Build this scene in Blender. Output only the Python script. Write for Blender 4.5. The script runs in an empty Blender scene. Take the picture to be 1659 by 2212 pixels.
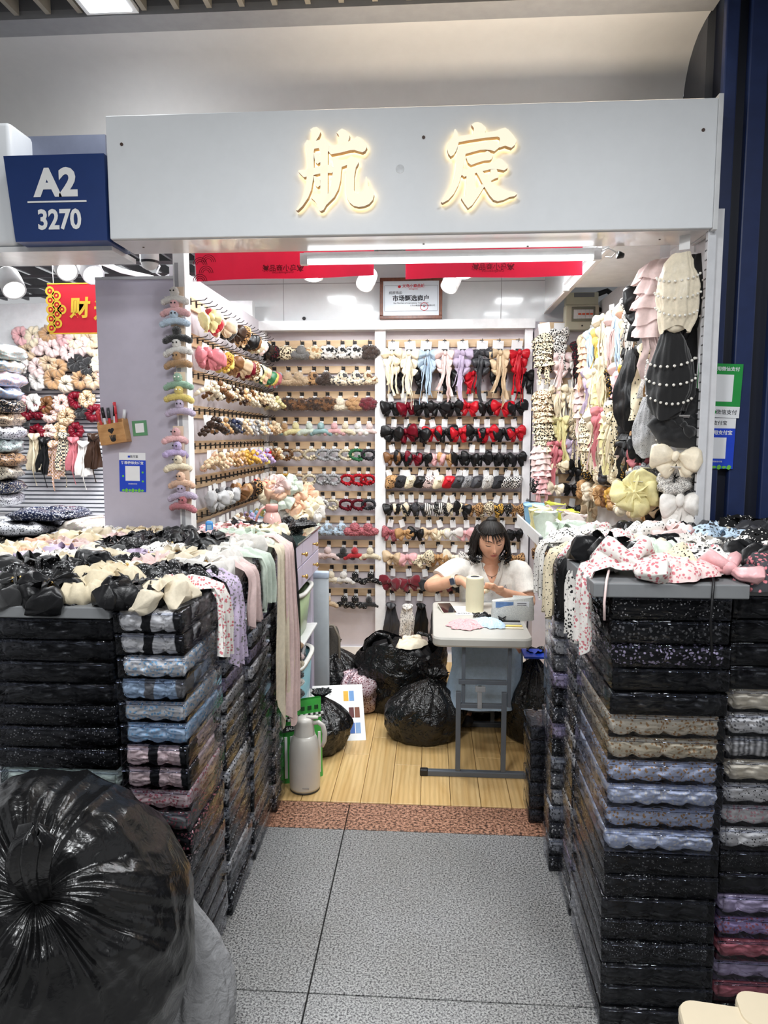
import bpy, bmesh, math, random
from math import sin, cos, pi, atan, radians, sqrt, exp
from mathutils import Vector, Matrix, noise

# ------------------------------------------------------------------ camera
S = bpy.context.scene
COL = S.collection
IMG_W, IMG_H, FPX = 1659.0, 2212.0, 1550.0
CAM_Z = 1.55
PITCH = atan(166 / FPX)
YAW = atan(102.5 / FPX * cos(PITCH))
cd = bpy.data.cameras.new('camera')
cd.sensor_fit = 'VERTICAL'
cd.sensor_height = 24.0
cd.lens = FPX / IMG_H * 24.0
cd.clip_start = 0.02
cam = bpy.data.objects.new('camera', cd)
COL.objects.link(cam)
cam.location = (0, 0, CAM_Z)
cam.rotation_euler = (pi / 2 - PITCH, 0, YAW)
S.camera = cam
CROT = Matrix.Rotation(YAW, 3, 'Z') @ Matrix.Rotation(pi / 2 - PITCH, 3, 'X')
CPOS = Vector((0, 0, CAM_Z))

def ray(x, y):
    return CROT @ Vector((x - IMG_W / 2, -(y - IMG_H / 2), -FPX))
def onY(x, y, Y):
    d = ray(x, y); return CPOS + d * (Y / d.y)
def onX(x, y, X):
    d = ray(x, y); return CPOS + d * (X / d.x)
def onZ(x, y, Z):
    d = ray(x, y); return CPOS + d * ((Z - CAM_Z) / d.z)

# ------------------------------------------------------------------ colour management, world
S.view_settings.view_transform = 'Standard'
S.view_settings.look = 'None'
S.view_settings.gamma = 1.0
S.view_settings.use_curve_mapping = False
S.view_settings.exposure = 0.2
wd = bpy.data.worlds.new('world')
S.world = wd
wd.use_nodes = True
wd.node_tree.nodes['Background'].inputs[0].default_value = (0.95, 0.97, 1.0, 1)
wd.node_tree.nodes['Background'].inputs[1].default_value = 0.44

# ------------------------------------------------------------------ lamps' light
def area(name, loc, sx, sy, power, col=(1, 1, 1), rot=(0, 0, 0), spread=None):
    l = bpy.data.lights.new(name, 'AREA')
    l.shape = 'RECTANGLE'; l.size = sx; l.size_y = sy
    l.energy = power; l.color = col
    if spread: l.spread = radians(spread)
    o = bpy.data.objects.new(name, l); COL.objects.link(o)
    o.location = loc; o.rotation_euler = rot
    return o
def spot(name, loc, tgt, power, ang=70, col=(1, 1, 1), rad=.03):
    l = bpy.data.lights.new(name, 'SPOT')
    l.energy = power; l.color = col; l.spot_size = radians(ang); l.spot_blend = .6
    l.shadow_soft_size = rad
    o = bpy.data.objects.new(name, l); COL.objects.link(o)
    o.location = loc
    o.rotation_euler = (Vector(tgt) - Vector(loc)).to_track_quat('-Z', 'Y').to_euler()
    return o
HALL_PANELS = ((-1.235, 2.775, .165), (-.6, .75, .5), (-1.6, -.7, .5), (.95, .55, .5), (-.2, -1.6, .5))  # fourth panel is unseen, added to brighten the right of the fascia
COOL = (0.95, 0.98, 1.0)
# strip tubes of the stall: one behind the fascia, one on the side bulkhead
area('tube_light', (0.06, 3.03, 2.235), 1.16, .03, 7, COOL, (radians(-14), 0, 0))
area('side_tube_light', (0.70, 3.55, 2.30), .03, .85, 6, COOL, (0, radians(14), 0))
# downlights in the open ceiling of the stall
for x, y in ((-.6, 3.7), (.6, 3.95), (-.2, 4.05), (-.7, 4.1), (-.45, 3.35), (.55, 3.3)):
    area('ceiling_light', (x, y, 2.60), .2, .2, 6.4, COOL, (0, 0, 0), 172)
# track spots aimed at the displays
spot('spot_light', (.15, 3.5, 2.55), (-.9, 4.7, 1.3), 15, 90, (1, .97, .9))
spot('spot_light', (-.2, 3.6, 2.55), (.3, 4.85, 1.2), 15, 90, (1, .97, .92))
spot('spot_light', (.0, 3.3, 2.5), (1.0, 3.9, 1.3), 6, 95, (1, .92, .80))
spot('spot_light', (.1, 3.2, 2.5), (-1.12, 3.9, 1.3), 16, 95, (1, .96, .88))
# neighbouring stall on the left
area('neighbour_tube_light', (-2.0, 3.7, 2.52), 1.2, .5, 38, COOL)
area('neighbour_ceiling_light', (-1.75, 4.2, 2.45), .3, .3, 14, COOL)
# corridor: ceiling light panels of the market hall
for x, y, w in HALL_PANELS:
    area('hall_panel_light', (x, y, 3.152), w, w, 36 if y < 2 else 4.5, (.97, .99, 1))
# added warm strip, hidden on top of the fascia, to light the cove
area('added_cove_light', (.25, 2.82, 2.746), 1.5, .02, 4.2, (1, .84, .62), (pi, 0, 0))

# ------------------------------------------------------------------ materials
MATS = {}
def _nodes(name):
    m = bpy.data.materials.new(name); m.use_nodes = True
    nt = m.node_tree
    return m, nt, nt.nodes['Principled BSDF']
def rgba(c):
    return (c[0], c[1], c[2], 1)
def lin(r, g, b):
    f = lambda v: (v / 255 / 12.92) if v / 255 <= .04045 else ((v / 255 + .055) / 1.055) ** 2.4
    return (f(r), f(g), f(b))
def node(nt, t, **kw):
    n = nt.nodes.new(t)
    for k, v in kw.items():
        if k in n.inputs: n.inputs[k].default_value = v
        else: setattr(n, k, v)
    return n
def ramp(nt, fac, stops):
    r = nt.nodes.new('ShaderNodeValToRGB')
    e = r.color_ramp.elements
    while len(e) < len(stops): e.new(.5)
    for i, (p, c) in enumerate(stops):
        e[i].position = p; e[i].color = rgba(c)
    nt.links.new(fac, r.inputs[0]); return r.outputs[0]
def bump(nt, b, h, strength=.3, dist=.002):
    n = nt.nodes.new('ShaderNodeBump')
    n.inputs['Strength'].default_value = strength
    n.inputs['Distance'].default_value = dist
    nt.links.new(h, n.inputs['Height']); nt.links.new(n.outputs[0], b.inputs['Normal'])
    return n
def objco(nt, scale=1.0, vec=None):
    t = nt.nodes.new('ShaderNodeTexCoord')
    if vec is None: return t.outputs['Object']
    mp = nt.nodes.new('ShaderNodeMapping'); mp.inputs['Scale'].default_value = vec
    nt.links.new(t.outputs['Object'], mp.inputs[0]); return mp.outputs[0]
def noisetex(nt, co, scale, detail=3, rough=.6):
    n = node(nt, 'ShaderNodeTexNoise', Scale=scale, Detail=detail, Roughness=rough)
    nt.links.new(co, n.inputs['Vector']); return n
def darker(c, k): return tuple(v * k for v in c)

def plain(name, c, rough=.5, metal=0., coat=0., var=.06, spec=.5, vscale=18):
    """painted / plastic / metal surface with faint cloudy variation"""
    if name in MATS: return MATS[name]
    m, nt, b = _nodes(name)
    co = objco(nt)
    n = noisetex(nt, co, vscale)
    o = ramp(nt, n.outputs['Fac'], [(.3, darker(c, 1 - var)), (.7, tuple(min(1, v * (1 + var)) for v in c))])
    nt.links.new(o, b.inputs['Base Color'])
    b.inputs['Roughness'].default_value = rough
    b.inputs['Metallic'].default_value = metal
    b.inputs['Coat Weight'].default_value = coat
    b.inputs['Coat Roughness'].default_value = .06
    b.inputs['Specular IOR Level'].default_value = spec
    MATS[name] = m; return m

def emit(name, c, s):
    if name in MATS: return MATS[name]
    m, nt, b = _nodes(name)
    b.inputs['Base Color'].default_value = rgba(darker(c, .08))
    b.inputs['Emission Color'].default_value = rgba(c)
    b.inputs['Emission Strength'].default_value = s
    MATS[name] = m; return m

def fab(c, kind='cotton', c2=None):
    """cloth: cotton, satin, plush, knit, sheer, dots, floral, leopard, check, tweed, sequin, stripe, velvet"""
    key = ('fab', tuple(round(v, 3) for v in c), kind, c2)
    if key in MATS: return MATS[key]
    m, nt, b = _nodes('%s_cloth' % kind)
    co = objco(nt)
    rough = {'satin': .32, 'velvet': .8, 'sequin': .3, 'sheer': .55}.get(kind, .85)
    b.inputs['Roughness'].default_value = rough
    b.inputs['Specular IOR Level'].default_value = .28
    L = nt.links.new
    n1 = noisetex(nt, co, 60 if kind != 'plush' else 140, 4, .7)
    col = ramp(nt, n1.outputs['Fac'], [(.25, darker(c, .84)), (.7, tuple(min(1, v * 1.06) for v in c))])
    hsrc = n1.outputs['Fac']; hs, hd = .35, .003
    c2v = c2 or (.02, .02, .02)
    if kind in ('dots', 'floral', 'leopard', 'sequin'):
        sc = {'dots': 125, 'floral': 105, 'leopard': 100, 'sequin': 190}[kind]
        v = node(nt, 'ShaderNodeTexVoronoi', Scale=sc)
        nz = noisetex(nt, co, 35, 2)
        mx = node(nt, 'ShaderNodeVectorMath', operation='MULTIPLY_ADD')
        L(nz.outputs['Color'], mx.inputs[0]); mx.inputs[1].default_value = (.012 if kind != 'dots' else .002,) * 3
        L(co, mx.inputs[2]); L(mx.outputs[0], v.inputs['Vector'])
        lo, hi = {'dots': (.22, .28), 'floral': (.30, .42), 'leopard': (.40, .48), 'sequin': (.18, .3)}[kind]
        mask = ramp(nt, v.outputs['Distance'], [(lo, (1, 1, 1)), (hi, (0, 0, 0))])
        mix = node(nt, 'ShaderNodeMix', data_type='RGBA')
        L(mask, mix.inputs[0]); L(col, mix.inputs[6])
        mix.inputs[7].default_value = rgba(c2v); col = mix.outputs[2]
    elif kind in ('check', 'stripe'):
        w = node(nt, 'ShaderNodeTexChecker', Scale=110.0) if kind == 'check' else node(nt, 'ShaderNodeTexWave', Scale=22.0)
        L(co, w.inputs['Vector'])
        mask = w.outputs['Fac']
        mix = node(nt, 'ShaderNodeMix', data_type='RGBA')
        L(mask, mix.inputs[0]); L(col, mix.inputs[6]); mix.inputs[7].default_value = rgba(c2v); col = mix.outputs[2]
    elif kind == 'blocks':
        w = node(nt, 'ShaderNodeTexWave', Scale=3.3, Distortion=2.5, Detail=2.0); L(co, w.inputs['Vector'])
        mask = ramp(nt, w.outputs['Fac'], [(.24, (1, 1, 1)), (.32, (0, 0, 0))])
        n3 = noisetex(nt, co, 70, 2)
        col2 = ramp(nt, n3.outputs['Fac'], [(.52, c), (.66, darker(c, .55))])
        mix = node(nt, 'ShaderNodeMix', data_type='RGBA')
        L(mask, mix.inputs[0]); L(col2, mix.inputs[6]); mix.inputs[7].default_value = rgba(c2v); col = mix.outputs[2]
    elif kind == 'tweed':
        n2 = noisetex(nt, co, 320, 2)
        col = ramp(nt, n2.outputs['Fac'], [(.42, c), (.58, c2v)])
    elif kind == 'plush':
        hs, hd = 1.0, .008
    elif kind == 'furspot':
        n2 = noisetex(nt, co, 45, 2)
        mask = ramp(nt, n2.outputs['Fac'], [(.5, (0, 0, 0)), (.56, (1, 1, 1))])
        mix = node(nt, 'ShaderNodeMix', data_type='RGBA')
        L(mask, mix.inputs[0]); L(col, mix.inputs[6]); mix.inputs[7].default_value = rgba(c2v); col = mix.outputs[2]
        hs, hd = 1.0, .006
    elif kind == 'knit':
        w = node(nt, 'ShaderNodeTexVoronoi', Scale=140.0); L(co, w.inputs['Vector'])
        hsrc = w.outputs['Distance']; hs, hd = .9, .004
        col = ramp(nt, w.outputs['Distance'], [(.1, tuple(min(1, v * 1.1) for v in c)), (.7, darker(c, .55))])
    L(col, b.inputs['Base Color'])
    bump(nt, b, hsrc, hs, hd)
    if kind in ('plush', 'velvet', 'furspot'):
        b.inputs['Sheen Weight'].default_value = .5
    if kind == 'sheer':
        b.inputs['Alpha'].default_value = .78
        b.inputs['Transmission Weight'].default_value = 0.0
    MATS[key] = m; return m

def film_mat():
    if 'film' in MATS: return MATS['film']
    m = bpy.data.materials.new('clear_plastic_film'); m.use_nodes = True
    nt = m.node_tree; nt.nodes.clear(); L = nt.links.new
    out = nt.nodes.new('ShaderNodeOutputMaterial')
    tr = nt.nodes.new('ShaderNodeBsdfTransparent'); tr.inputs[0].default_value = (.90, .92, .97, 1)
    gl = nt.nodes.new('ShaderNodeBsdfGlossy'); gl.inputs['Roughness'].default_value = .05
    gl.inputs[0].default_value = (.93, .94, 1.0, 1)
    fr = nt.nodes.new('ShaderNodeFresnel'); fr.inputs[0].default_value = 1.42
    co = objco(nt, vec=(5, 5, 14))
    n = noisetex(nt, co, 3.2, 3, .5); n.inputs['Distortion'].default_value = 1.2
    bp = nt.nodes.new('ShaderNodeBump'); bp.inputs['Strength'].default_value = .55; bp.inputs['Distance'].default_value = .010
    L(n.outputs['Fac'], bp.inputs['Height']); L(bp.outputs[0], gl.inputs['Normal']); L(bp.outputs[0], fr.inputs['Normal'])
    mx = nt.nodes.new('ShaderNodeMixShader')
    L(fr.outputs[0], mx.inputs[0]); L(tr.outputs[0], mx.inputs[1]); L(gl.outputs[0], mx.inputs[2])
    L(mx.outputs[0], out.inputs[0]); MATS['film'] = m; return m

def bagmat(name='black_bag_plastic', c=(.006, .006, .0065), rough=.2, s=.5):
    if name in MATS: return MATS[name]
    m, nt, b = _nodes(name)
    co = objco(nt)
    hs = []
    for sc_, k_ in ((7, 1.0), (17, .55), (40, .2)):
        n = noisetex(nt, co, sc_, 3, .5); n.inputs['Distortion'].default_value = 1.0
        su = node(nt, 'ShaderNodeMath', operation='SUBTRACT'); su.inputs[1].default_value = .5; nt.links.new(n.outputs['Fac'], su.inputs[0])
        ab = node(nt, 'ShaderNodeMath', operation='ABSOLUTE'); nt.links.new(su.outputs[0], ab.inputs[0])
        mu = node(nt, 'ShaderNodeMath', operation='MULTIPLY'); mu.inputs[1].default_value = -k_; nt.links.new(ab.outputs[0], mu.inputs[0])
        if hs:
            ad = node(nt, 'ShaderNodeMath', operation='ADD'); nt.links.new(hs[-1], ad.inputs[0]); nt.links.new(mu.outputs[0], ad.inputs[1]); hs.append(ad.outputs[0])
        else: hs.append(mu.outputs[0])
    bump(nt, b, hs[-1], s, .07)
    n2 = noisetex(nt, co, 5, 2)
    L = nt.links.new
    L(ramp(nt, n2.outputs['Fac'], [(.3, darker(c, .7)), (.7, darker(c, 1.3))]), b.inputs['Base Color'])
    b.inputs['Roughness'].default_value = rough
    MATS[name] = m; return m

def granite(name, stops, scale):
    if name in MATS: return MATS[name]
    m, nt, b = _nodes(name)
    geo = nt.nodes.new('ShaderNodeNewGeometry')
    n = noisetex(nt, geo.outputs['Position'], scale, 2, .75)
    n2 = noisetex(nt, geo.outputs['Position'], 2.2, 3)
    v = node(nt, 'ShaderNodeTexVoronoi', Scale=scale * .55); nt.links.new(geo.outputs['Position'], v.inputs['Vector'])
    a = ramp(nt, n.outputs['Fac'], stops)
    fle = ramp(nt, v.outputs['Distance'], [(.05, (.45, .45, .45)), (.22, (1, 1, 1))])
    mix = node(nt, 'ShaderNodeMix', data_type='RGBA', blend_type='MULTIPLY'); mix.inputs[0].default_value = .8
    nt.links.new(a, mix.inputs[6]); nt.links.new(fle, mix.inputs[7])
    st = ramp(nt, n2.outputs['Fac'], [(.25, (.84, .83, .80)), (.6, (1, 1, 1))])
    m2 = node(nt, 'ShaderNodeMix', data_type='RGBA', blend_type='MULTIPLY'); m2.inputs[0].default_value = 1
    nt.links.new(mix.outputs[2], m2.inputs[6]); nt.links.new(st, m2.inputs[7])
    nt.links.new(m2.outputs[2], b.inputs['Base Color'])
    b.inputs['Roughness'].default_value = .32
    MATS[name] = m; return m

def woodmat(name, c1, c2, vec=(9, 1, 9), rough=.38, scale=3.0):
    if name in MATS: return MATS[name]
    m, nt, b = _nodes(name)
    geo = nt.nodes.new('ShaderNodeNewGeometry')
    oi = nt.nodes.new('ShaderNodeObjectInfo')
    mp = nt.nodes.new('ShaderNodeMapping'); mp.inputs['Scale'].default_value = vec
    nt.links.new(geo.outputs['Position'], mp.inputs[0])
    cmb = nt.nodes.new('ShaderNodeCombineXYZ')
    mul = node(nt, 'ShaderNodeMath', operation='MULTIPLY'); mul.inputs[1].default_value = 9.0
    nt.links.new(oi.outputs['Random'], mul.inputs[0]); nt.links.new(mul.outputs[0], cmb.inputs[1])
    nt.links.new(cmb.outputs[0], mp.inputs['Location'])
    n = noisetex(nt, mp.outputs[0], scale, 6, .62); n.inputs['Distortion'].default_value = .8
    w = node(nt, 'ShaderNodeTexWave', Scale=scale * .55, Distortion=7.0, Detail=3.0); nt.links.new(mp.outputs[0], w.inputs['Vector'])
    w.inputs['Detail Scale'].default_value = .8
    a = ramp(nt, n.outputs['Fac'], [(.32, c2), (.68, c1)])
    g = ramp(nt, w.outputs['Fac'], [(0, (.80, .76, .70)), (.7, (1, 1, 1))])
    mix = node(nt, 'ShaderNodeMix', data_type='RGBA', blend_type='MULTIPLY'); mix.inputs[0].default_value = .7
    nt.links.new(a, mix.inputs[6]); nt.links.new(g, mix.inputs[7])
    rr = ramp(nt, oi.outputs['Random'], [(0, (.86, .86, .86)), (1, (1.0, 1.0, 1.0))])
    m2 = node(nt, 'ShaderNodeMix', data_type='RGBA', blend_type='MULTIPLY'); m2.inputs[0].default_value = 1
    nt.links.new(mix.outputs[2], m2.inputs[6]); nt.links.new(rr, m2.inputs[7])
    nt.links.new(m2.outputs[2], b.inputs['Base Color'])
    b.inputs['Roughness'].default_value = rough
    MATS[name] = m; return m

WHITE = plain('white_laminate', (.80, .80, .80), .35)
GLOSSW = plain('glossy_white_panel', (.80, .82, .83), .16, coat=.6, var=.02)
LAV = plain('lavender_laminate', lin(208, 201, 207), .45, var=.03)
GREYT = plain('grey_edge_board', lin(118, 120, 122), .55)
NAVY = plain('navy_paint', lin(30, 45, 86), .4, var=.12)
NAVYD = plain('dark_navy_paint', lin(14, 20, 38), .5)
DGREY = plain('dark_grey_ceiling', lin(96, 96, 100), .7)
BLACK = plain('black_plastic', (.012, .012, .013), .4)
WIRE = plain('black_wire', (.015, .013, .012), .35)
SLAT = woodmat('pale_wood_slat', lin(232, 204, 168), lin(218, 186, 148), (1.2, 1.2, 14), .55, 2.0)
PLANK = woodmat('oak_plank', lin(234, 200, 142), lin(210, 170, 108), (11, .9, 3), .33, 2.4)
CARD = plain('white_card', (.82, .82, .82), .6, var=.02)
CHROME = plain('brushed_steel', (.6, .6, .62), .25, metal=1.0)
GOLD = plain('gold_metal', lin(214, 178, 110), .3, metal=1.0)
PEARL = plain('pearl', (.86, .83, .76), .15, coat=.8, var=.02)
FILM = film_mat()

# ------------------------------------------------------------------ mesh builder
class MB:
    def __init__(s): s.v = []; s.f = []; s.mi = []; s.cur = 0
    def add(s, vs, fs, M=None):
        o = len(s.v)
        s.v += [tuple(M @ Vector(p)) if M is not None else tuple(p) for p in vs]
        s.f += [tuple(i + o for i in f) for f in fs]; s.mi += [s.cur] * len(fs)
        return s
    def box(s, a, b, M=None):
        x0, y0, z0 = a; x1, y1, z1 = b
        vs = [(x0, y0, z0), (x1, y0, z0), (x1, y1, z0), (x0, y1, z0), (x0, y0, z1), (x1, y0, z1), (x1, y1, z1), (x0, y1, z1)]
        return s.add(vs, [(3, 2, 1, 0), (4, 5, 6, 7), (0, 1, 5, 4), (1, 2, 6, 5), (2, 3, 7, 6), (3, 0, 4, 7)], M)
    def cbox(s, c, d, M=None):
        return s.box([c[i] - d[i] / 2 for i in range(3)], [c[i] + d[i] / 2 for i in range(3)], M)
    def rbox(s, a, b, r=.004, M=None):
        """box with chamfered edges"""
        bm = bmesh.new(); bmesh.ops.create_cube(bm, size=1)
        for v in bm.verts:
            v.co = Vector([(a[i] + b[i]) / 2 + v.co[i] * (b[i] - a[i]) for i in range(3)])
        bmesh.ops.bevel(bm, geom=bm.edges[:], offset=r, segments=2, affect='EDGES', profile=.5)
        bm.verts.index_update()
        s.add([v.co[:] for v in bm.verts], [[v.index for v in f.verts] for f in bm.faces], M); bm.free(); return s
    def surf(s, fn, nu, nv, cu=False, cv=False, M=None):
        vs = [fn(i / (nu if cu else nu - 1), j / (nv if cv else nv - 1)) for i in range(nu) for j in range(nv)]
        fs = []
        for i in range(nu if cu else nu - 1):
            for j in range(nv if cv else nv - 1):
                a, b2 = i, (i + 1) % nu; c, d = j, (j + 1) % nv
                fs.append((a * nv + c, b2 * nv + c, b2 * nv + d, a * nv + d))
        return s.add(vs, fs, M)
    def tube(s, pts, r, n=8, cap=True, M=None):
        pts = [Vector(p) for p in pts]
        rs = r if isinstance(r, (list, tuple)) else [r] * len(pts)
        vs = []; up = None
        for i, p in enumerate(pts):
            t = (pts[min(i + 1, len(pts) - 1)] - pts[max(i - 1, 0)]).normalized()
            if up is None:
                up = Vector((0, 0, 1)) if abs(t.z) < .9 else Vector((1, 0, 0))
            a = t.cross(up).normalized(); b2 = a.cross(t).normalized(); up = b2
            for k in range(n):
                q = 2 * pi * k / n
                vs.append(p + a * cos(q) * rs[i] + b2 * sin(q) * rs[i])
        fs = [(i * n + k, i * n + (k + 1) % n, (i + 1) * n + (k + 1) % n, (i + 1) * n + k) for i in range(len(pts) - 1) for k in range(n)]
        if cap:
            fs.append(tuple(range(n - 1, -1, -1))); m = (len(pts) - 1) * n; fs.append(tuple(range(m, m + n)))
        return s.add(vs, fs, M)
    def lathe(s, prof, n=24, M=None, cap=True):
        vs = [(r * cos(2 * pi * k / n), r * sin(2 * pi * k / n), z) for r, z in prof for k in range(n)]
        fs = [(i * n + k, i * n + (k + 1) % n, (i + 1) * n + (k + 1) % n, (i + 1) * n + k) for i in range(len(prof) - 1) for k in range(n)]
        if cap:
            fs.append(tuple(range(n - 1, -1, -1))); m = (len(prof) - 1) * n; fs.append(tuple(range(m, m + n)))
        return s.add(vs, fs, M)
    def ball(s, c, r, sub=1, M=None, jit=0., seed=0):
        key = ('ico', sub)
        if key not in MATS:
            bm = bmesh.new(); bmesh.ops.create_icosphere(bm, subdivisions=sub, radius=1)
            bm.verts.index_update()
            MATS[key] = ([v.co.copy() for v in bm.verts], [tuple(v.index for v in f.verts) for f in bm.faces]); bm.free()
        vs, fs = MATS[key]
        r = r if isinstance(r, (list, tuple)) else (r, r, r)
        rn = random.Random(seed)
        out = []
        for v in vs:
            k = 1 + (rn.uniform(-jit, jit) if jit else 0)
            out.append((c[0] + v.x * r[0] * k, c[1] + v.y * r[1] * k, c[2] + v.z * r[2] * k))
        return s.add(out, fs, M)
    def mesh(s, name, mats, smooth=True):
        me = bpy.data.meshes.new(name)
        me.from_pydata(s.v, [], s.f)
        for m in (mats if isinstance(mats, (list, tuple)) else [mats]): me.materials.append(m)
        if any(s.mi): me.polygons.foreach_set('material_index', s.mi)
        me.polygons.foreach_set('use_smooth', [smooth] * len(me.polygons))
        me.update(); return me
    def build(s, name, mat, parent=None, smooth=False, **kw):
        return put(name, s.mesh(name, mat, smooth), parent, **kw)

def put(name, me, parent=None, loc=(0, 0, 0), rot=(0, 0, 0), scale=1, mat=None):
    o = bpy.data.objects.new(name, me); COL.objects.link(o)
    o.location = loc; o.rotation_euler = rot
    o.scale = (scale,) * 3 if not isinstance(scale, (tuple, list)) else scale
    if parent is not None: o.parent = parent
    if mat is not None and me is not None:
        o.material_slots[0].link = 'OBJECT'; o.material_slots[0].material = mat
    return o
def tag(o, label, cat, group=None):
    o['label'] = label; o['category'] = cat
    if group: o['group'] = group
    return o
def thing(name, label, cat, loc=(0, 0, 0), rot=(0, 0, 0), group=None, scale=1):
    o = put(name, None, None, loc, rot, scale); o.empty_display_size = .05
    return tag(o, label, cat, group)
def struct(o): o['kind'] = 'structure'; return o
def Rm(rx=0, ry=0, rz=0, loc=(0, 0, 0), sc=1):
    return Matrix.Translation(loc) @ Matrix.Rotation(rz, 4, 'Z') @ Matrix.Rotation(ry, 4, 'Y') @ Matrix.Rotation(rx, 4, 'X') @ Matrix.Scale(sc, 4)
def poly(name, pts, depth, mats, parent=None, **kw):
    """flat outlines (lists of (x, z)) thickened along +Y; front faces at y=0 take mats[0], the rest mats[-1]"""
    bm = bmesh.new()
    for ring in pts:
        vs = [bm.verts.new((x, 0, z)) for x, z in ring]
        f = bm.faces.new(vs); f.normal_update()
        if f.normal.y > 0: f.normal_flip()
        r = bmesh.ops.extrude_face_region(bm, geom=[f])
        for g in r['geom']:
            if isinstance(g, bmesh.types.BMVert): g.co.y += depth
    bmesh.ops.recalc_face_normals(bm, faces=bm.faces[:])
    for f in bm.faces:
        ny = [v.co.y for v in f.verts]
        f.material_index = 0 if max(ny) < 1e-6 else (2 if min(ny) > depth - 1e-6 and len(mats) > 2 else min(1, len(mats) - 1))
    bmesh.ops.triangulate(bm, faces=[f for f in bm.faces if len(f.verts) > 4])
    me = bpy.data.meshes.new(name); bm.to_mesh(me); bm.free()
    for m in mats: me.materials.append(m)
    return put(name, me, parent, **kw)
def text(body, size, mat, parent, loc, rot=(pi / 2, 0, 0), name='lettering', bold=0., ext=.0006, align='CENTER', sx=1., shear=0.):
    c = bpy.data.curves.new('lettering', 'FONT')
    c.body = body; c.size = size; c.align_x = align; c.align_y = 'CENTER'
    c.offset = bold; c.extrude = ext; c.shear = shear; c.resolution_u = 3
    o = bpy.data.objects.new('tmp', c); COL.objects.link(o)
    dg = bpy.context.evaluated_depsgraph_get()
    me = bpy.data.meshes.new_from_object(o.evaluated_get(dg))
    bpy.data.objects.remove(o); bpy.data.curves.remove(c)
    me.materials.clear(); me.materials.append(mat)
    return put(name, me, parent, loc, rot, (sx, 1, 1))
ORD = 'first second third fourth fifth sixth seventh eighth ninth tenth eleventh twelfth thirteenth fourteenth fifteenth sixteenth seventeenth eighteenth nineteenth twentieth'.split()
def od(i): return ORD[i] if i < 20 else ('twenty-' + ORD[i - 20] if i < 30 else 'thirty-' + ORD[i - 30])
# ================================================================== THE SETTING
XL, XR, YB = -1.14, 1.03, 4.86
# ---- floor: sub-slab, granite tiles, threshold slabs, oak planks
floor = struct(MB().box((-4, -3, -.06), (4, 6.5, -.012)).build('floor', plain('floor_joint', (.018, .017, .016), .8)))
GRAN = granite('grey_granite', [(.37, (.02, .02, .022)), (.46, (.18, .18, .183)), (.60, (.42, .42, .41))], 170)
REDG = granite('red_granite', [(.36, (.03, .018, .014)), (.47, (.24, .115, .07)), (.60, (.55, .30, .20))], 85)
def tile(name, x0, x1, y0, y1, m, g=.0022, h=.012):
    return MB().rbox((x0 + g, y0 + g, -h), (x1 - g, y1 - g, 0), .0012).build(name, m, floor)
for i in range(-3, 4):
    for j in range(-4, 1):
        tile('granite_tile', -.333 + .84 * i, -.333 + .84 * (i + 1), 1.833 + .84 * j, 1.833 + .84 * (j + 1), GRAN)
for i in range(-3, 3):
    tile('threshold_slab', -.333 + 1.3 * i, -.333 + 1.3 * (i + 1), 2.673, 2.88, REDG)
rn = random.Random(4)
px0 = onZ(843, 1736, 0).x
for i in range(-9, 8):
    x0 = px0 + .1275 * i
    cut = [2.88] + [2.88 + .36 + .5 * ((i * 37) % 5) / 5 + .62 * k for k in range(0, 4)]
    cut = [c for c in cut if c < 4.8] + [4.95]
    for a, b in zip(cut[:-1], cut[1:]):
        MB().rbox((x0 + .0008, a + .0008, -.012), (x0 + .1267, b - .0008, .002), .0025).build('plank', PLANK, floor)
# neighbour's floor
MB().box((-4, 2.88, -.012), (px0 - .1275 * 9, 6.4, 0)).build('neighbour_floor', plain('neighbour_tile', (.45, .43, .40), .4), floor)

# ---- walls of the stall
wl = struct(MB().box((XL - .03, 3.22, 0), (XL, 4.92, 2.30)).build('wall_left', LAV))
wb = struct(MB().box((XL - .02, YB, 0), (XR + .03, YB + .04, 2.29)).build('wall_back', LAV))
wr = struct(MB().box((XR, 2.79, 0), (XR + .03, 4.9, 2.37)).build('wall_right', plain('white_pegboard', (.70, .70, .72), .5)))
part = struct(MB().box((-1.502, 3.2, 0), (-1.13, 3.23, 2.246)).build('wall_partition', plain('lavender_panel', lin(186, 180, 194), .42, var=.03)))
MB().box((-1.502, 3.196, 2.238), (-1.13, 3.234, 2.25)).build('edge_strip', plain('grey_strip', (.42, .42, .43), .4), part)
post = struct(MB().box((-1.135, 3.17, 0), (-1.085, 3.24, 2.62)).build('trim_1', WHITE))
MB().box((-1.128, 3.168, 0), (-1.112, 3.1705, 2.3)).build('slot', plain('grey_slot', (.34, .34, .36), .5), post)
# back wall frame work
ff = plain('white_frame', (.84, .84, .85), .3, coat=.3)
struct(MB().box((XL, YB - .10, 2.235), (.66, YB, 2.295)).build('trim_2', ff))
struct(MB().box((-.375, YB - .07, 0), (-.305, YB, 2.235)).build('trim_3', ff))
struct(MB().box((.60, YB - .07, 0), (.65, YB, 2.235)).build('trim_4', ff))
struct(MB().box((XL, YB - .07, 0), (XL + .035, YB, 2.235)).build('trim_5', ff))
struct(MB().box((XL, YB - .02, .0), (-.375, YB, .085)).build('baseboard_back', ff))
struct(MB().box((-.305, YB - .06, .0), (.60, YB, .06)).build('baseboard_back_panel', ff))
up = struct(MB().box((-1.6, YB + .03, 2.29), (1.5, YB + .06, 2.80)).build('wall_upper_back', GLOSSW))
for x in (-1.0, .45): MB().box((x, YB + .0295, 2.29), (x + .004, YB + .03, 2.66)).build('panel_joint', plain('joint_grey', (.35, .35, .36), .6), up)
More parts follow.
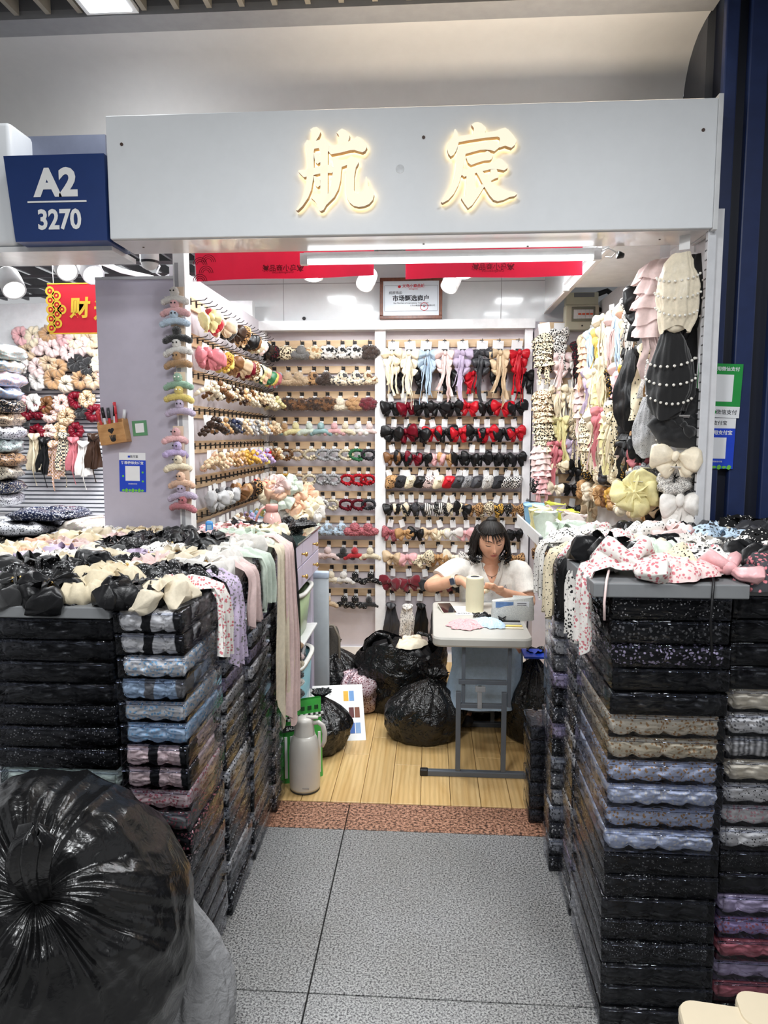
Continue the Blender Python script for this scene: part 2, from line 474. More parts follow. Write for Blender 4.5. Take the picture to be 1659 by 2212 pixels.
MB().box((-1.6, YB + .0295, 2.555), (1.5, YB + .03, 2.56)).build('panel_joint', MATS['joint_grey'], up)
MB().lathe([(.012, 0), (.012, .004)], 14).build('cable_hole', BLACK, up, loc=(-.86, YB + .03, 2.33), rot=(pi / 2, 0, 0))
# side bulkhead with light tube, right
bh = struct(MB().box((.735, 3.02, 2.345), (.755, YB + .03, 2.85)).build('wall_bulkhead', GLOSSW))
MB().box((.755, 2.98, 2.345), (XR + .03, 4.05, 2.36)).build('soffit_board', WHITE, bh)
MB().box((.728, 3.02, 2.336), (.762, YB, 2.346)).build('edge_strip', plain('warm_edge', (.62, .56, .52), .4), bh)
struct(MB().box((.66, YB - .25, 0), (XR, YB, 2.22)).build('wall_column', LAV))
# open black ceiling grid inside
ceil = struct(MB().box((-4, 3.34, 2.98), (XR + .1, 6, 3.0)).build('ceiling', plain('dark_void', (.02, .02, .022), .9)))
GRID = plain('grey_ceiling_bar', (.16, .16, .17), .6)
for i in range(26):
    x = -3.6 + i * .19
    MB().box((x, 3.34, 2.68), (x + .018, 6, 2.74)).build('ceiling_slat', GRID, ceil)
for i in range(8):
    y = 3.36 + i * .34
    MB().box((-4, y, 2.66), (1.1, y + .02, 2.68)).build('ceiling_bar', GRID, ceil)
MB().box((-4, 3.165, 2.68), (1.0, 3.195, 2.70)).build('ceiling_bar', GRID, ceil)
# hall: cove bulkhead over the fascia
cv = MB()
prof = [(3.0, 3.17), (3.08, 3.166), (3.15, 3.153), (3.20, 3.13), (3.245, 3.095), (3.28, 3.045), (3.305, 2.985), (3.315, 2.90), (3.32, 2.70), (3.32, 2.45)]
cv.surf(lambda u, v: (-4 + 5.06 * u, prof[min(int(round(v * 9)), 9)][0], prof[min(int(round(v * 9)), 9)][1]), 2, 10)
struct(cv.build('wall_cove', plain('cove_white', lin(214, 212, 210), .6, var=.02), smooth=True))
ch = struct(MB().box((-4, -3, 3.46), (4, 2.90, 3.5)).build('ceiling_hall', DGREY))
MB().box((-4, 2.885, 3.160), (1.06, 3.002, 3.19)).build('ceiling_lip', plain('lip_grey', lin(150, 150, 152), .6), ch)
MB().box((-4, 2.885, 3.19), (4, 2.905, 3.5)).build('ceiling_upstand', plain('upstand_grey', lin(120, 120, 124), .7), ch)
BAF = plain('beige_baffle', lin(150, 143, 130), .6)
for i in range(31):
    x = -2.9 + .127 * i
    MB().box((x, -3, 3.172), (x + .020, 2.88, 3.25)).build('baffle', BAF, ch)
MB().box((1.06, 3.05, 2.3), (3, 3.3, 3.6)).build('end_panel', plain('end_grey', lin(74, 76, 82), .7), ch)
# wall end strip of the cove
# navy pillar with recessed grooves, right
pil = struct(MB().box((1.09, 2.93, 0), (1.42, 3.3, 3.56)).build('wall_pillar', NAVYD))
for a, b in ((1.075, 1.125), (1.165, 1.235), (1.29, 1.33)):
    MB().rbox((a, 2.90, 0), (b, 2.935, 3.56), .006).build('pillar_rib', NAVY, pil)
MB().box((1.39, 2.88, 0), (1.9, 3.2, 1.95)).build('grey_jamb', plain('jamb_grey', lin(165, 168, 172), .5), pil)
struct(MB().box((-5, -3.2, 0), (5, -3.15, 3.5)).build('wall_opposite_added', plain('hall_wall', (.12, .12, .125), .7)))  # unseen, put in dark so the plastic film reflects less light
# ---- wood slats with hooks: rows share their heights round the stall
ROWZ = [2.155 - .168 * i for i in range(12)]
hk = MB()   # black square hook plate and wire, wire points to -Y
hk.rbox((-.013, -.006, -.014), (.013, 0, .014), .002)
hk.tube([(0, -.004, 0), (0, -.055, -.004), (0, -.075, .002), (0, -.082, .012)], .0022, 6)
HOOK = hk.mesh('hook', WIRE, False)
hw = MB(); hw.cbox((0, -.003, 0), (.010, .006, .030)); hw.tube([(0, -.004, 0), (0, -.07, .006), (0, -.082, .016)], .0022, 6)
HOOKL = hw.mesh('hook', WIRE, False)
slats = {}
def slat_back(x0, x1, i, key, hooks):
    z = ROWZ[i]
    s = MB().rbox((x0, YB - .013, z - .026), (x1, YB, z + .024), .002).build('slat', SLAT, wb)
    for x in hooks: put('hook', HOOK, s, (x, YB - .013, z + .004))
PANL = (XL + .04, -.378)   # left back panel
PANR = (-.303, .598)
HXL = {}; HXR = {}
rn = random.Random(11)
for i in range(11):
    n = [8, 8, 8, 9, 9, 9, 9, 8, 8, 8, 8][i]
    HXL[i] = [PANL[0] + .04 + (PANL[1] - PANL[0] - .075) * k / (n - 1) + rn.uniform(-.012, .012) for k in range(n)]
    slat_back(*PANL, i, 'L', HXL[i])
NR = [8, 6, 9, 10, 12, 14, 13, 11, 9, 8, 9]
for i in range(11):
    n = NR[i]
    HXR[i] = [PANR[0] + .04 + (PANR[1] - PANR[0] - .08) * k / (n - 1) + rn.uniform(-.008, .008) for k in range(n)]
    slat_back(*PANR, i, 'R', HXR[i])
HYL = [3.36 + .083 * k for k in range(18)]
for i in range(8):
    z = ROWZ[i] + .01
    s = MB().rbox((XL, 3.27, z - .03), (XL + .014, 4.84, z + .03), .002).build('slat', SLAT, wl)
    for y in HYL: put('hook', HOOKL, s, (XL + .014, y, z + .004), (0, 0, pi / 2))

# ================================================================== FASCIA AND SIGNS
sf = thing('shop_fascia', 'wide white fascia box carrying two lit gold characters', 'fascia')
MB().rbox((-1.225, 2.75, 2.292), (1.005, 2.768, 2.737), .003).build('front_panel', plain('fascia_white', lin(226, 229, 232), .42, coat=0, var=.015), sf)
MB().box((-1.225, 2.768, 2.292), (-1.21, 2.965, 2.737)).build('side_panel', WHITE, sf)
MB().box((-1.22, 2.766, 2.288), (1.0, 2.965, 2.296)).build('underside_panel', plain('satin_underside', (.74, .71, .69), .22, coat=.4, var=.02), sf)
MB().rbox((1.005, 2.745, 2.285), (1.022, 2.97, 2.75), .002).build('end_trim', plain('light_grey_trim', (.66, .67, .68), .4), sf)
MB().box((-.9, 2.875, 2.74), (1.0, 2.885, 2.790)).build('added_light_blocker', WHITE, sf)  # added strip that blocks the warm light, keeping the lower cove in shade
MB().box((-1.21, 2.768, 2.725), (1.0, 2.965, 2.74)).build('top_panel', WHITE, sf)
for x, y in ((263, 312), (915, 297), (1519, 281)):
    p = onY(x, y, 2.75); MB().lathe([(.006, 0), (.006, .003)], 12).build('screw', plain('rust_screw', (.06, .03, .02), .5), sf, loc=p, rot=(pi / 2, 0, 0))
p = onY(864, 365, 2.75)
MB().lathe([(.016, 0), (.015, .0015)], 16).build('filler_patch', plain('filler', (.70, .72, .74), .8, var=.2), sf, loc=p, rot=(pi / 2, 0, 0))
for x, y in ((310, 534), (915, 527), (1140, 532), (1425, 517)):
    p = onZ(x, y, 2.288); MB().lathe([(.004, -.002), (.004, 0)], 10).build('screw', MATS['rust_screw'], sf, loc=p)

FACE = emit('lit_letter_face', (1.0, .88, .68), .88)
SIDE = plain('letter_side', lin(178, 132, 84), .4)
BACK = emit('letter_back_glow', (1.0, .74, .32), 4.5)
HANG = [
 [(350,215),(400,180),(470,165),(520,200),(545,260),(520,330),(455,430),(450,470),(370,470),(380,300)],
 [(240,490),(290,410),(365,430),(440,440),(430,560),(415,640),(420,900),(405,1150),(370,1350),(310,1500),(200,1660),(110,1745),(80,1735),(150,1620),(215,1480),(265,1280),(285,1100),(295,900),(285,640)],
 [(365,430),(450,430),(520,410),(590,360),(640,400),(700,490),(710,515),(685,640),(680,1440),(760,1370),(720,1540),(650,1640),(600,1730),(550,1755),(520,1740),(470,1620),(430,1560),(360,1500),(400,1465),(480,1465),(530,1430),(540,1400),(540,640),(510,565),(420,580)],
 [(415,650),(480,670),(540,720),(540,830),(490,865),(450,840),(425,740)],
 [(130,980),(290,965),(420,935),(600,900),(680,880),(730,890),(785,925),(790,1000),(760,1035),(680,1035),(530,1045),(410,1075),(285,1105),(225,1115),(125,1010)],
 [(410,1085),(480,1110),(535,1160),(540,1270),(490,1305),(445,1270),(420,1180)],
 [(845,275),(895,230),(950,195),(1020,230),(1095,320),(1090,370),(1065,440),(1060,500),(895,500),(895,350),(880,310)],
 [(710,520),(800,515),(895,490),(1070,440),(1150,400),(1235,340),(1300,370),(1410,490),(1420,550),(1380,620),(1335,645),(1260,625),(1180,600),(1100,605),(950,645),(740,685),(690,620)],
 [(770,770),(800,735),(850,745),(945,810),(1040,780),(1120,705),(1190,745),(1260,830),(1240,880),(1210,930),(1180,1100),(1175,1350),(1190,1400),(1240,1430),(1300,1420),(1350,1360),(1380,1250),(1395,1110),(1415,1100),(1435,1180),(1450,1280),(1480,1340),(1540,1380),(1555,1440),(1530,1540),(1460,1620),(1360,1665),(1260,1675),(1170,1655),(1090,1590),(1035,1490),(1020,1350),(1025,1100),(1045,885),(945,920),(930,1050),(920,1180),(880,1340),(800,1490),(650,1640),(600,1600),(680,1440),(740,1270),(770,1060),(790,920)]]
CHEN = [
 [(685,125),(740,85),(800,75),(870,95),(960,180),(955,240),(935,275),(935,330),(720,330),(730,190)],
 [(360,215),(385,205),(420,260),(435,340),(700,305),(940,270),(1150,240),(1240,200),(1320,180),(1380,215),(1480,330),(1540,420),(1510,500),(1440,560),(1390,545),(1320,520),(1215,555),(1180,530),(1220,420),(1220,370),(1180,350),(950,370),(650,415),(445,455),(430,520),(400,610),(350,690),(295,725),(250,670),(225,580),(230,500),(260,440),(340,340)],
 [(430,520),(550,530),(700,510),(850,480),(980,440),(1080,420),(1140,460),(1215,530),(1200,560),(1120,625),(1050,605),(950,595),(850,600),(700,640),(575,675),(540,880),(525,950),(500,1070),(440,1260),(350,1430),(250,1540),(140,1600),(110,1580),(180,1500),(260,1370),(330,1220),(380,1000),(400,800),(410,640)],
 [(580,735),(650,740),(800,700),(930,650),(985,615),(1030,640),(1095,715),(1060,780),(1020,795),(930,800),(800,840),(680,885),(620,840)],
 [(525,955),(620,960),(800,925),(1000,870),(1100,820),(1200,755),(1260,775),(1370,880),(1370,940),(1300,985),(1220,970),(1160,960),(1040,965),(895,1000),(780,1030),(600,1090),(550,1110),(500,1070)],
 [(600,1060),(750,1030),(755,1150),(745,1345),(890,1245),(930,1290),(830,1450),(700,1640),(620,1700),(560,1620),(490,1510),(520,1490),(570,1470),(590,1100)],
 [(1045,970),(1160,960),(1190,1050),(1195,1120),(1120,1145),(1050,1185),(930,1240),(890,1230),(975,1105),(1040,1030)],
 [(780,1030),(895,1000),(970,1100),(1060,1200),(1200,1300),(1400,1380),(1510,1395),(1550,1430),(1500,1470),(1400,1490),(1300,1540),(1180,1570),(1100,1540),(1030,1460),(930,1300),(890,1230),(830,1110)]]
for ox, strokes, lab in ((630, HANG, 'lit cream brush-style character on the left of the white fascia'),
                         (940, CHEN, 'lit cream brush-style character under a roof stroke, right on fascia')):
    c = onY(ox + 95, 365, 2.712)
    rings = []
    for st in strokes:
        ring = []
        for x, y in st:
            q = onY(ox + x / 8.73, 255 + y / 8.73, 2.712); ring.append((q.x - c.x, q.z - c.z))
        rings.append(ring)
    o = poly('sign_character', rings, .026, [FACE, SIDE, BACK], loc=c)
    tag(o, lab, 'sign letter', 'lit characters on the fascia')

# blue number sign
ns = thing('stall_number_sign', 'navy tapered number box reading A2 over 3270 beside the fascia', 'sign')
F = [onY(7, 337, 2.74), onY(222, 331, 2.74), onY(236, 519, 2.74), onY(34, 524, 2.74)]
xr = -1.232
vs = [(F[0].x, 2.74, F[0].z), (xr, 2.74, F[1].z), (xr, 2.74, F[2].z), (F[3].x, 2.74, F[2].z),
      (F[0].x, 2.95, F[0].z), (xr, 2.95, F[1].z), (xr, 2.95, F[2].z), (F[3].x, 2.95, F[2].z)]
MB().add(vs, [(3, 2, 1, 0), (4, 5, 6, 7), (0, 1, 5, 4), (1, 2, 6, 5), (2, 3, 7, 6), (3, 0, 4, 7)]).build('box', plain('sign_navy', lin(30, 56, 112), .35, var=.04), ns)
LETW = plain('sign_white_letter', (.86, .86, .85), .5, var=.02)
def at(x, y, Y=2.738): return onY(x, y, Y)
text('A2', .136, LETW, ns, at(121, 397), bold=.0062, sx=1.02)
text('3270', .100, LETW, ns, at(128, 476), bold=.003, sx=.86)
a, b = at(60, 437), at(187, 434)
MB().box((a.x, 2.736, a.z - .003), (b.x, 2.738, a.z + .003)).build('rule_line', LETW, ns)
p0, p1 = onY(30, 299, 2.97), onY(232, 335, 2.97)
tag(MB().box((p0.x, 2.955, p1.z - .1), (p1.x, 3.1, p0.z)).build('sign_back_box', plain('blue_grey', lin(118, 124, 142), .5)), 'blue-grey metal box behind the navy number sign', 'sign box')
p0, p1 = onY(-60, 258, 2.78), onY(28, 525, 2.78)
nf = thing('neighbour_fascia', 'rounded white fascia end of the neighbouring stall at left edge', 'fascia')
MB().rbox((-2.6, 2.80, p1.z), (p1.x, 3.0, p0.z), .02).build('front_panel', MATS['fascia_white'], nf, smooth=True)
MB().box((-2.6, 2.82, 2.268), (-1.25, 3.05, 2.288)).build('underside_board', WHITE, nf)

# ================================================================== LAMPS
def tube_lamp(a, b, lab, grp, r=.013):
    a, b = Vector(a), Vector(b)
    t = thing('tube_lamp', lab, 'lamp', group=grp)
    d = (b - a).normalized()
    up = Vector((0, 0, .022))
    MB().tube([a + up, b + up], .016, 6).build('housing', WHITE, t)
    MB().tube([a + d * .02, b - d * .02], r, 10).build('tube', emit('tube_glow', (.93, .97, 1.0), 3.0), t, smooth=True)
    for q in (a, b): MB().cbox((q.x, q.y, q.z + .01), (.03, .03, .045)).build('end_cap', WHITE, t)
tube_lamp((-.53, 3.03, 2.262), (.66, 3.03, 2.262), 'long white light tube mounted just behind the fascia', 'light tubes of the stall')
tube_lamp((.71, 3.12, 2.325), (.71, 3.98, 2.325), 'shorter light tube along the right bulkhead edge', 'light tubes of the stall')
cw = MB(); cw.tube([(.67, 3.03, 2.28), (.70, 3.02, 2.295), (.735, 3.03, 2.28), (.72, 3.04, 2.262), (.70, 3.06, 2.27)], .0035, 6)
tag(cw.build('lamp_cable', WHITE, smooth=True), 'curled white cable at the right end of the front light tube', 'cable')
tag(MB().tube([(.742, 3.03, 2.27), (.765, 3.035, 2.268)], [.016, .010], 12).build('cable_plug', BLACK, smooth=True), 'small black plug beside the front light tube', 'plug')
HOT = emit('lamp_glow', (1, .98, .95), 6)
HOUS = plain('lamp_white', (.82, .82, .82), .35)
def spot_lamp(p, tgt, lab, r=.045, L=.12):
    t = thing('track_spot', lab, 'lamp', p, group='white ceiling spot lamps')
    d = (Vector(tgt) - Vector(p)).normalized()
    q = d.to_track_quat('Z', 'Y').to_matrix().to_4x4()
    MB().lathe([(r * .75, 0), (r * .92, L * .12), (r, L * .5), (r, L), (r * .9, L), (r * .86, L * .9)], 20, q, cap=False).add([], []).build('housing', HOUS, t, smooth=True)
    MB().lathe([(r * .86, L * .9), (.001, L * .88)], 20, q, cap=False).build('lens', HOT, t)
    MB().tube([(0, 0, .02), (0, 0, max(.1, 2.69 - p.z))], .009, 8).build('stem', HOUS, t)
    MB().rbox((-.02, -.06, .09), (.02, .06, .11), .003).build('driver_box', HOUS, t)
    MB().cbox((0, 0, max(.12, 2.672 - p.z)), (.22, .36, .012)).build('ceiling_plate', HOUS, t)
spot_lamp(onY(130, 565, 3.25), onY(185, 640, 3.0), 'white spot lamp tilted right under the neighbour ceiling', .047)
spot_lamp(onY(185, 565, 3.4), onY(240, 660, 3.2), 'white spot lamp just left of the lavender partition top', .05)
spot_lamp(onY(15, 590, 3.2), onY(45, 660, 3.1), 'white spot lamp pointing down at the left picture edge', .05)
spot_lamp(onY(800, 590, 4.2), onY(770, 650, 4.0), 'white spot lamp between the banners, tilted left', .05)
spot_lamp(onY(985, 590, 4.3), onY(960, 640, 4.2), 'white spot lamp half hidden behind the right banner', .05)
for (x, y), lab in (((677, 604), 'round white downlight below the left banner'), ((1001, 598), 'round white downlight below the right banner'), ((135, 553), 'round white downlight under the neighbour fascia')):
    p = onY(x, y, 3.9)
    t = thing('downlight', lab, 'lamp', p, group='round downlights')
    MB().lathe([(.05, .09), (.052, .02), (.05, .0), (.043, 0)], 20, cap=False).build('housing', HOUS, t, smooth=True)
    MB().lathe([(.046, .004), (.03, -.006), (.001, -.009)], 20, cap=False).build('diffuser', HOT, t, smooth=True)
    MB().tube([(0, 0, .085), (0, 0, max(.1, 2.67 - p.z))], .007, 8).build('stem', HOUS, t)
    MB().cbox((0, 0, max(.1, 2.672 - p.z)), (.22, .36, .012)).build('ceiling_plate', HOUS, t)
# hall ceiling light panels
for (x, y, s), lab in zip(HALL_PANELS, ('square white light panel in the hall ceiling above the cove', 'square hall light panel just above the camera', 'square hall light panel behind and left of camera', 'unseen hall light panel added at right to brighten the fascia', 'square hall light panel farthest behind the camera')):
    t = thing('ceiling_light_panel', lab, 'lamp', (x, y, 3.162), group='hall ceiling light panels')
    MB().box((-s / 2 - .02, -s / 2 - .02, 0), (s / 2 + .02, s / 2 + .02, .018)).build('frame', WHITE, t)
    MB().box((-s / 2, -s / 2, -.004), (s / 2, s / 2, 0)).build('diffuser', emit('panel_glow', (.90, .95, 1), 4), t)
    MB().box((-.03, -.03, .018), (.03, .03, .30)).build('stem', WHITE, t)
# security camera dome seen under the fascia
p = onY(323, 560, 3.1)
t = thing('dome_camera', 'white dome camera hanging under the fascia left end', 'camera', p)
MB().lathe([(.035, .05), (.04, .03), (.04, -.01), (.03, -.035), (.012, -.045), (.001, -.046)], 20, cap=False).build('housing', HOUS, t, smooth=True)
MB().lathe([(.0405, -.008), (.0395, -.018)], 20, cap=False).build('dark_ring', BLACK, t)

# neighbour's lamp track and loose cabling above
tag(MB().rbox((-2.2, 3.1, 2.30), (-1.62, 3.16, 2.335), .003).build('light_track', HOUS), 'white light track over the neighbour stall', 'track')
a, b = onY(215, 565, 3.4), onY(262, 585, 3.6)
tag(MB().tube([a, b, onY(330, 600, 3.9)], .012, 6).build('ceiling_rail', HOUS), 'thin white rail running back above the partition', 'rail')
cb = [onY(x, y, 3.35) for x, y in ((335, 560), (345, 575), (338, 590), (352, 600), (372, 590), (378, 605))]
tag(MB().tube(cb, .004, 6).build('ceiling_cable', HOUS, smooth=True), 'white looped cable above the lavender partition', 'cable')
# ================================================================== BANNERS, CERTIFICATE, FUSE BOX, STICKERS
RED = plain('banner_red', lin(222, 56, 92), .75, var=.05)
_nt = RED.node_tree; _tl = _nt.nodes.new('ShaderNodeBsdfTranslucent'); _tl.inputs[0].default_value = rgba(lin(226, 84, 116))
_mx = _nt.nodes.new('ShaderNodeMixShader'); _mx.inputs[0].default_value = .5; _out = _nt.nodes['Material Output']
_nt.links.new(_nt.nodes['Principled BSDF'].outputs[0], _mx.inputs[1]); _nt.links.new(_tl.outputs[0], _mx.inputs[2]); _nt.links.new(_mx.outputs[0], _out.inputs[0])
INK = plain('banner_ink', lin(120, 14, 34), .8)
def banner(x0, x1, y0l, y1l, y1r, Y, lab, arcs):
    A, B, C = onY(x0, y0l, Y), onY(x0, y1l, Y), onY(x1, y1r, Y)
    t = thing('hanging_banner', lab, 'banner', group='red market banners')
    def fn(u, v, off=0):
        x = A.x + (C.x - A.x) * u
        zb = B.z + (C.z - B.z) * u
        z = A.z + (zb - A.z) * v
        return (x, Y + .012 * sin(u * 9 + v * 2) * v + off, z)
    m = MB().surf(lambda u, v: fn(u, v), 24, 6); m.surf(lambda u, v: fn(1 - u, v, .002), 24, 6)
    m.build('cloth', RED, t, smooth=True)
    MB().tube([(A.x, Y, A.z), (C.x, Y, A.z)], .008, 8).build('pole', HOUS, t)
    for q in (A.x + .03, C.x - .03): MB().tube([(q, Y, A.z), (q, Y, 2.69)], .002, 5).build('hanging_wire', HOUS, t)
    return t, A, B, C
bt, A, B, C = banner(420, 808, 520, 607, 596, 3.18, 'red banner hanging left behind the fascia, arc pattern at corner', True)
MIR = (pi / 2, 0, 0)
for k, (cx, cy) in enumerate(((432, 562), (445, 580), (432, 598), (450, 556))):
    for r in (.032, .024, .016):
        p = onY(cx, cy, 3.158)
        ring = MB(); ring.surf(lambda u, v: (p.x + (r - .003 * v) * cos(pi * u), 3.158, p.z - .02 + (r - .003 * v) * sin(pi * u)), 14, 2)
        ring.build('arc_print', INK, bt)
def emblem(bx, by, Y, par):
    p = onY(bx, by, Y)
    text('义乌小商品城', .030, INK, par, p, sx=-1, bold=.0004)
    text('Chinagoods.com', .014, INK, par, onY(bx, by + 8, Y), sx=-1)
    q = onY(bx + 38, by, Y)
    m = MB()
    for s in (-1, 1): m.tube([(q.x + s * .014, Y, q.z + .012), (q.x, Y, q.z - .012)], .003, 6)
    m.ball((q.x, Y, q.z + .005), .005); m.build('heart_mark', INK, par)
    q = onY(bx - 37, by, Y); m = MB()
    m.ball((q.x, Y, q.z), (.010, .002, .009), 2); m.tube([(q.x - .01, Y, q.z + .012), (q.x, Y, q.z), (q.x + .012, Y, q.z + .010)], .003, 6)
    m.build('bird_mark', INK, par)
emblem(611, 580, 3.160, bt)
bt2, A, B, C = banner(876, 1257, 530, 602, 596, 3.18, 'red banner hanging right behind the long light tube', False)
emblem(1065, 577, 3.160, bt2)

# certificate leaning on the back ledge
ct = thing('framed_certificate', 'brown framed merchant certificate standing on the back ledge', 'certificate')
Yc = 4.74
a, b = onY(820, 690, Yc), onY(956, 597, Yc)
w, h = b.x - a.x, b.z - a.z
ct.location = ((a.x + b.x) / 2, Yc, 2.297); ct.rotation_euler = (radians(-4), 0, 0)
FR = woodmat('brown_frame', lin(120, 70, 48), lin(86, 44, 30), (8, 8, 8), .35, 3)
for x0, x1, z0, z1 in ((-w / 2, w / 2, 0, .022), (-w / 2, w / 2, h - .022, h), (-w / 2, -w / 2 + .022, .022, h - .022), (w / 2 - .022, w / 2, .022, h - .022)):
    MB().rbox((x0, 0, z0), (x1, .022, z1), .003).build('frame_bar', FR, ct)
MB().box((-w / 2 + .02, .006, .02), (w / 2 - .02, .012, h - .02)).build('paper', plain('silver_paper', lin(206, 214, 222), .35, var=.02), ct)
GRY = plain('print_dark', (.03, .03, .04), .7); REDP = plain('print_red', lin(190, 30, 40), .7)
for x0, x1, z0, z1 in ((-.17, .17, .05, .0525), (-.17, .17, h - .0525, h - .05), (-.172, -.1695, .05, h - .05), (.1695, .172, .05, h - .05)):
    MB().box((x0, .0045, z0), (x1, .0055, z1)).build('border_line', plain('print_grey', (.25, .28, .32), .6), ct)
text('义乌小商品城', .024, REDP, ct, (.015, .005, h - .055), bold=.0004)
text('chinagoods', .013, REDP, ct, (.015, .005, h - .073))
MB().ball((-.075, .004, h - .058), (.010, .002, .009), 2).build('bird_mark', REDP, ct)
text('航宸饰品:', .021, GRY, ct, (-.10, .005, h - .098), shear=.2)
text('市场甄选商户', .040, GRY, ct, (.0, .005, h - .135), bold=.0012)
text('Key Merchant of International Trade Market', .0125, GRY, ct, (.0, .005, h - .163))
text('义乌小商品城集团股份有限公司', .0115, GRY, ct, (.075, .005, .085))
m = MB(); m.surf(lambda u, v: (.085 + (.026 - .003 * v) * cos(2 * pi * u), .004, .078 + (.026 - .003 * v) * sin(2 * pi * u)), 28, 2, cu=True)
m.build('round_seal', REDP, ct)
text('★', .016, REDP, ct, (.085, .004, .078))

# fuse box
fb = thing('fuse_box', 'beige wall fuse box with breaker window below the bulkhead', 'fuse box')
Yf = 4.60
a, b = onY(1217, 716, Yf), onY(1291, 634, Yf); mid = onY(1250, 662, Yf).z
BE = plain('beige_plastic', lin(205, 202, 178), .4, var=.03)
MB().rbox((a.x, Yf - .06, a.z), (b.x, Yf + .02, mid), .006).build('body', BE, fb)
MB().rbox((a.x + .004, Yf - .05, mid), (b.x - .004, Yf + .02, b.z), .005).build('upper_cover', BE, fb)
MB().box((a.x + .05, Yf - .053, b.z - .03), (b.x - .03, Yf - .05, b.z - .004)).build('vent_plate', plain('grey_plate', (.20, .20, .20), .5), fb)
w0 = a.x + .035; w1 = b.x - .025
MB().rbox((w0, Yf - .066, a.z + .05), (w1, Yf - .06, mid - .012), .003).build('window_frame', plain('window_grey', lin(128, 128, 112), .4), fb)
BR = plain('breaker_white', (.75, .75, .73), .4)
for k in range(5):
    x = w0 + .012 + (w1 - w0 - .024) * k / 5
    br = MB().rbox((x, Yf - .071, a.z + .066), (x + .023, Yf - .066, mid - .030), .001).build('breaker', BR, fb)
    if k: MB().box((x + .003, Yf - .076, a.z + .088), (x + .020, Yf - .071, a.z + .098)).build('switch', plain('orange_switch', lin(216, 92, 56), .4), br)
MB().lathe([(.005, 0), (.005, .003)], 10).build('screw', BLACK, fb, loc=((a.x + b.x) / 2, Yf - .06, a.z + .025), rot=(pi / 2, 0, 0))
cb = [Vector((b.x - .01, Yf - .02, b.z - .01)), Vector((b.x + .05, Yf - .03, b.z + .01)), Vector((b.x + .10, Yf - .05, b.z - .03)), Vector((b.x + .13, Yf - .07, b.z - .07))]
tag(MB().tube(cb, .016, 10).build('power_cable', BLACK, smooth=True), 'thick black cable leaving the fuse box to the right', 'cable')
cb = [Vector((b.x, Yf - .02, mid - .02)), Vector((b.x + .05, Yf - .05, mid - .04)), Vector((b.x + .12, Yf - .06, mid - .05))]
tag(MB().tube(cb, .014, 10).build('power_cable', BLACK, smooth=True), 'lower black cable beside the fuse box', 'cable')

# payment stickers (codes themselves left out)
BLUEP = plain('print_blue', lin(34, 70, 196), .35); GREENP = plain('print_green', lin(40, 150, 70), .35); PAPER = plain('print_paper', (.83, .84, .86), .4, var=.01)
LGREEN = plain('print_light_green', lin(110, 190, 70), .5)
def sticker(Y, quad, lab, cols, title, head, rot=0):
    a, b = onY(quad[0], quad[3], Y), onY(quad[2], quad[1], Y)
    t = thing('payment_sticker', lab, 'sticker', ((a.x + b.x) / 2, Y, a.z), (0, rot, 0), 'payment stickers')
    w, h = (b.x - a.x), (b.z - a.z)
    return t, w, h
t, w, h = sticker(3.199, (259, 978, 313, 1062), 'blue and white payment sticker on the lavender partition', 0, 0, 0)
t.rotation_euler = (0, radians(1), 0)
MB().rbox((-w / 2, -.0012, 0), (w / 2, 0, h * .81), .0004).build('blue_panel', BLUEP, t)
MB().rbox((-w / 2, -.0012, h * .81), (w / 2, 0, h), .0004).build('white_header', PAPER, t)
MB().box((-w * .27, -.002, h * .28), (w * .27, -.0012, h * .66)).build('white_code_field', PAPER, t)
text('支付宝', .013, GRY, t, (.008, -.0018, h * .9)); MB().rbox((-.021, -.0018, h * .875), (-.010, -.0012, h * .925), .0003).build('logo_mark', BLUEP, t)
text('推荐使用支付宝', .0148, PAPER, t, (0, -.0018, h * .735), bold=.0004)
text('支付就用支付宝', .006, PAPER, t, (0, -.0018, h * .2))
m = MB()
for k in range(7): m.ball((-w * .36 + k * w * .12, -.0018, .006), (.008, .0004, .006 + .004 * (k % 2)), 1)
m.build('grass_print', LGREEN, t)
for x, z in ((.38, .5), (-.36, .4), (.38, .27)): MB().ball((x * w, -.0014, z * h), (.005, .0004, .005), 2).build('leaf_print', LGREEN, t)
# green square sticker beside the pen box
p = onY(302, 925, 3.199)
t = thing('green_sticker', 'small green square sticker beside the wooden pen box', 'sticker', p, (0, radians(-4), 0), 'payment stickers')
MB().box((-.034, -.001, -.034), (.034, 0, .034)).build('green_panel', plain('pale_green', lin(96, 150, 110), .4), t)
MB().box((-.020, -.0018, -.020), (.020, -.001, .022)).build('white_code_field', PAPER, t)
# right pillar stickers
Yp = 2.893
a, b = onY(1500, 902, Yp), onY(1602, 785, Yp)
t = thing('payment_sticker', 'green and white payment sticker on the navy pillar', 'sticker', ((a.x + b.x) / 2, Yp, a.z), (0, radians(2), 0), 'payment stickers')
w, h = b.x - a.x, b.z - a.z
MB().box((-w / 2, -.0012, h * .21), (w / 2, 0, h)).build('green_panel', GREENP, t); MB().box((-w / 2, -.0012, 0), (w / 2, 0, h * .21)).build('white_footer', PAPER, t)
MB().box((-.02, -.002, h * .30), (.052, -.0012, h * .80)).build('white_code_field', PAPER, t)
text('推荐使用微信支付', .017, PAPER, t, (.004, -.0018, h * .9), bold=.0003); text('微信支付', .020, GRY, t, (.035, -.0018, h * .10))
MB().ball((-.012, -.0015, h * .10), (.009, .0005, .008), 2).build('logo_mark', GREENP, t)
a, b = onY(1490, 1012, Yp), onY(1588, 903, Yp)
t = thing('payment_sticker', 'blue payment sticker below the green one on navy pillar', 'sticker', ((a.x + b.x) / 2, Yp, a.z), (0, radians(1), 0), 'payment stickers')
w, h = b.x - a.x, b.z - a.z
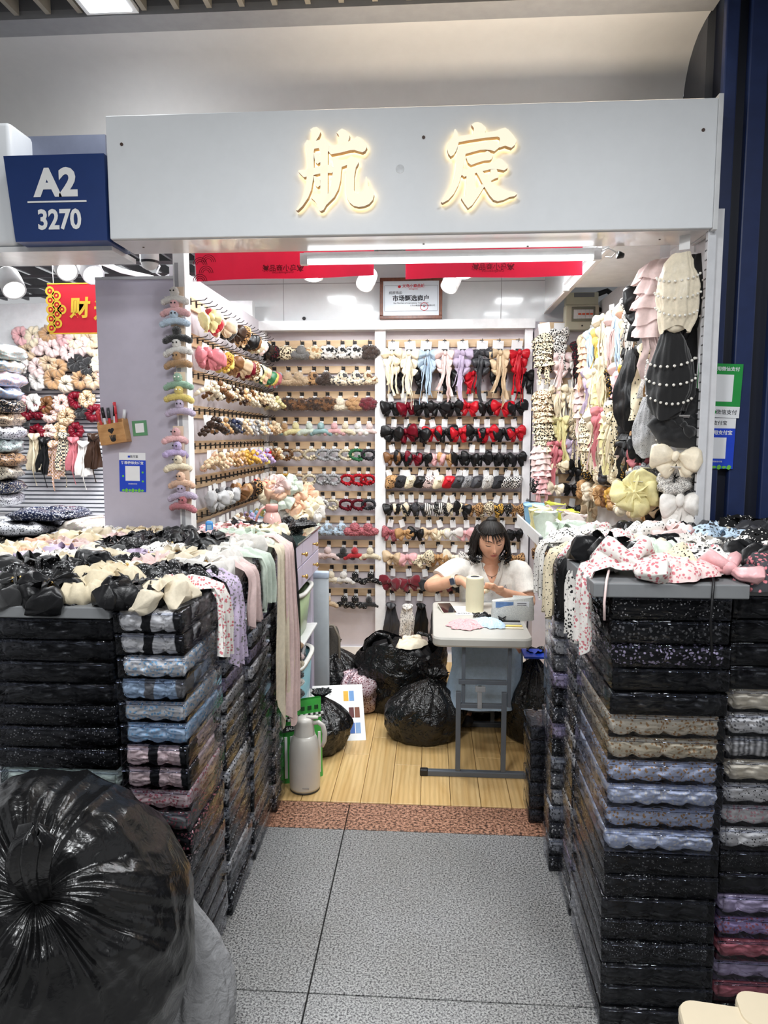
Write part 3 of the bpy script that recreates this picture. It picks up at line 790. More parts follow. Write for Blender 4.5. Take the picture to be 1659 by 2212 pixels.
MB().box((-w / 2, -.0012, 0), (w / 2, 0, h * .80)).build('blue_panel', BLUEP, t); MB().box((-w / 2, -.0012, h * .8), (w / 2, 0, h)).build('white_header', PAPER, t)
MB().box((-.02, -.002, h * .20), (.05, -.0012, h * .62)).build('white_code_field', PAPER, t)
text('支付宝', .018, GRY, t, (.022, -.0018, h * .9)); text('推荐使用支付宝', .018, PAPER, t, (.008, -.0018, h * .71), bold=.0004); text('支付就用支付宝', .007, PAPER, t, (.015, -.0018, h * .14))
MB().rbox((-.020, -.0018, h * .87), (-.006, -.0012, h * .94), .0003).build('logo_mark', BLUEP, t)
m = MB()
for k in range(8): m.ball((-w * .4 + k * w * .115, -.0018, .006), (.010, .0004, .006 + .004 * (k % 2)), 1)
m.build('grass_print', LGREEN, t)

# wooden pen box
p = onY(258, 958, 3.199)
pb = thing('pen_box', 'tilted wooden pen box with heart cut-out on lavender partition', 'pen box', p, (0, radians(-9), 0))
BOXW = woodmat('bamboo', lin(206, 158, 104), lin(180, 128, 76), (3, 3, 12), .5, 3)
for a, b in (((-.06, -.062, 0), (.06, -.055, .09)), ((-.06, -.055, 0), (.06, 0, .006)), ((-.06, -.055, .006), (-.054, 0, .105)), ((.054, -.055, .006), (.06, 0, .105)), ((-.054, -.006, .006), (.054, 0, .11))):
    MB().rbox(a, b, .0015).build('board', BOXW, pb)
MB().ball((-.006, -.0625, .060), (.008, .001, .008), 2).ball((.007, -.0625, .062), (.008, .001, .008), 2).add([(-.013, -.0632, .057), (.014, -.0632, .059), (.002, -.0632, .043)], [(0, 1, 2)]).build('heart_cutout', BLACK, pb)
m = MB().ball((.004, -.0625, .018), (.013, .001, .010), 2)
for k in range(4): m.tube([(-.006 + k * .006, -.0628, .02), (-.009 + k * .008, -.0628, .038)], .0026, 6)
m.build('hand_cutout', BLACK, pb)
for i, (x, c, tilt, L) in enumerate(((-.046, (.6, .04, .05), -.25, .15), (-.032, (.01, .01, .012), -.18, .16), (-.018, (.05, .05, .06), -.1, .155), (-.006, (.01, .01, .012), .03, .165), (.012, (.65, .05, .07), -.08, .175), (.028, (.75, .75, .78), .12, .14))):
    q = Vector(p) + Matrix.Rotation(radians(-9), 3, 'Y') @ Vector((x, -.03, .009))
    t = thing('marker_pen', ['thin red pen at left of the wooden pen box', 'black capped marker second from left in pen box', 'dark grey pen in the middle of the pen box', 'tall black marker in the pen box', 'red capped marker standing tallest in the pen box', 'pale grey pen at right of the pen box'][i], 'pen', q, (0, tilt, 0), 'pens in the wooden box')
    MB().tube([(0, 0, 0), (0, 0, L * .72)], .0065, 8).build('barrel', plain('pen_white%d' % (i % 2), (.7, .7, .7) if i % 2 else c, .4), t, smooth=True)
    MB().tube([(0, 0, L * .70), (0, 0, L)], .0078, 8).build('cap', plain('pen_cap%d' % i, c, .35), t, smooth=True)

# ================================================================== NEIGHBOUR STALL (left)
YN = 4.75
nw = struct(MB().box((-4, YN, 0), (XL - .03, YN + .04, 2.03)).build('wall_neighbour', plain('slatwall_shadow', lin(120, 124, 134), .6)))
SLW = plain('slatwall_white', (.80, .81, .84), .35)
for i in range(46):
    z = .72 + i * .0285
    MB().box((-3.2, YN - .012, z), (XL - .04, YN, z + .018)).build('slatwall_strip', SLW, nw)
struct(MB().box((-4, YN - .03, 2.03), (XL - .03, YN + .04, 2.42)).build('wall_neighbour_upper', plain('neighbour_white', (.80, .81, .82), .3)))
fk = thing('fortune_banner', 'red and gold fortune poster hanging over the neighbour slatwall', 'poster')
Yb = 3.55
a, b = onY(107, 722, Yb), onY(232, 610, Yb)
FRED = plain('poster_red', lin(222, 22, 48), .6, var=.04); FGOLD = plain('poster_gold', lin(240, 200, 60), .5, var=.1)
MB().rbox((a.x, Yb, a.z), (b.x, Yb + .006, b.z), .001).build('board', FRED, fk)
for z in (a.z, b.z - .006): MB().box((a.x, Yb - .001, z), (b.x, Yb, z + .006)).build('gold_edge', FGOLD, fk)
rr = random.Random(2)
for cx, cz in ((.012, .03), (.012, .075), (.012, .12), (.012, .165), (.012, .21), (.045, .052), (.045, .098), (.045, .143), (.045, .188), (.07, .12)):
    c = MB().surf(lambda u, v: (a.x + cx + (.0235 - .010 * v) * cos(2 * pi * u), Yb - .001, a.z + cz + (.0235 - .010 * v) * sin(2 * pi * u)), 18, 2, cu=True)
    c.ball((a.x + cx, Yb - .001, a.z + cz), (.006, .0005, .006), 1); c.build('coin_print', FGOLD, fk)
for q in (a.x + .03, b.x - .03): MB().tube([(q, Yb + .003, b.z), (q, Yb + .003, 2.69)], .0015, 5).build('hanging_wire', HOUS, fk)
text('财', .105, FGOLD, fk, onY(172, 668, Yb - .001), bold=.003, shear=.08)
text('运', .105, FGOLD, fk, onY(224, 672, Yb - .001), bold=.003, shear=.08)

# ================================================================== TABLE
TZ = .66
tb = thing('folding_table', 'small off-white folding table with grey tube legs in the aisle', 'table')
TX0, TX1, TY0, TY1 = .012, .452, 3.10, 3.80
def rrect(x0, x1, y0, y1, r, n=6):
    out = []
    for cx, cy, a0 in ((x1 - r, y1 - r, 0), (x0 + r, y1 - r, pi / 2), (x0 + r, y0 + r, pi), (x1 - r, y0 + r, 3 * pi / 2)):
        out += [(cx + r * cos(a0 + k * pi / 2 / n), cy + r * sin(a0 + k * pi / 2 / n)) for k in range(n + 1)]
    return out
def slab(outl, z0, z1, ch=.004):
    m = MB(); n = len(outl)
    cx = sum(p[0] for p in outl) / n; cy = sum(p[1] for p in outl) / n
    def sh(k): return [((x - cx) * k + cx, (y - cy) * k + cy) for x, y in outl]
    rings = [(sh(.985), z0), (outl, z0 + ch), (outl, z1 - ch), (sh(.985), z1)]
    vs = [(x, y, z) for r, z in rings for x, y in r]
    fs = [(i * n + k, i * n + (k + 1) % n, (i + 1) * n + (k + 1) % n, (i + 1) * n + k) for i in range(3) for k in range(n)]
    fs.append(tuple(range(n - 1, -1, -1))); fs.append(tuple(range(3 * n, 4 * n)))
    m.add(vs, fs); return m
slab(rrect(TX0, TX1, TY0, TY1, .045), TZ - .042, TZ, .008).build('tabletop', plain('table_white', lin(188, 185, 177), .45, var=.02), tb)
STEEL = plain('grey_steel_tube', lin(92, 98, 106), .4, var=.05)
for y, x0, x1 in ((3.15, -.03, .46), (3.72, .03, .50)):
    MB().rbox((x0, y - .014, 0), (x1, y + .014, .028), .005).build('foot_bar', STEEL, tb)
    MB().rbox((x0 - .012, y - .016, 0), (x0 + .025, y + .016, .031), .005).build('rubber_foot', BLACK, tb)
for x in (.13, .335):
    MB().rbox((x - .011, 3.14, .028), (x + .011, 3.162, .40), .002).build('leg', STEEL, tb)
    MB().rbox((x - .008 + .022, 3.15, .33), (x + .008 + .022, 3.168, TZ - .04), .002).build('upper_leg', STEEL, tb)
    MB().rbox((x - .011, 3.71, .028), (x + .011, 3.732, TZ - .04), .002).build('leg', STEEL, tb)
for z in (.325, .435): MB().rbox((.13, 3.142, z), (.345, 3.162, z + .020), .002).build('cross_bar', STEEL, tb)
MB().rbox((.13, 3.712, .08), (.335, 3.73, .10), .002).build('cross_bar', STEEL, tb)
MB().rbox((.215, 3.135, .325), (.235, 3.15, .43), .002).rbox((.205, 3.132, .405), (.25, 3.15, .43), .002).build('latch', plain('latch_grey', lin(150, 152, 155), .4), tb)

# things on the table
yc = onZ(1036, 1306, TZ); yc = Vector((.225, 3.60, TZ))
t = thing('yarn_cone', 'tall cream yarn cone standing on the folding table', 'yarn', yc)
m = MB(); pr = []
for k in range(60):
    s = k / 59; r = .0475 * (1 - .06 * abs(2 * s - .9)) - (.0008 if k % 2 else 0); pr.append((r, .004 + .165 * s))
pr = [(.03, 0), (.046, .002)] + pr + [(.044, .175), (.036, .178), (.024, .178)]
m.lathe(pr, 28); m.build('yarn', plain('cream_yarn', lin(226, 218, 186), .9, var=.02), t, smooth=True)
MB().lathe([(.023, .1784), (.0225, .1788), (.001, .1787)], 20, cap=False).build('core_tube', plain('core_dark', (.04, .04, .05), .6), t, smooth=True)
# phone on a small stand
t = thing('phone', 'dark-screened phone lying on the table left corner', 'phone', (.085, 3.61, TZ + .001), (radians(6), 0, radians(12)))
MB().rbox((-.036, -.075, .002), (.036, .075, .011), .003).build('case', plain('phone_case', lin(210, 206, 190), .4), t)
MB().rbox((-.033, -.072, .0108), (.033, .072, .0122), .0006).build('screen', plain('phone_screen', (.02, .018, .018), .08, var=.3), t)
# newspaper-covered pouch
t = thing('paper_pouch', 'grey printed packing pouch on the table right side', 'pouch', (.40, 3.46, TZ))
m = MB()
def pf(u, v):
    a = 2 * pi * u
    rx, ry = .104 * (1 - .04 * v), .048 * (1 - .45 * v * v)
    cx = abs(cos(a)) ** .5 * (1 if cos(a) > 0 else -1); sy = abs(sin(a)) ** .7 * (1 if sin(a) > 0 else -1)
    return (rx * cx + .004 * noise.noise(Vector((cx * 3, sy * 3, v * 4))), ry * sy, (.10 + .012 * cx) * v)
m.surf(pf, 32, 10, cu=True)
m.surf(lambda u, v: tuple(Vector(pf(u, 1)) * (v, v, 1)[0] if False else (pf(u, 1)[0] * v, pf(u, 1)[1] * v, pf(u, 1)[2] * 1.0 + .004 * (1 - v))), 32, 4, cu=True)
m.build('wrapper', fab(lin(206, 206, 200), 'tweed', lin(180, 182, 180)), t, smooth=True)
MB().box((-.085, -.036, .062), (.0, -.0335, .09)).build('blue_print', plain('pouch_blue', lin(106, 140, 190), .5, var=.3), t)
MB().box((.006, -.036, .062), (.075, -.0335, .092)).build('white_label', PAPER, t)
for z in (.084, .075): MB().box((.018, -.0368, z - .0025), (.062, -.036, z + .0025)).build('print_line', plain('print_mid', (.22, .22, .24), .6), t)
# ================================================================== HAIR ACCESSORY SHAPES (shared meshes)
V0 = fab((.5, .5, .5))
LIB = {}
CRINK = dict(bow=(.007, 26, .002, 85), bigbow=(.009, 22, .002, 80), longbow=(.009, 24, .002, 80), tiers=(.012, 22, .003, 70), veil=(.012, 11, .005, 34), scrunchie=(.008, 30, .002, 90),
             chiffon=(.013, 22, .003, 75), crumple=(.008, 28, .002, 90), tail=(.010, 22, .002, 80), hang=(.010, 14, .002, 60), beret=(.004, 30, .001, 80))
FLATK = ('chiffon', 'crumple', 'tail')
def nz(*p): return noise.noise(Vector(p))
def lib(kind, fn, n=4):
    LIB[kind] = []
    for k in range(n):
        m = MB(); fn(m, random.Random(k * 17 + 3), k)
        a1, s1, a2, s2 = CRINK.get(kind, (0, 1, 0, 1)); o = Vector((k * 3.3, 1.7 * k, len(kind)))
        if a1:
            out = []
            for p in m.v:
                p = Vector(p); q = p + noise.noise_vector(p * s1 + o) * a1 + noise.noise_vector(p * s2 + o) * a2
                if kind in FLATK: q.z = max(q.z, .0)
                out.append(tuple(q))
            m.v = out
        LIB[kind].append(m.mesh(kind, V0, True))
def lobe(m, side, w, h, d, rn, M=None, droop=0., pleat=6):
    ph = rn.uniform(0, 6)
    def fn(u, v):
        t = v; a = 2 * pi * u
        hh = h * (.16 + .84 * sin(pi * min(t * .62, .5)) ** 1.1) * (1 if t < .82 else sqrt(max(0, 1 - ((t - .82) / .18) ** 2)) * .999 + .001)
        dd = d * (.35 + .65 * sin(pi * min(t * .7, .5))) * (1 if t < .85 else sqrt(max(0, 1 - ((t - .85) / .15) ** 2)))
        rip = 1 + .085 * sin(pleat * a + ph + t * 2) * (1 - .5 * t) + .04 * sin((2 * pleat + 1) * a + ph * 2)
        return (side * w * t, dd * sin(a) * rip - .012 * t, hh / 2 * cos(a) * rip - droop * t * t)
    m.surf(fn, 26, 11, cu=True, M=M)
def ribbon(m, pts, w, rn, M=None, th=.0012, wav=.004):
    pts = [Vector(p) for p in pts]; n = len(pts); ph = rn.uniform(0, 6)
    def fn(u, v, off=0):
        f = u * (n - 1); i = min(int(f), n - 2); p = pts[i].lerp(pts[i + 1], f - i)
        return (p.x + w * (v - .5), p.y + wav * sin(v * 5 + u * 7 + ph) + off, p.z)
    m.surf(lambda u, v: fn(u, v), max(8, n * 3), 4, M=M)
    m.surf(lambda u, v: fn(u, 1 - v, th), max(8, n * 3), 4, M=M)
def k_bow(m, rn, k):
    w, h = .062 + .008 * k % .02, .075
    for s in (-1, 1):
        lobe(m, s, w, h * rn.uniform(.85, 1.1), .026, rn, Rm(0, s * rn.uniform(-.1, .35), 0), .004)
        lobe(m, s, w * .8, h * .8, .022, rn, Rm(0, s * rn.uniform(.3, .7), 0, (0, .012, -.012)), .006)
    m.ball((0, -.016, 0), (.013, .014, .018), 2)
    for s in (-1, 1):
        ribbon(m, [(s * .006, -.006, -.01), (s * .025, -.008, -.045), (s * .032, 0, -.065)], .026, rn)
def k_bigbow(m, rn, k):
    for s in (-1, 1):
        lobe(m, s, .07, .085, .03, rn, Rm(0, s * rn.uniform(.05, .25), 0, (0, 0, .01)), .008)
        lobe(m, s, .065, .075, .026, rn, Rm(0, s * rn.uniform(.55, .8), 0, (0, .01, -.03)), .012)
    m.ball((0, -.018, .012), (.014, .015, .02), 2)
    for s in (-1, 1):
        ribbon(m, [(s * .01, -.01, 0), (s * .022, -.012, -.07), (s * .034, -.004, -.135)], .034, rn)
def k_longbow(m, rn, k):
    for lv in range(3):
        z = -.038 * lv
        for s in (-1, 1):
            lobe(m, s, .066 - .008 * lv + rn.uniform(-.006, .006), .062, .027, rn, Rm(rn.uniform(-.2, .2), s * (rn.uniform(-.15, .3) + .35 * lv), s * rn.uniform(-.2, .3), (0, .008 * lv, z)), .008)
    m.ball((0, -.018, 0), (.013, .014, .017), 2)
    for j in range(7):
        x = rn.uniform(-.03, .03); L = rn.uniform(.17, .33)
        ribbon(m, [(x * .3, -.018, -.01), (x * .8 + rn.uniform(-.01, .01), -.024, -L * .35), (x * 1.0 + rn.uniform(-.014, .014), -.020, -L * .7), (x * 1.3 + rn.uniform(-.02, .02), -.012, -L)], rn.choice((.004, .004, .005, .012, .022)), rn)
def k_tiers(m, rn, k):
    n = 5
    for j in range(n):
        z0 = -.035 * j; ph = rn.uniform(0, 6)
        def fn(u, v):
            a = 2 * pi * u; r = (.018 + .034 * v ** .7) * (1 + .16 * sin(7 * a + ph + v))
            return (r * cos(a) * 1.1, r * sin(a) * .7, z0 - .055 * v ** 1.3)
        m.surf(fn, 32, 6, cu=True)
    for j in range(3):
        x = rn.uniform(-.03, .03)
        ribbon(m, [(x, -.02, -.17), (x * 1.2, -.015, -.24), (x * 1.3, -.01, -.30)], .016, rn)
def veilr(v): return .014 + .046 * sin(pi * min(1, .08 + v * .72)) ** .9
def k_veil(m, rn, k):
    ph = rn.uniform(0, 6); L = .23
    def fn(u, v):
        a = 2 * pi * u; r = veilr(v) * (1 + .07 * sin(6 * a + ph + v) * (.4 + v) + .04 * sin(15 * a + ph * 2 + 2 * v))
        return (r * cos(a), r * sin(a) * .65, -L * v * (1 + .05 * sin(2 * a + ph)))
    m.surf(fn, 60, 20, cu=True)
    m.ball((0, 0, -L + .012), (.036, .024, .022), 2)
def k_scrunchie(m, rn, k):
    ph = rn.uniform(0, 6); kk = rn.choice((9, 10, 11))
    def fn(u, v):
        a, b = 2 * pi * u, 2 * pi * v
        r = .026 * (1 + .15 * sin(kk * a + ph + 1.5 * sin(b)) + .30 * nz(cos(a) * 3 + k, sin(a) * 3, cos(b) * 2))
        R = .036 + .004 * sin(2 * a + ph)
        return ((R + r * cos(b)) * cos(a), (R + r * cos(b)) * sin(a), r * sin(b) * .95)
    m.surf(fn, 66, 10, cu=True, cv=True)
def k_chiffon(m, rn, k):
    """large lying ruffled scrunchie: soft lobes gathered to a middle"""
    n = rn.choice((5, 6, 7)); ph = rn.uniform(0, 6)
    for j in range(n):
        a = 2 * pi * j / n + rn.uniform(-.2, .2)
        L = rn.uniform(.052, .070)
        M = Rm(0, 0, a, (.012 * cos(a), .012 * sin(a), .024))
        lobe(m, 1, L, rn.uniform(.055, .078), rn.uniform(.032, .044), rn, M @ Rm(pi / 2 * rn.uniform(.2, .9), 0, 0), .0, 5)
    m.surf(lambda u, v: ((.030 * v + .012 * v * sin(9 * 2 * pi * u + ph)) * cos(2 * pi * u) * 1.2, (.030 * v + .012 * v * sin(9 * 2 * pi * u + ph)) * sin(2 * pi * u) * 1.2, .050 + .012 * v * sin(7 * 2 * pi * u)), 40, 4, cu=True)
    m.surf(lambda u, v: (.010 * v * cos(2 * pi * u), .010 * v * sin(2 * pi * u), .058 - .010 * v), 10, 3, cu=True)
def k_crumple(m, rn, k):
    """loosely heaped piece of cloth / knotted headband lying down"""
    ox, oy = rn.uniform(0, 50), rn.uniform(0, 50)
    def fn(u, v):
        a = 2 * pi * u; r = .075 * v * (1 + .30 * nz(cos(a) * 1.2 + ox, sin(a) * 1.2, 0))
        x, y = r * cos(a) * 1.25, r * sin(a) * .8
        z = .030 * sqrt(max(0, 1 - v ** 3)) + .030 * abs(nz(x * 24 + ox, y * 24 + oy, 1)) * (1.1 - v * .7) + .012 * abs(nz(x * 55, y * 55 + oy, 2))
        return (x, y, max(.001, z * (1 if v < .97 else .1)))
    m.surf(fn, 44, 13, cu=True)
    M = Rm(0, 0, rn.uniform(0, 6), (rn.uniform(-.03, .03), rn.uniform(-.02, .02), .038))
    for s in (-1, 1): lobe(m, s, .05, .045, .018, rn, M @ Rm(pi / 2 * .7, 0, 0), 0)
    m.ball((M @ Vector((0, 0, 0)))[:], (.013, .012, .012), 2)
def k_tail(m, rn, k):
    """headband with pointed ears, lying"""
    for s in (-1, 1):
        lobe(m, s, .085, .05, .02, rn, Rm(pi / 2 * .8, s * rn.uniform(-.2, .1), rn.uniform(-.4, .4), (0, 0, .025)), 0)
    for j in range(2):
        a = rn.uniform(0, 6)
        pts = [(0, 0, .03), (.05 * cos(a), .05 * sin(a), .045), (.10 * cos(a), .10 * sin(a), .012)]
        m.tube(pts, [.014, .018, .003], 8)
    m.ball((0, 0, .03), (.018, .016, .018), 2)
def fuzzy(m, c, r, seed, sub=3, j=.07, M=None, n=150, L=.30):
    m.ball(c, r, sub, M, j, seed)
    r = r if isinstance(r, (list, tuple)) else (r, r, r)
    rn = random.Random(seed + 99)
    for _ in range(n):
        d = Vector((rn.gauss(0, 1), rn.gauss(0, 1), rn.gauss(0, 1))).normalized()
        e = (d + Vector((rn.uniform(-.5, .5), rn.uniform(-.5, .5), rn.uniform(-.5, .5))) * .7).normalized()
        t = d.orthogonal().normalized() * .09
        P = [Vector(c) + Vector([q[i] * r[i] for i in range(3)]) for q in (d * .96 + t, d * .96 - t, d * .98 + e * L * rn.uniform(.5, 1.1))]
        m.add(P, [(0, 1, 2)], M)
def k_plush(m, rn, k):
    fuzzy(m, (0, 0, -.018), (.058, .022, .020), k + 1)
    fuzzy(m, (0, -.004, .010), (.027, .024, .026), k + 5)
    for s in (-1, 1): fuzzy(m, (s * .036, 0, -.012), (.028, .022, .022), k + 9 + s)
def k_plushflat(m, rn, k):
    for j in range(6):
        a = 2 * pi * j / 6 + .3 * k
        fuzzy(m, (.034 * cos(a), .0, .020 * sin(a)), (.026, .024, .020), k * 7 + j)
    fuzzy(m, (0, -.008, 0), (.03, .02, .022), k)
def k_star(m, rn, k):
    """plush claw with a head and two stretched arms"""
    pts = [(-.058, 0, -.026), (-.03, 0, -.014), (0, -.004, -.008), (.03, 0, -.014), (.058, 0, -.026)]
    m.tube(pts, [.014, .016, .018, .016, .014], 12)
    for s in (-1, 1): fuzzy(m, (s * .058, 0, -.026), .0155, k + s, 2, .05, None, 60, .25)
    fuzzy(m, (0, -.006, .018), (.021, .020, .024), k + 4, 3, .05, None, 130, .2)
    for s in (-1, 1): fuzzy(m, (s * .03, 0, -.015), (.03, .017, .016), k + s + 20, 2, .05, None, 90, .3)
def k_braid(m, rn, k):
    def fn(u, v):
        a, b = 2 * pi * u, 2 * pi * v
        r = .0095 * (1 + .35 * sin(22 * a + 3 * b) + .2 * nz(cos(a) * 9, sin(a) * 9, k))
        return ((.040 + r * cos(b)) * cos(a), r * sin(b), (.026 + r * cos(b)) * sin(a))
    m.surf(fn, 88, 7, cu=True, cv=True)
    for j in range(6):
        a = rn.uniform(0, 6); m.ball((.012 + .02 * cos(a), -.016, -.02 + .012 * sin(a)), .009, 1, None, .25, j)
def k_beadclaw(m, rn, k):
    for s in (-1, 1):
        for j in range(8):
            t = j / 7 - .5
            m.ball((t * .105, s * .012 - .01, -.022 + .030 * cos(t * 3) + rn.uniform(-.004, .004)), rn.uniform(.007, .0125), 1, None, .12, j)
    for j in range(5):
        a = rn.uniform(0, 6); m.ball((.022 * cos(a), -.028, .012 + .016 * sin(a)), rn.uniform(.008, .014), 1, None, .15, j + 30)
def k_beret(m, rn, k):
    w = .035
    def fn(u, v):
        a = 2 * pi * u
        cx = abs(cos(a)) ** .6 * (1 if cos(a) > 0 else -1); sz = abs(sin(a)) ** .6 * (1 if sin(a) > 0 else -1)
        e = sqrt(max(0, 1 - (2 * v - 1) ** 4))
        return (w * cx * e + .012 * sz, .030 * (v - .5) * 2, .038 * sz * e)
    m.surf(fn, 20, 8, cu=True)
    m.ball((0, -.032, .012), (.012, .006, .007), 1)
def k_pearls(m, rn, k):
    for row, v in enumerate((.38, .60, .82)):
        n = 11
        for j in range(n):
            a = pi * (.06 + .88 * j / (n - 1)); vv = v + .10 * sin(pi * j / (n - 1)) + .02 * row * cos(a); r = veilr(vv) + .008
            m.ball((r * cos(a), -r * sin(a) * .72, -.23 * vv), .0046, 1)
def k_hang(m, rn, k):
    """long straight cloth tail piece"""
    for s in (-1, 1): lobe(m, s, .035, .05, .016, rn, Rm(0, s * .9, 0), .01)
    for j in range(3):
        x = (-.022, .004, .024)[j]
        ribbon(m, [(x * .4, -.006, -.02), (x, -.014 + .006 * j, -.10), (x * 1.3, -.010 + .006 * j, -rn.uniform(.17, .20))], .036, rn, wav=.008)
    ribbon(m, [(.0, -.02, -.02), (.002, -.022, -.15), (.004, -.02, -rn.uniform(.24, .30))], .006, rn)
for kname, fn, n in (('bow', k_bow, 5), ('bigbow', k_bigbow, 4), ('longbow', k_longbow, 6), ('tiers', k_tiers, 3), ('veil', k_veil, 2), ('scrunchie', k_scrunchie, 5),
                     ('chiffon', k_chiffon, 6), ('crumple', k_crumple, 8), ('tail', k_tail, 4), ('plush', k_plush, 4), ('plushflat', k_plushflat, 3), ('star', k_star, 3),
                     ('braid', k_braid, 3), ('beadclaw', k_beadclaw, 5), ('beret', k_beret, 2), ('pearls', k_pearls, 1), ('hang', k_hang, 4)):
    lib(kname, fn, n)
cm = MB().box((-.019, -.0008, -.044), (.019, 0, .008)); CARDS = cm.mesh('card', CARD, False)
cm = MB().box((-.036, -.0008, -.07), (.036, 0, .012)); CARDB = cm.mesh('card', CARD, False)
cm = MB().box((-.013, -.0007, -.04), (.013, 0, .010)); CARDT = cm.mesh('card', CARD, False)
cm = MB(); cm.rbox((-.020, -.004, -.006), (.020, .004, .006), .002)
for k in range(5): cm.tube([(-.016 + .008 * k, 0, -.004), (-.016 + .008 * k, -.006, -.022)], .0018, 5)
CLIP = cm.mesh('clip', BLACK, False)

# colours used by the displays
C = dict(white=lin(236, 232, 226), cream=lin(236, 222, 192), ivory=lin(240, 228, 204), beige=lin(214, 188, 154), tan=lin(190, 148, 102), brown=lin(120, 82, 50), dbrown=lin(58, 40, 30),
         black=(.010, .010, .011), grey=lin(130, 128, 126), dgrey=lin(62, 62, 66), red=lin(190, 26, 40), wine=lin(110, 14, 32), pink=lin(232, 178, 180), ppink=lin(238, 212, 208),
         rose=lin(204, 120, 128), mauve=lin(206, 190, 216), lilac=lin(190, 170, 214), blue=lin(192, 212, 230), ice=lin(204, 211, 230), sky=lin(150, 196, 226), teal=lin(142, 172, 174), mint=lin(216, 228, 214),
         sage=lin(150, 186, 160), yellow=lin(240, 216, 120), pale=lin(238, 228, 170), peach=lin(240, 196, 166), gold=lin(206, 160, 70), silver=lin(178, 178, 180), green=lin(60, 120, 80), lime=lin(222, 226, 90), navy=(.02, .028, .07))
def MT(s):
    """'black:satin' / 'cream:leopard:brown' -> material"""
    p = s.split(':'); return fab(C[p[0]], p[1] if len(p) > 1 else 'cotton', C[p[2]] if len(p) > 2 else None)
NAMES = dict(ice='icy white', cream='cream', ivory='ivory', dbrown='dark brown', dgrey='charcoal', ppink='pale pink', pale='pale yellow', wine='wine red', sky='sky blue', blue='light blue')
PATT = dict(cotton='cotton', satin='satin', plush='plush', knit='knitted', sheer='sheer', dots='dotted', floral='floral', leopard='leopard print', check='checked', tweed='tweed', sequin='glittery', stripe='striped', velvet='velvet', furspot='spotted fur', blocks='two-tone')
def desc(s):
    p = s.split(':'); return '%s %s' % (NAMES.get(p[0], p[0]), PATT[p[1] if len(p) > 1 else 'cotton'])
KN = dict(bow=('hair_bow', 'hair bow', 'hair bow'), bigbow=('hair_bow', 'large hair bow', 'hair bow'), longbow=('ribbon_bow', 'long-tailed ribbon bow', 'hair bow'), tiers=('ruffled_hair_cover', 'tiered ruffle hair cover', 'hair cover'),
          veil=('hair_snood', 'hanging hair snood', 'hair snood'), scrunchie=('scrunchie', 'scrunchie', 'scrunchie'), chiffon=('ruffled_scrunchie', 'ruffled scrunchie', 'scrunchie'), crumple=('headband', 'knotted headband', 'headband'),
          tail=('headband', 'bow headband', 'headband'), plush=('plush_hair_claw', 'plush hair claw', 'hair claw'), plushflat=('plush_hair_claw', 'round fluffy hair claw', 'hair claw'), star=('plush_hair_claw', 'plush figure claw', 'hair claw'),
          braid=('braided_hair_ring', 'braided hair ring', 'hair ring'), beadclaw=('beaded_hair_claw', 'beaded hair claw', 'hair claw'), beret=('fabric_hair_clip', 'square fabric hair clip', 'hair clip'), hang=('ribbon_tail_bow', 'hanging ribbon tail bow', 'hair bow'))
RV = random.Random(77)
def acc(kind, ms, loc, rot=(0, 0, 0), where='', group=None, card=None, sc=1., clip=False, extra=None):
    nm, word, cat = KN[kind]
    me = RV.choice(LIB[kind])
    lab = '%s %s, %s' % (desc(ms), word, where)
    s3 = sc if isinstance(sc, tuple) else (sc * RV.uniform(.94, 1.06),) * 3
    body = {'scrunchie': 'ruffled_ring', 'veil': 'net', 'plush': 'plush_body', 'plushflat': 'plush_body', 'star': 'plush_body', 'braid': 'braid', 'beadclaw': 'beads', 'beret': 'fabric_square'}.get(kind, 'cloth')
    if card is None and not clip and extra is None:
        o = put(nm, me, None, loc, rot, s3, MT(ms)); return tag(o, lab, cat, group)
    t = thing(nm, lab, cat, loc, rot, group)
    put(body, me, t, (0, 0, 0), (0, 0, 0), s3, MT(ms))
    if card is not None:
        cme, off = card; put('card', cme, t, off, (0, RV.uniform(-.12, .12), 0))
    if clip: put('clip', CLIP, t, (0, .012, .02))
    if extra is not None:
        put('pearl_trim', LIB['pearls'][0], t, (0, 0, 0), (0, 0, 0), s3, PEARL)['kind'] = 'stuff'
    return t

# ------------------------------------------------------------------ back wall, left panel
LROWS = [
 ('plushflat', 'cream:furspot:brown cream:leopard:dbrown grey:plush cream:furspot:tan white:furspot:black white:furspot:black white:furspot:black dbrown:plush'.split()),
 ('plush', 'dgrey:plush beige:plush beige:plush tan:furspot:dbrown dbrown:plush ivory:furspot:dgrey ivory:furspot:dgrey cream:furspot:brown'.split()),
 ('plushflat', 'cream:plush dbrown:furspot:brown brown:furspot:dbrown dbrown:furspot:brown brown:furspot:dbrown ivory:plush tan:plush wine:plush'.split()),
 ('star', 'teal:plush tan:plush pale:plush mint:plush teal:satin pink:plush cream:plush white:plush ppink:plush'.split()),
 ('braid', 'brown:knit brown:knit beige:knit cream:knit silver:knit silver:knit cream:knit green:knit dgrey:knit'.split()),
 ('braid', 'gold:knit gold:knit beige:knit cream:knit silver:knit silver:knit red:knit red:knit red:knit'.split()),
 ('braid', 'cream:knit white:knit white:knit silver:knit white:knit cream:knit wine:knit wine:knit dgrey:knit'.split()),
 ('plush', 'beige:plush cream:plush sage:furspot:grey mint:furspot:grey blue:furspot:grey blue:furspot:grey rose:knit rose:knit'.split()),
 ('star', 'tan:plush tan:plush tan:plush ppink:plush ppink:plush black:plush red:plush cream:plush'.split()),
 ('star', 'black:plush red:furspot:white red:furspot:white cream:plush ivory:plush white:plush black:dots:white black:dots:white'.split()),
 ('star', 'black:plush cream:plush white:plush cream:plush beige:plush black:dots:white black:dots:white black:plush'.split())]
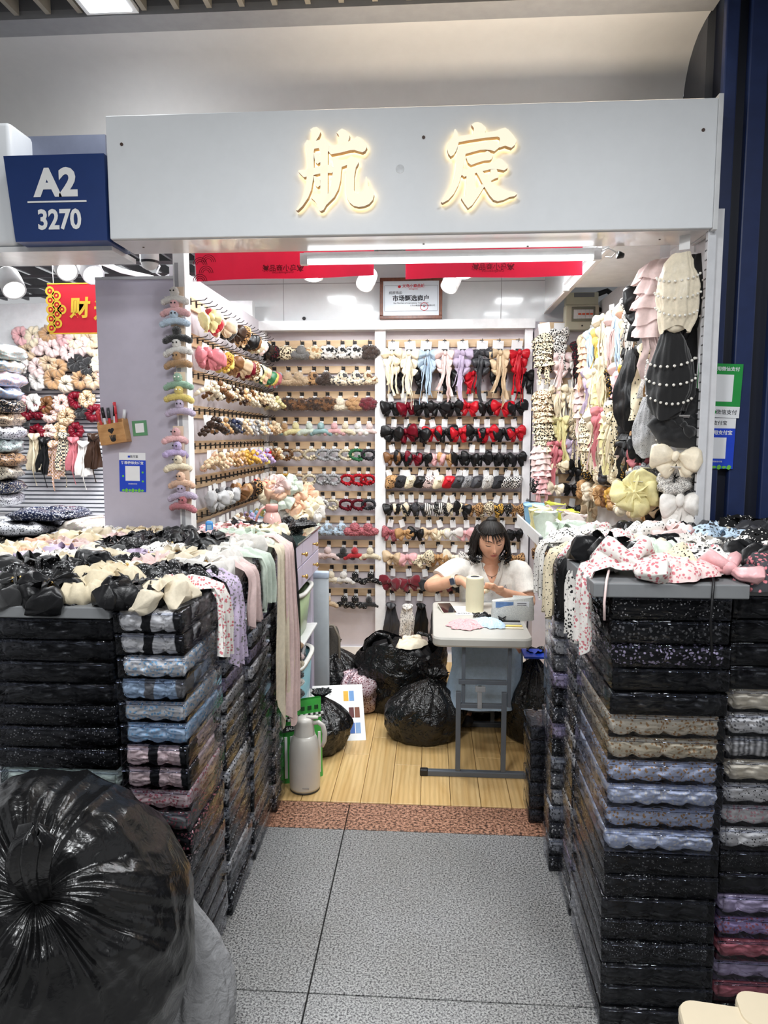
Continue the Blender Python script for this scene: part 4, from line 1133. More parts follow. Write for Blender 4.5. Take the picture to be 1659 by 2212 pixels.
for i, (kind, ms) in enumerate(LROWS):
    for k, x in enumerate(HXL[i]):
        if i >= 7 and x < -.86 + .03 * (i - 7): continue      # behind the drawer cabinet
        kd = kind
        if i in (0, 2) and k % 3 == 2: kd = 'plush'
        acc(kd, ms[k % len(ms)], (x, YB - .065, ROWZ[i] - .062), (0, 0, RV.uniform(-.25, .25)), '%s from left, %s row, left back panel' % (od(k), od(i)),
            'hair claws on the left back panel', card=(CARDT, (0, .03, .045)), sc={'plushflat': 1.2, 'plush': 1.2, 'star': 1.08, 'braid': 1.1}[kd])
# ------------------------------------------------------------------ back wall, right panel
def zone(i): return '%s row, right back panel' % od(i)
R0 = 'cream:satin ivory:satin blue:sheer ppink:satin mauve:sheer dgrey:sequin beige:satin red:satin'.split()
for k, x in enumerate(HXR[0]):
    acc('longbow', R0[k], (x, YB - .10, ROWZ[0] - .075), (0, 0, RV.uniform(-.1, .1)), '%s from left, top row, right back panel' % od(k), 'long bows along the back wall', card=(CARDB, (0, .06, .072)), sc=1.12, clip=True)
R1 = 'black:satin black:satin black:satin red:satin black:satin black:satin'.split()
for k, x in enumerate(HXR[1]):
    acc('bigbow', R1[k], (x + .04, YB - .07, ROWZ[1] - .045), (0, 0, RV.uniform(-.15, .15)), '%s from left, %s' % (od(k), zone(1)), 'bows on the right back panel', card=(CARDS, (0, .03, .048)), sc=.9)
RR = {
 2: ('bow', 'black:satin wine:satin black:satin black:satin black:satin red:satin black:satin red:satin black:satin'),
 3: ('bow', 'black:sequin wine:satin black:satin red:satin black:satin red:satin black:satin red:satin black:satin red:sequin'),
 4: ('bow', 'brown:satin black:satin wine:satin black:satin pink:satin tan:satin black:satin black:satin black:satin black:satin black:satin black:satin'),
 5: ('beret', 'tan:floral:black dgrey:tweed:black cream:dots:black black:satin ppink:floral:black cream:satin red:satin dgrey:satin dgrey:tweed:silver dgrey:satin grey:tweed:white dgrey:tweed:black white:check:black white:check:black silver:tweed:dgrey white:check:black'),
 6: ('bow', 'black:satin cream:satin black:dots:white dgrey:satin black:stripe:white black:dots:white cream:dots:black black:satin tan:leopard:dbrown cream:leopard:dbrown gold:leopard:black black:dots:white tan:leopard:dbrown'),
 7: ('bow', 'rose:knit tan:satin black:satin beige:satin cream:satin white:sheer pink:satin beige:dots:white black:satin black:satin black:satin'),
 8: ('bow', 'beige:satin pink:satin cream:floral:black tan:dots:dbrown ivory:satin white:floral:black dgrey:floral:white black:dots:white tan:leopard:dbrown'),
 9: ('bow', 'wine:velvet wine:velvet black:velvet wine:velvet black:sequin black:velvet tan:leopard:dbrown black:satin')}
for i, (kind, ms) in RR.items():
    ms = ms.split()
    for k, x in enumerate(HXR[i]):
        acc(kind, ms[k % len(ms)], (x, YB - .075, ROWZ[i] - .075), (0, RV.uniform(-.2, .2), RV.uniform(-.5, .5)), '%s from left, %s' % (od(k), zone(i)), 'bows on the right back panel',
            card=(CARDS, (0, .025, .072)), sc={'bow': (1.06 if len(HXR[i]) < 11 else .92), 'beret': 1.12}[kind])
R10 = 'dgrey:satin white:floral:grey black:satin dgrey:satin white:floral:grey dgrey:satin ivory:satin white:floral:grey dgrey:satin'.split()
for k, x in enumerate(HXR[10]):
    acc('hang', R10[k], (x, YB - .08, ROWZ[10] - .06), (0, 0, RV.uniform(-.2, .2)), '%s from left, bottom row, right back panel' % od(k), 'bows on the right back panel', card=(CARDS, (0, .03, .055)), sc=1.15)
# ------------------------------------------------------------------ left wall
LW = [
 ['bow', 'pale:satin red:velvet cream:velvet black:velvet black:velvet dbrown:satin tan:leopard:dbrown beige:sequin black:satin black:sequin brown:satin cream:sheer ppink:satin black:sheer dbrown:leopard:black black:floral:wine black:satin black:sequin'],
 ['bow', 'rose:satin rose:satin gold:floral:wine yellow:satin brown:satin tan:satin beige:sheer wine:satin brown:floral:cream cream:satin black:satin pale:satin peach:satin green:satin sky:stripe:white yellow:satin rose:satin blue:satin'],
 ['beadclaw', 'ivory:satin brown:satin cream:satin dbrown:satin beige:sequin dbrown:satin tan:sequin cream:sequin brown:satin ivory:sequin beige:satin dbrown:satin cream:sequin ivory:satin cream:sequin ivory:satin pale:sequin cream:satin'],
 ['beadclaw', 'dbrown:sequin dgrey:sequin tan:sequin dgrey:sequin navy:sequin dgrey:sequin beige:sequin silver:sequin silver:satin grey:sequin beige:sequin cream:satin silver:sequin tan:sequin beige:satin cream:satin cream:sequin ivory:satin'],
 ['beadclaw', 'beige:sequin peach:sequin beige:satin tan:sequin ppink:satin tan:satin gold:sequin gold:satin gold:sequin lilac:satin lilac:sequin yellow:satin lilac:satin red:satin brown:satin tan:satin cream:sequin ivory:satin'],
 ['bow', 'silver:satin grey:tweed:white dgrey:satin silver:satin grey:satin brown:satin tan:sequin dbrown:satin black:leopard:tan dgrey:satin beige:satin red:floral:cream peach:sequin white:satin cream:sequin ppink:satin peach:satin cream:satin'],
 ['beadclaw', 'cream:plush brown:plush white:plush black:plush tan:plush ivory:plush brown:plush lilac:plush sky:plush yellow:plush white:plush green:plush rose:plush lime:plush cream:plush white:plush tan:plush ivory:plush'],
 ['plush', 'beige:plush white:plush wine:plush tan:plush black:plush dbrown:plush cream:plush tan:plush ivory:plush brown:plush cream:plush ppink:plush white:plush beige:plush ivory:plush tan:plush cream:plush white:plush']]
for i, (kind, ms) in enumerate(LW):
    ms = ms.split()
    for k, y in enumerate(HYL):
        d = RV.uniform(.055, .085)
        acc(kind, ms[k % len(ms)], (XL + d + .03, y, ROWZ[i] - .060), (0, RV.uniform(-.15, .15), pi / 2 - .55 + RV.uniform(-.35, .35)), '%s from front, %s row, left wall' % (od(k), od(i)), 'hair claws on the left wall',
            card=(CARDT, (0, .03, .045)), sc=(1.25 if kind == 'beadclaw' else .98 if kind == 'bow' else .95))

# ------------------------------------------------------------------ plush claws down the white post
PC = [('white:plush', 290 + 362, 378), ('pink:plush', 658 + 8, 378), ('blue:plush', 688, 377), ('black:plush', 724, 383), ('white:plush', 751, 383), ('tan:plush', 778, 384),
      ('sage:plush', 825, 385), ('yellow:plush', 852, 387), ('mauve:plush', 882, 389), ('pink:plush', 942, 379), ('lilac:plush', 972, 381), ('cream:plush', 1002, 384),
      ('peach:plush', 1038, 392), ('mauve:plush', 1064, 393), ('rose:plush', 1088, 396)]
wds = ['white fluffy', 'pink', 'light blue', 'black', 'cream white', 'brown', 'sage green', 'yellow', 'mauve', 'salmon pink', 'lilac', 'pale cream', 'peach', 'lilac and grey', 'dusty rose']
for i, (ms, y, x) in enumerate(PC):
    y = y if i else 640
    p = onY(x, y, 3.135)
    t = thing('plush_hair_claw', '%s plush claw hung on the white post, %s from the top' % (wds[i], od(i)), 'hair claw', p, (0, RV.uniform(-.1, .1), RV.uniform(-.2, .2)), 'plush claws down the white post')
    side = 9 <= i <= 11
    put('plush_body', LIB['star'][i % 3], t, (0, 0, 0), (0, 0, .9 if side else 0), .92, MT(ms))
    for s in (-1, 1): MB().ball((s * .008, -.027, .020), (.0042, .003, .0042), 1).build('eye', BLACK if i not in (6, 7) else PEARL, t)
    MB().box((-.022, .026, -.03), (.026, .0275, .045)).build('card', plain('kraft_card', lin(226, 204, 180), .7), t)
# ------------------------------------------------------------------ corner column (back right): soft bows and ruffles
# rows of (kind, material) from left; the column face is at YB-.25
CC = [
 (2.20, [('tiers', 'cream:leopard:black'), ('longbow', 'white:leopard:black')]),
 (2.06, [('bigbow', 'black:floral:tan'), ('longbow', 'ppink:satin'), ('longbow', 'white:satin'), ('tiers', 'mauve:satin')]),
 (1.86, [('tiers', 'cream:leopard:brown'), ('longbow', 'cream:satin'), ('longbow', 'ivory:satin'), ('tiers', 'tan:leopard:dbrown')]),
 (1.68, [('tiers', 'cream:leopard:black'), ('longbow', 'pale:sheer'), ('longbow', 'cream:floral:black'), ('longbow', 'pale:satin')]),
 (1.53, [('tiers', 'ppink:satin'), ('longbow', 'rose:satin'), ('bigbow', 'mauve:satin'), ('bow', 'cream:satin')]),
 (1.40, [('tiers', 'pink:satin'), ('bow', 'cream:satin'), ('bigbow', 'black:satin'), ('bow', 'dgrey:satin')]),
 (1.26, [('scrunchie', 'black:dots:white'), ('bow', 'ivory:satin'), ('bow', 'black:satin'), ('hang', 'cream:satin')]),
 (1.12, [('bow', 'gold:leopard:black'), ('bow', 'black:dots:white'), ('bow', 'black:satin'), ('bow', 'beige:satin')]),
 (.98, [('bow', 'tan:leopard:dbrown'), ('bow', 'brown:leopard:black'), ('bow', 'cream:floral:black')]),
 (.84, [('bow', 'dbrown:leopard:tan'), ('scrunchie', 'cream:floral:rose')])]
for i, (z, row) in enumerate(CC):
    for k, (kind, ms) in enumerate(row):
        x = .675 + .098 * k + (.02 if i % 2 else 0)
        rot = (0, RV.uniform(-.1, .1), RV.uniform(-.3, .2)) if kind != 'scrunchie' else (pi / 2, 0, 0)
        acc(kind, ms, (x, YB - .335, z - .03), rot, '%s from left, %s row, back right corner' % (od(k), od(i)), 'bows in the back right corner', card=(CARDB if kind != 'bow' else CARDS, (0, .05, .055)) if kind != 'scrunchie' else None, sc={'tiers': 1.0, 'longbow': .95, 'bigbow': .8, 'bow': .85, 'scrunchie': .9, 'hang': 1.1}[kind])
for i, (z, row) in enumerate(CC):
    s = MB().rbox((.665, YB - .263, z - .01), (XR - .005, YB - .25, z + .045), .002).build('slat', SLAT, wr)
# ------------------------------------------------------------------ right wall
UP = [('longbow', 'white:floral:black'), ('longbow', 'peach:sheer'), ('longbow', 'blue:sheer'), ('tiers', 'cream:sheer'), ('longbow', 'ppink:sheer'), ('longbow', 'ivory:satin'), ('tiers', 'cream:floral:peach'), ('longbow', 'yellow:sheer'), ('longbow', 'blue:satin'), ('tiers', 'peach:satin'), ('longbow', 'cream:satin'), ('longbow', 'black:floral:wine')]
MD = [('longbow', 'black:satin'), ('longbow', 'gold:satin'), ('tiers', 'pink:sheer'), ('longbow', 'ppink:sheer'), ('longbow', 'black:floral:gold'), ('longbow', 'cream:sheer'), ('tiers', 'pale:sheer'), ('longbow', 'ivory:satin'), ('longbow', 'mauve:sheer'), ('longbow', 'cream:satin'), ('tiers', 'ppink:satin'), ('longbow', 'tan:leopard:dbrown')]
LO = [('longbow', 'tan:satin'), ('tiers', 'black:sequin'), ('longbow', 'cream:floral:black'), ('longbow', 'cream:satin'), ('tiers', 'pale:satin'), ('longbow', 'rose:sheer'), ('longbow', 'ivory:satin'), ('longbow', 'ppink:satin'), ('tiers', 'cream:floral:black'), ('longbow', 'pale:sheer'), ('longbow', 'ivory:satin'), ('longbow', 'cream:leopard:brown')]
SM = [[('bow', 'cream:satin'), ('bow', 'red:sequin'), ('bow', 'ppink:sequin'), ('bow', 'ivory:floral:tan'), ('bow', 'pale:satin'), ('bow', 'cream:satin'), ('bow', 'beige:floral:black'), ('bow', 'cream:satin')],
      [('scrunchie', 'ivory:floral:tan'), ('scrunchie', 'cream:satin'), ('scrunchie', 'pale:satin'), ('scrunchie', 'black:floral:gold'), ('scrunchie', 'cream:satin'), ('scrunchie', 'mint:satin'), ('scrunchie', 'ivory:satin'), ('scrunchie', 'dgrey:satin')],
      [('scrunchie', 'tan:satin'), ('scrunchie', 'cream:satin'), ('scrunchie', 'beige:satin'), ('scrunchie', 'ivory:satin'), ('scrunchie', 'cream:satin'), ('scrunchie', 'tan:satin'), ('scrunchie', 'gold:satin'), ('scrunchie', 'brown:satin')]]
for rowi, (z, row) in enumerate(((2.16, UP), (1.94, MD), (1.72, LO))):
    s = MB().rbox((XR - .012, 3.2, z), (XR, 4.55, z + .05), .002).build('slat', SLAT, wr)
    for k, (kind, ms) in enumerate(row):
        y = 3.22 + .105 * k
        put('hook', HOOKL, s, (XR - .012, y, z + .02), (0, 0, -pi / 2))
        acc(kind, ms, (XR - RV.uniform(.11, .17), y, z - .04 + RV.uniform(-.04, .02)), (0, RV.uniform(-.12, .12), -pi / 2 + .55 + RV.uniform(-.3, .3)), '%s from front, %s row, right wall' % (od(k), od(rowi)), 'bows on the right wall', card=(CARDS, (0, .04, .06)), sc=1.05)
for rowi, row in enumerate(SM):
    z = 1.50 - .12 * rowi
    s = MB().rbox((XR - .012, 3.2, z), (XR, 4.55, z + .05), .002).build('slat', SLAT, wr)
    for k in range(14):
        kind, ms = row[k % 8]
        y = 3.20 + .092 * k
        put('hook', HOOKL, s, (XR - .012, y, z + .02), (0, 0, -pi / 2))
        rot = (0, RV.uniform(-.2, .2), -pi / 2 + RV.uniform(-.3, .5)) if kind == 'bow' else (pi / 2, 0, -pi / 2 + RV.uniform(-.2, .4))
        acc(kind, ms, (XR - RV.uniform(.08, .13), y, z - .035), rot, '%s from front, %s row, right wall' % (od(k), od(rowi + 3)), 'bows on the right wall', card=(CARDS, (0, .03, .06)) if kind == 'bow' else None, sc=.85 if kind == 'bow' else .9)
# near end of the right wall: bigger pieces, one by one (pixel, depth)
def near(kind, ms, x, y, Y, lab, sc=1., pearls=False, rz=-.5, card=True):
    nm, word, cat = KN[kind]
    p = onY(x, y, Y)
    t = thing(nm, lab, cat, p, (0, 0, rz) if kind not in ('scrunchie', 'chiffon') else (pi / 2 - .3, 0, rz), 'large pieces at the front of the right wall')
    put('net' if kind == 'veil' else 'ruffled_ring' if kind == 'scrunchie' else 'cloth', RV.choice(LIB[kind]), t, (0, 0, 0), (0, 0, 0), sc, MT(ms))
    if pearls: put('pearl_trim', LIB['pearls'][0], t, (0, .004, .02), (0, 0, 0), (sc, sc, sc), PEARL)['kind'] = 'stuff'
    if card: put('card', CARDS, t, (0.01, .03 * sc, .06))
    return t
near('tiers', 'ppink:sheer', 1425, 560, 3.0, 'pale pink organza ruffle hanging high at the right wall front', 1.55)
near('veil', 'ivory:satin', 1468, 545, 2.80, 'ivory net snood with pearl rows at the top right', 1.2, True)
near('veil', 'black:velvet', 1500, 548, 2.95, 'black snood with pearl rows against the perforated end panel', 1.25, True)
near('bigbow', 'black:satin', 1395, 640, 3.1, 'black satin bow below the pink organza ruffle', 1.3)
near('hang', 'silver:tweed:white', 1425, 700, 3.05, 'silver glitter ribbon tail below the pink ruffle', 1.6)
near('longbow', 'black:sheer', 1462, 668, 2.95, 'black sheer ribbon bow above the pearl snoods', 1.1)
near('tiers', 'dgrey:satin', 1490, 650, 2.98, 'dark grey ruffle piece behind the ivory snood', 1.0)
near('veil', 'black:velvet', 1452, 720, 2.84, 'black snood with two pearl rows in the middle of right wall front', 1.35, True)
near('veil', 'black:velvet', 1498, 712, 2.96, 'black snood with scattered pearls beside the navy pillar', 1.25, True)
near('hang', 'cream:dots:black', 1408, 740, 3.08, 'beige dotted ribbon tail at the right wall front', 1.7)
near('hang', 'tan:satin', 1425, 790, 3.02, 'tan satin ribbon tail with black cords at right wall', 1.5)
near('crumple', 'black:velvet', 1462, 868, 2.88, 'black velvet beret piece edged with pearls', 1.15, True, -.3).rotation_euler = (1.2, 0, -.3)
near('crumple', 'black:velvet', 1468, 930, 2.86, 'black velvet beret piece with pearl dots below the edged one', 1.2, True, -.2).rotation_euler = (1.2, 0, -.2)
near('bow', 'ivory:satin', 1462, 985, 2.83, 'big ivory satin bow below the black pearl berets', 1.25)
near('bow', 'black:satin', 1400, 960, 3.05, 'black satin bow left of the big ivory bow', 1.2)
near('chiffon', 'cream:sheer', 1430, 925, 3.0, 'cream sheer ruffle left of the black berets', .95)
near('chiffon', 'rose:sheer', 1388, 985, 3.15, 'dusty pink net ruffle on the right wall', .8)
near('scrunchie', 'dgrey:tweed:silver', 1392, 1036, 3.0, 'dark blue-grey tweed scrunchie at the right wall front', 1.15)
near('scrunchie', 'dgrey:tweed:grey', 1425, 1030, 2.96, 'charcoal tweed scrunchie beside the blue-grey one', 1.1)
near('scrunchie', 'grey:tweed:white', 1458, 1035, 2.86, 'salt and pepper tweed scrunchie below the ivory bow', 1.1)
near('scrunchie', 'silver:tweed:dgrey', 1490, 1042, 2.88, 'light grey tweed scrunchie beside the perforated panel', 1.0)
near('chiffon', 'pale:sheer', 1378, 1068, 2.95, 'large pale yellow tulle ruffle at the right wall bottom', 1.25)
near('bow', 'beige:satin', 1425, 1085, 2.92, 'beige satin bow right of the pale yellow tulle', 1.0)
near('bigbow', 'black:sheer', 1440, 1090, 2.93, 'black sheer bow at the bottom of the right wall front', 1.3)
near('bigbow', 'white:satin', 1470, 1088, 2.83, 'white organza bow at the bottom beside the navy pillar', 1.1)
near('veil', 'silver:sequin', 1405, 860, 3.0, 'sparkling silver net piece left of the black berets', 1.0)
near('veil', 'black:sequin', 1375, 760, 3.2, 'black glitter snood hanging mid right wall', 1.4)
# perforated white end panel of the right wall
ep = struct(MB().rbox((1.0, 2.775, 1.05), (1.03, 2.80, 2.345), .002).build('trim_6', plain('light_grey_metal', (.66, .67, .70), .4)))
hm = MB().lathe([(.0035, 0), (.0035, .001)], 6).mesh('hole', BLACK, False)
for k in range(36):
    for j in range(2): put('hole', hm, ep, (1.0, 2.782 + .011 * j, 1.1 + .034 * k), (0, -pi / 2, 0))

# ================================================================== NEIGHBOUR GOODS
NG = random.Random(9)
ngm = 'ppink:plush white:plush pink:plush ivory:plush beige:plush black:velvet tan:plush white:plush ppink:plush cream:plush'.split()
for r in range(7):
    n = [6, 6, 7, 7, 6, 6, 5][r]
    for k in range(n):
        x = 46 + 29 * k + NG.uniform(-7, 7) + (10 if r % 2 else 0); y = [728, 752, 790, 826, 868, 893, 930][r] + NG.uniform(-8, 8)
        if x > 236: continue
        ms = NG.choice(ngm if r < 4 else ['pink:satin', 'beige:floral:brown', 'cream:check:tan', 'black:velvet', 'brown:satin', 'white:satin', 'ppink:floral:tan', 'wine:satin'])
        p = onY(x, y, YN - .07)
        acc('scrunchie', ms, p, (pi / 2 - .15, NG.uniform(-.4, .4), NG.uniform(-.3, .3)), '%s from left, %s row, neighbour slatwall' % (od(k), od(r)), 'scrunchies of the neighbouring stall', sc=1.05 if r < 4 else .95)
for k in range(7):
    p = onY(75 + 21 * k, 935 + 8 * (k % 3), YN - .09)
    acc('hang', ['cream:satin', 'black:satin', 'ppink:check:tan', 'cream:check:dgrey', 'rose:satin', 'white:satin', 'dbrown:satin'][k], p, (0, 0, NG.uniform(-.2, .2)), '%s from left below the neighbour scrunchies' % od(k), 'ribbon tails of the neighbouring stall', sc=1.25)
def pillow(name, c, s, ms, lab, cat, grp, rot=0, fl=True):
    t = thing(name, lab, cat, c, (0, 0, rot), grp)
    ox = RV.uniform(0, 90)
    def fn(u, v):
        a = 2 * pi * u; b = pi * (v - .5)
        cx = abs(cos(a)) ** .6 * (1 if cos(a) > 0 else -1); sy = abs(sin(a)) ** .6 * (1 if sin(a) > 0 else -1)
        k = cos(b) ** .45 if cos(b) > 1e-6 else 0
        d = 1 + .16 * nz(cx * 2 + ox, sy * 2, sin(b) * 2) + .05 * nz(cx * 6 + ox, sy * 6, sin(b) * 5)
        return (s[0] / 2 * cx * k * d, s[1] / 2 * sy * k * d, s[2] / 2 * (1 + sin(b)) * (1 + .25 * nz(cx * 3, sy * 3 + ox, 4) + .10 * nz(cx * 8, sy * 8 + ox, 4)))
    MB().surf(fn, 48, 17, cu=True).build('contents', MT(ms), t, smooth=True)
    if fl:
        f = MB().surf(lambda u, v: tuple(q * 1.035 + (0, 0, -.001)[i] for i, q in enumerate(fn(u, v))), 48, 17, cu=True)
        f.build('film', FILM, t, smooth=True)
    return t
# bagged goods lying on the neighbour counter
ncz = onY(100, 1188, 3.5).z
nct = thing('neighbour_counter', 'white counter of the neighbouring stall under the bagged goods', 'counter')
MB().rbox((-2.5, 3.30, ncz - .04), (-1.52, 3.80, ncz), .004).build('worktop', WHITE, nct)
MB().rbox((-2.5, 3.36, 0), (-1.55, 3.78, ncz - .04), .004).build('body', WHITE, nct)
BG = [((-1.70, 3.55, ncz), (.40, .34, .075), 'cream:floral:beige', 'clear bag of cream scrunchies, bottom right of the neighbour pile'),
      ((-1.68, 3.57, ncz + .078), (.38, .32, .08), 'ivory:floral:ppink', 'clear bag of ivory and pink goods, top right of neighbour pile'),
      ((-2.08, 3.52, ncz), (.36, .34, .07), 'black:floral:cream', 'clear bag of black and white goods, bottom left of neighbour pile'),
      ((-2.10, 3.55, ncz + .072), (.34, .32, .07), 'white:floral:black', 'clear bag of white goods with black, middle of neighbour pile'),
      ((-1.98, 3.60, ncz + .145), (.36, .30, .06), 'navy:floral:white', 'clear bag of navy and white goods, top of neighbour pile')]
for c, s, ms, lab in BG: pillow('bagged_goods', c, s, ms, lab, 'bagged goods', 'bagged goods of the neighbour')
for k in range(12):
    p = onY(14 + 6 * (k % 2), 1082 - 29 * k, 3.9)
    pillow('bagged_goods', (p.x - .12, 3.95, p.z - .04), (.31, .24, .088), ['white:floral:dgrey', 'navy:floral:cream', 'cream:floral:black', 'tan:floral:black', 'mint:floral:grey', 'white:floral:black', 'beige:floral:dbrown', 'black:floral:beige', 'blue:floral:peach', 'ppink:floral:sky', 'cream:floral:sky', 'mint:floral:peach'][k], 'bagged hair goods at the left edge, %s from the bottom' % od(k), 'bagged goods', 'bagged goods stacked at the left edge', .15)
tag(MB().rbox((-2.9, 3.82, 0), (-2.16, 4.1, onY(8, 1095, 3.9).z - .05), .004).build('neighbour_stand', WHITE), 'white stand under the bagged goods at the left edge', 'stand')

# ================================================================== STACKS OF CLEAR POUCHES
def pouch_meshes(w, d, h, nv=3):
    out = []
    for q in range(nv):
        bm = bmesh.new(); bmesh.ops.create_cube(bm, size=1)
        bmesh.ops.subdivide_edges(bm, edges=bm.edges[:], cuts=21, use_grid_fill=True)
        n = max(2, round(w / .068)); nd = max(2, round(d / .068)); ox = q * 7.3
        for v in bm.verts:
            x, y, z = v.co
            X, Y, Z = x * (w - .010), y * (d - .010), (z + .5) * (h - .004) + .001
            jx = .25 * nz(n * x + ox, z, 3); gap = lambda f: (1 - abs(sin(pi * f)) ** .45)
            wr = abs(nz(X * 45 + ox, Y * 45, Z * 60)) * .016
            if abs(y) > .49: Y -= math.copysign(min(.030, .022 * gap(n * (x + .5) + jx) + wr + .010 * (abs(z) * 2) ** 4), y)
            if abs(x) > .49: X -= math.copysign(min(.030, .022 * gap(nd * (y + .5) + jx) + wr + .010 * (abs(z) * 2) ** 4), x)
            if abs(z) > .49: Z -= math.copysign(.010 * gap(n * (x + .5) + jx) + .3 * wr, z)
            v.co = (X, Y, Z)
        me = bpy.data.meshes.new('scrunchies'); bm.to_mesh(me); bm.free()
        me.materials.append(V0); me.polygons.foreach_set('use_smooth', [True] * len(me.polygons)); out.append(me)
    f = MB().rbox((-w / 2, -d / 2, 0), (w / 2, d / 2, h - .001), .005)
    fm = f.mesh('film', FILM, True)
    lip = MB().rbox((-w / 2 + .002, -d / 2 - .003, h - .010), (w / 2 - .002, -d / 2 + .001, h - .004), .001).mesh('zip_lip', FILM, False)
    return out, fm, lip
PR = random.Random(31)
def stack(x0, x1, y0, y1, n, h, mats, where, grp, jit=.004):
    w, d = x1 - x0, y1 - y0
    cs, fm, lip = pouch_meshes(w - .006, d - .006, h)
    for k in range(n):
        i = n - 1 - k     # k counts from the top
        ms = mats[k] if k < len(mats) else mats[-1]
        t = thing('clear_pouch', 'pouch of %s scrunchies, %s from top, %s' % (desc(ms), od(k), where), 'pouch', ((x0 + x1) / 2 + PR.uniform(-jit, jit), (y0 + y1) / 2 + PR.uniform(-jit, jit), i * h), (0, 0, PR.uniform(-.012, .012)), grp)
        put('scrunchies', PR.choice(cs), t, (0, 0, 0), (0, 0, 0), 1, MT(ms))
        put('film', fm, t)
        put('zip_lip', lip, t)
    return n * h
XI, YF = -.633, 1.775
yb = [onX(px, 1700, XI).y for px in (487, 495, 545, 548, 590, 593, 612)]
zt = onY(415, 1322, YF).z
HL = zt / 18
x245 = onY(250, 1500, YF).x
L0 = 'white:blocks:black white:blocks:black white:floral:sky blue:blocks:grey white:floral:sky blue:floral:sky ppink:blocks:black ppink:blocks:black ppink:floral:rose grey:floral:rose black:floral:rose black:floral:ppink black:satin grey:floral:black black:satin black:satin black:satin black:satin'.split()
stack(x245, XI, YF, yb[0], 18, HL, L0, 'front stack left of aisle', 'pouches left of the aisle')
mixes = ['grey:floral:white', 'white:floral:black', 'silver:floral:dgrey', 'dgrey:floral:white', 'black:floral:silver', 'mauve:floral:grey', 'white:floral:grey']
for j, (a, b, wd) in enumerate(((yb[1], yb[2], 'second'), (yb[3], yb[4], 'third'), (yb[5], yb[6], 'fourth'))):
    stack(XI - .22 + .006 * j, XI + .004 * j, a, b, 18, HL, [PR.choice(mixes) for _ in range(18)], '%s stack left of aisle' % wd, 'pouches left of the aisle')
zb = onY(120, 1336, YF).z
HB = zb / 18
LB = ['black:satin'] * 4 + ['black:dots:grey'] * 3 + ['mint:satin', 'mint:satin'] + ['silver:satin'] * 2 + ['black:satin'] * 7
xL = onY(-20, 1500, YF).x
stack(xL, x245 - .004, YF + .01, YF + .30, 18, HB, LB, 'black stack at far left', 'pouches left of the aisle')
tag(MB().rbox((xL - .05, YF - .005, zb + .001), (x245 - .006, YF + .31, zb + .032), .003).build('counter_board', GREYT), 'grey board lying on the black pouches at far left', 'board')
ct1 = thing('display_counter', 'grey display counter under the left heap of scrunchies', 'counter')
MB().rbox((-1.62, YF + .32, zt - .055), (XI - .235, 3.12, zt - .03), .003).build('worktop', GREYT, ct1)
MB().rbox((-1.60, YF + .33, 0), (XI - .24, 3.10, zt - .055), .003).build('body', plain('counter_body', (.35, .35, .37), .6), ct1)
# right side
XI2, YF2 = .447, 1.765
x1575 = onY(1572, 1600, YF2).x
yr = [onX(px, 1700, XI2 + .02).y for px in (1250, 1246, 1218, 1214, 1200)]
ztr = onY(1400, 1287, YF2).z
NRB = 19; HR = ztr / NRB
R0 = ['black:dots:white', 'black:floral:grey', 'black:floral:mauve', 'black:satin', 'black:satin', 'ivory:floral:tan', 'cream:floral:tan'] + ['ice:floral:tan', 'ice:floral:white', 'ice:floral:tan', 'ice:floral:white'] + ['black:dots:grey', 'black:dots:grey', 'black:satin', 'black:sequin:silver', 'black:sequin:silver', 'black:satin', 'black:satin', 'black:satin']
stack(XI2, x1575, YF2, yr[0], NRB, HR, R0, 'front stack right of aisle', 'pouches right of the aisle')
for j, (a, b, wd) in enumerate(((yr[1], yr[2], 'second'), (yr[3], 2.58, 'third'), (2.585, 2.80, 'fourth'))):
    off = (.004, -.022, .0)[j]
    stack(XI2 + off, XI2 + off + .24, a, b, NRB, HR, [PR.choice(mixes) for _ in range(NRB)], '%s stack right of aisle' % wd, 'pouches right of the aisle')
R1c = ['black:satin'] * 4 + ['ivory:satin', 'white:floral:grey', 'white:stripe:grey', 'ivory:satin', 'white:dots:black', 'white:floral:pink', 'white:dots:black', 'black:sequin:grey', 'black:satin', 'mauve:satin', 'lilac:floral:rose', 'rose:satin', 'mauve:satin', 'rose:satin', 'black:satin']
stack(x1575 + .006, x1575 + .33, YF2 + .03, YF2 + .34, NRB, HR, R1c, 'right-edge stack beside the front one', 'pouches right of the aisle')
# low stack by the plank floor
stack(.395, .50, 2.76, 2.95, 7, .058, ['dgrey:floral:black'] * 7, 'low stack under the table side', 'pouches right of the aisle')
p0, p1 = onY(1283, 1258, YF2 - .03), onY(1620, 1288, YF2 - .03)
tag(MB().rbox((p0.x, YF2 - .03, ztr + .001), (p1.x, YF2 + .32, ztr + .036), .003).build('counter_board', GREYT), 'grey board lying on the front pouches at right', 'board')
tag(MB().rbox((p1.x + .004, YF2 + .01, ztr + .001), (p1.x + .5, YF2 + .36, ztr + .036), .003).build('counter_board', GREYT), 'grey board at the right edge beside the front board', 'board')
ct2 = thing('display_counter', 'grey display counter under the right heap of headbands', 'counter')
MB().rbox((XI2 + .25, YF2 + .37, ztr - .03), (1.55, 2.75, ztr), .003).build('worktop', GREYT, ct2)
MB().rbox((XI2 + .26, YF2 + .38, 0), (1.53, 2.74, ztr - .03), .003).build('body', MATS['counter_body'], ct2)

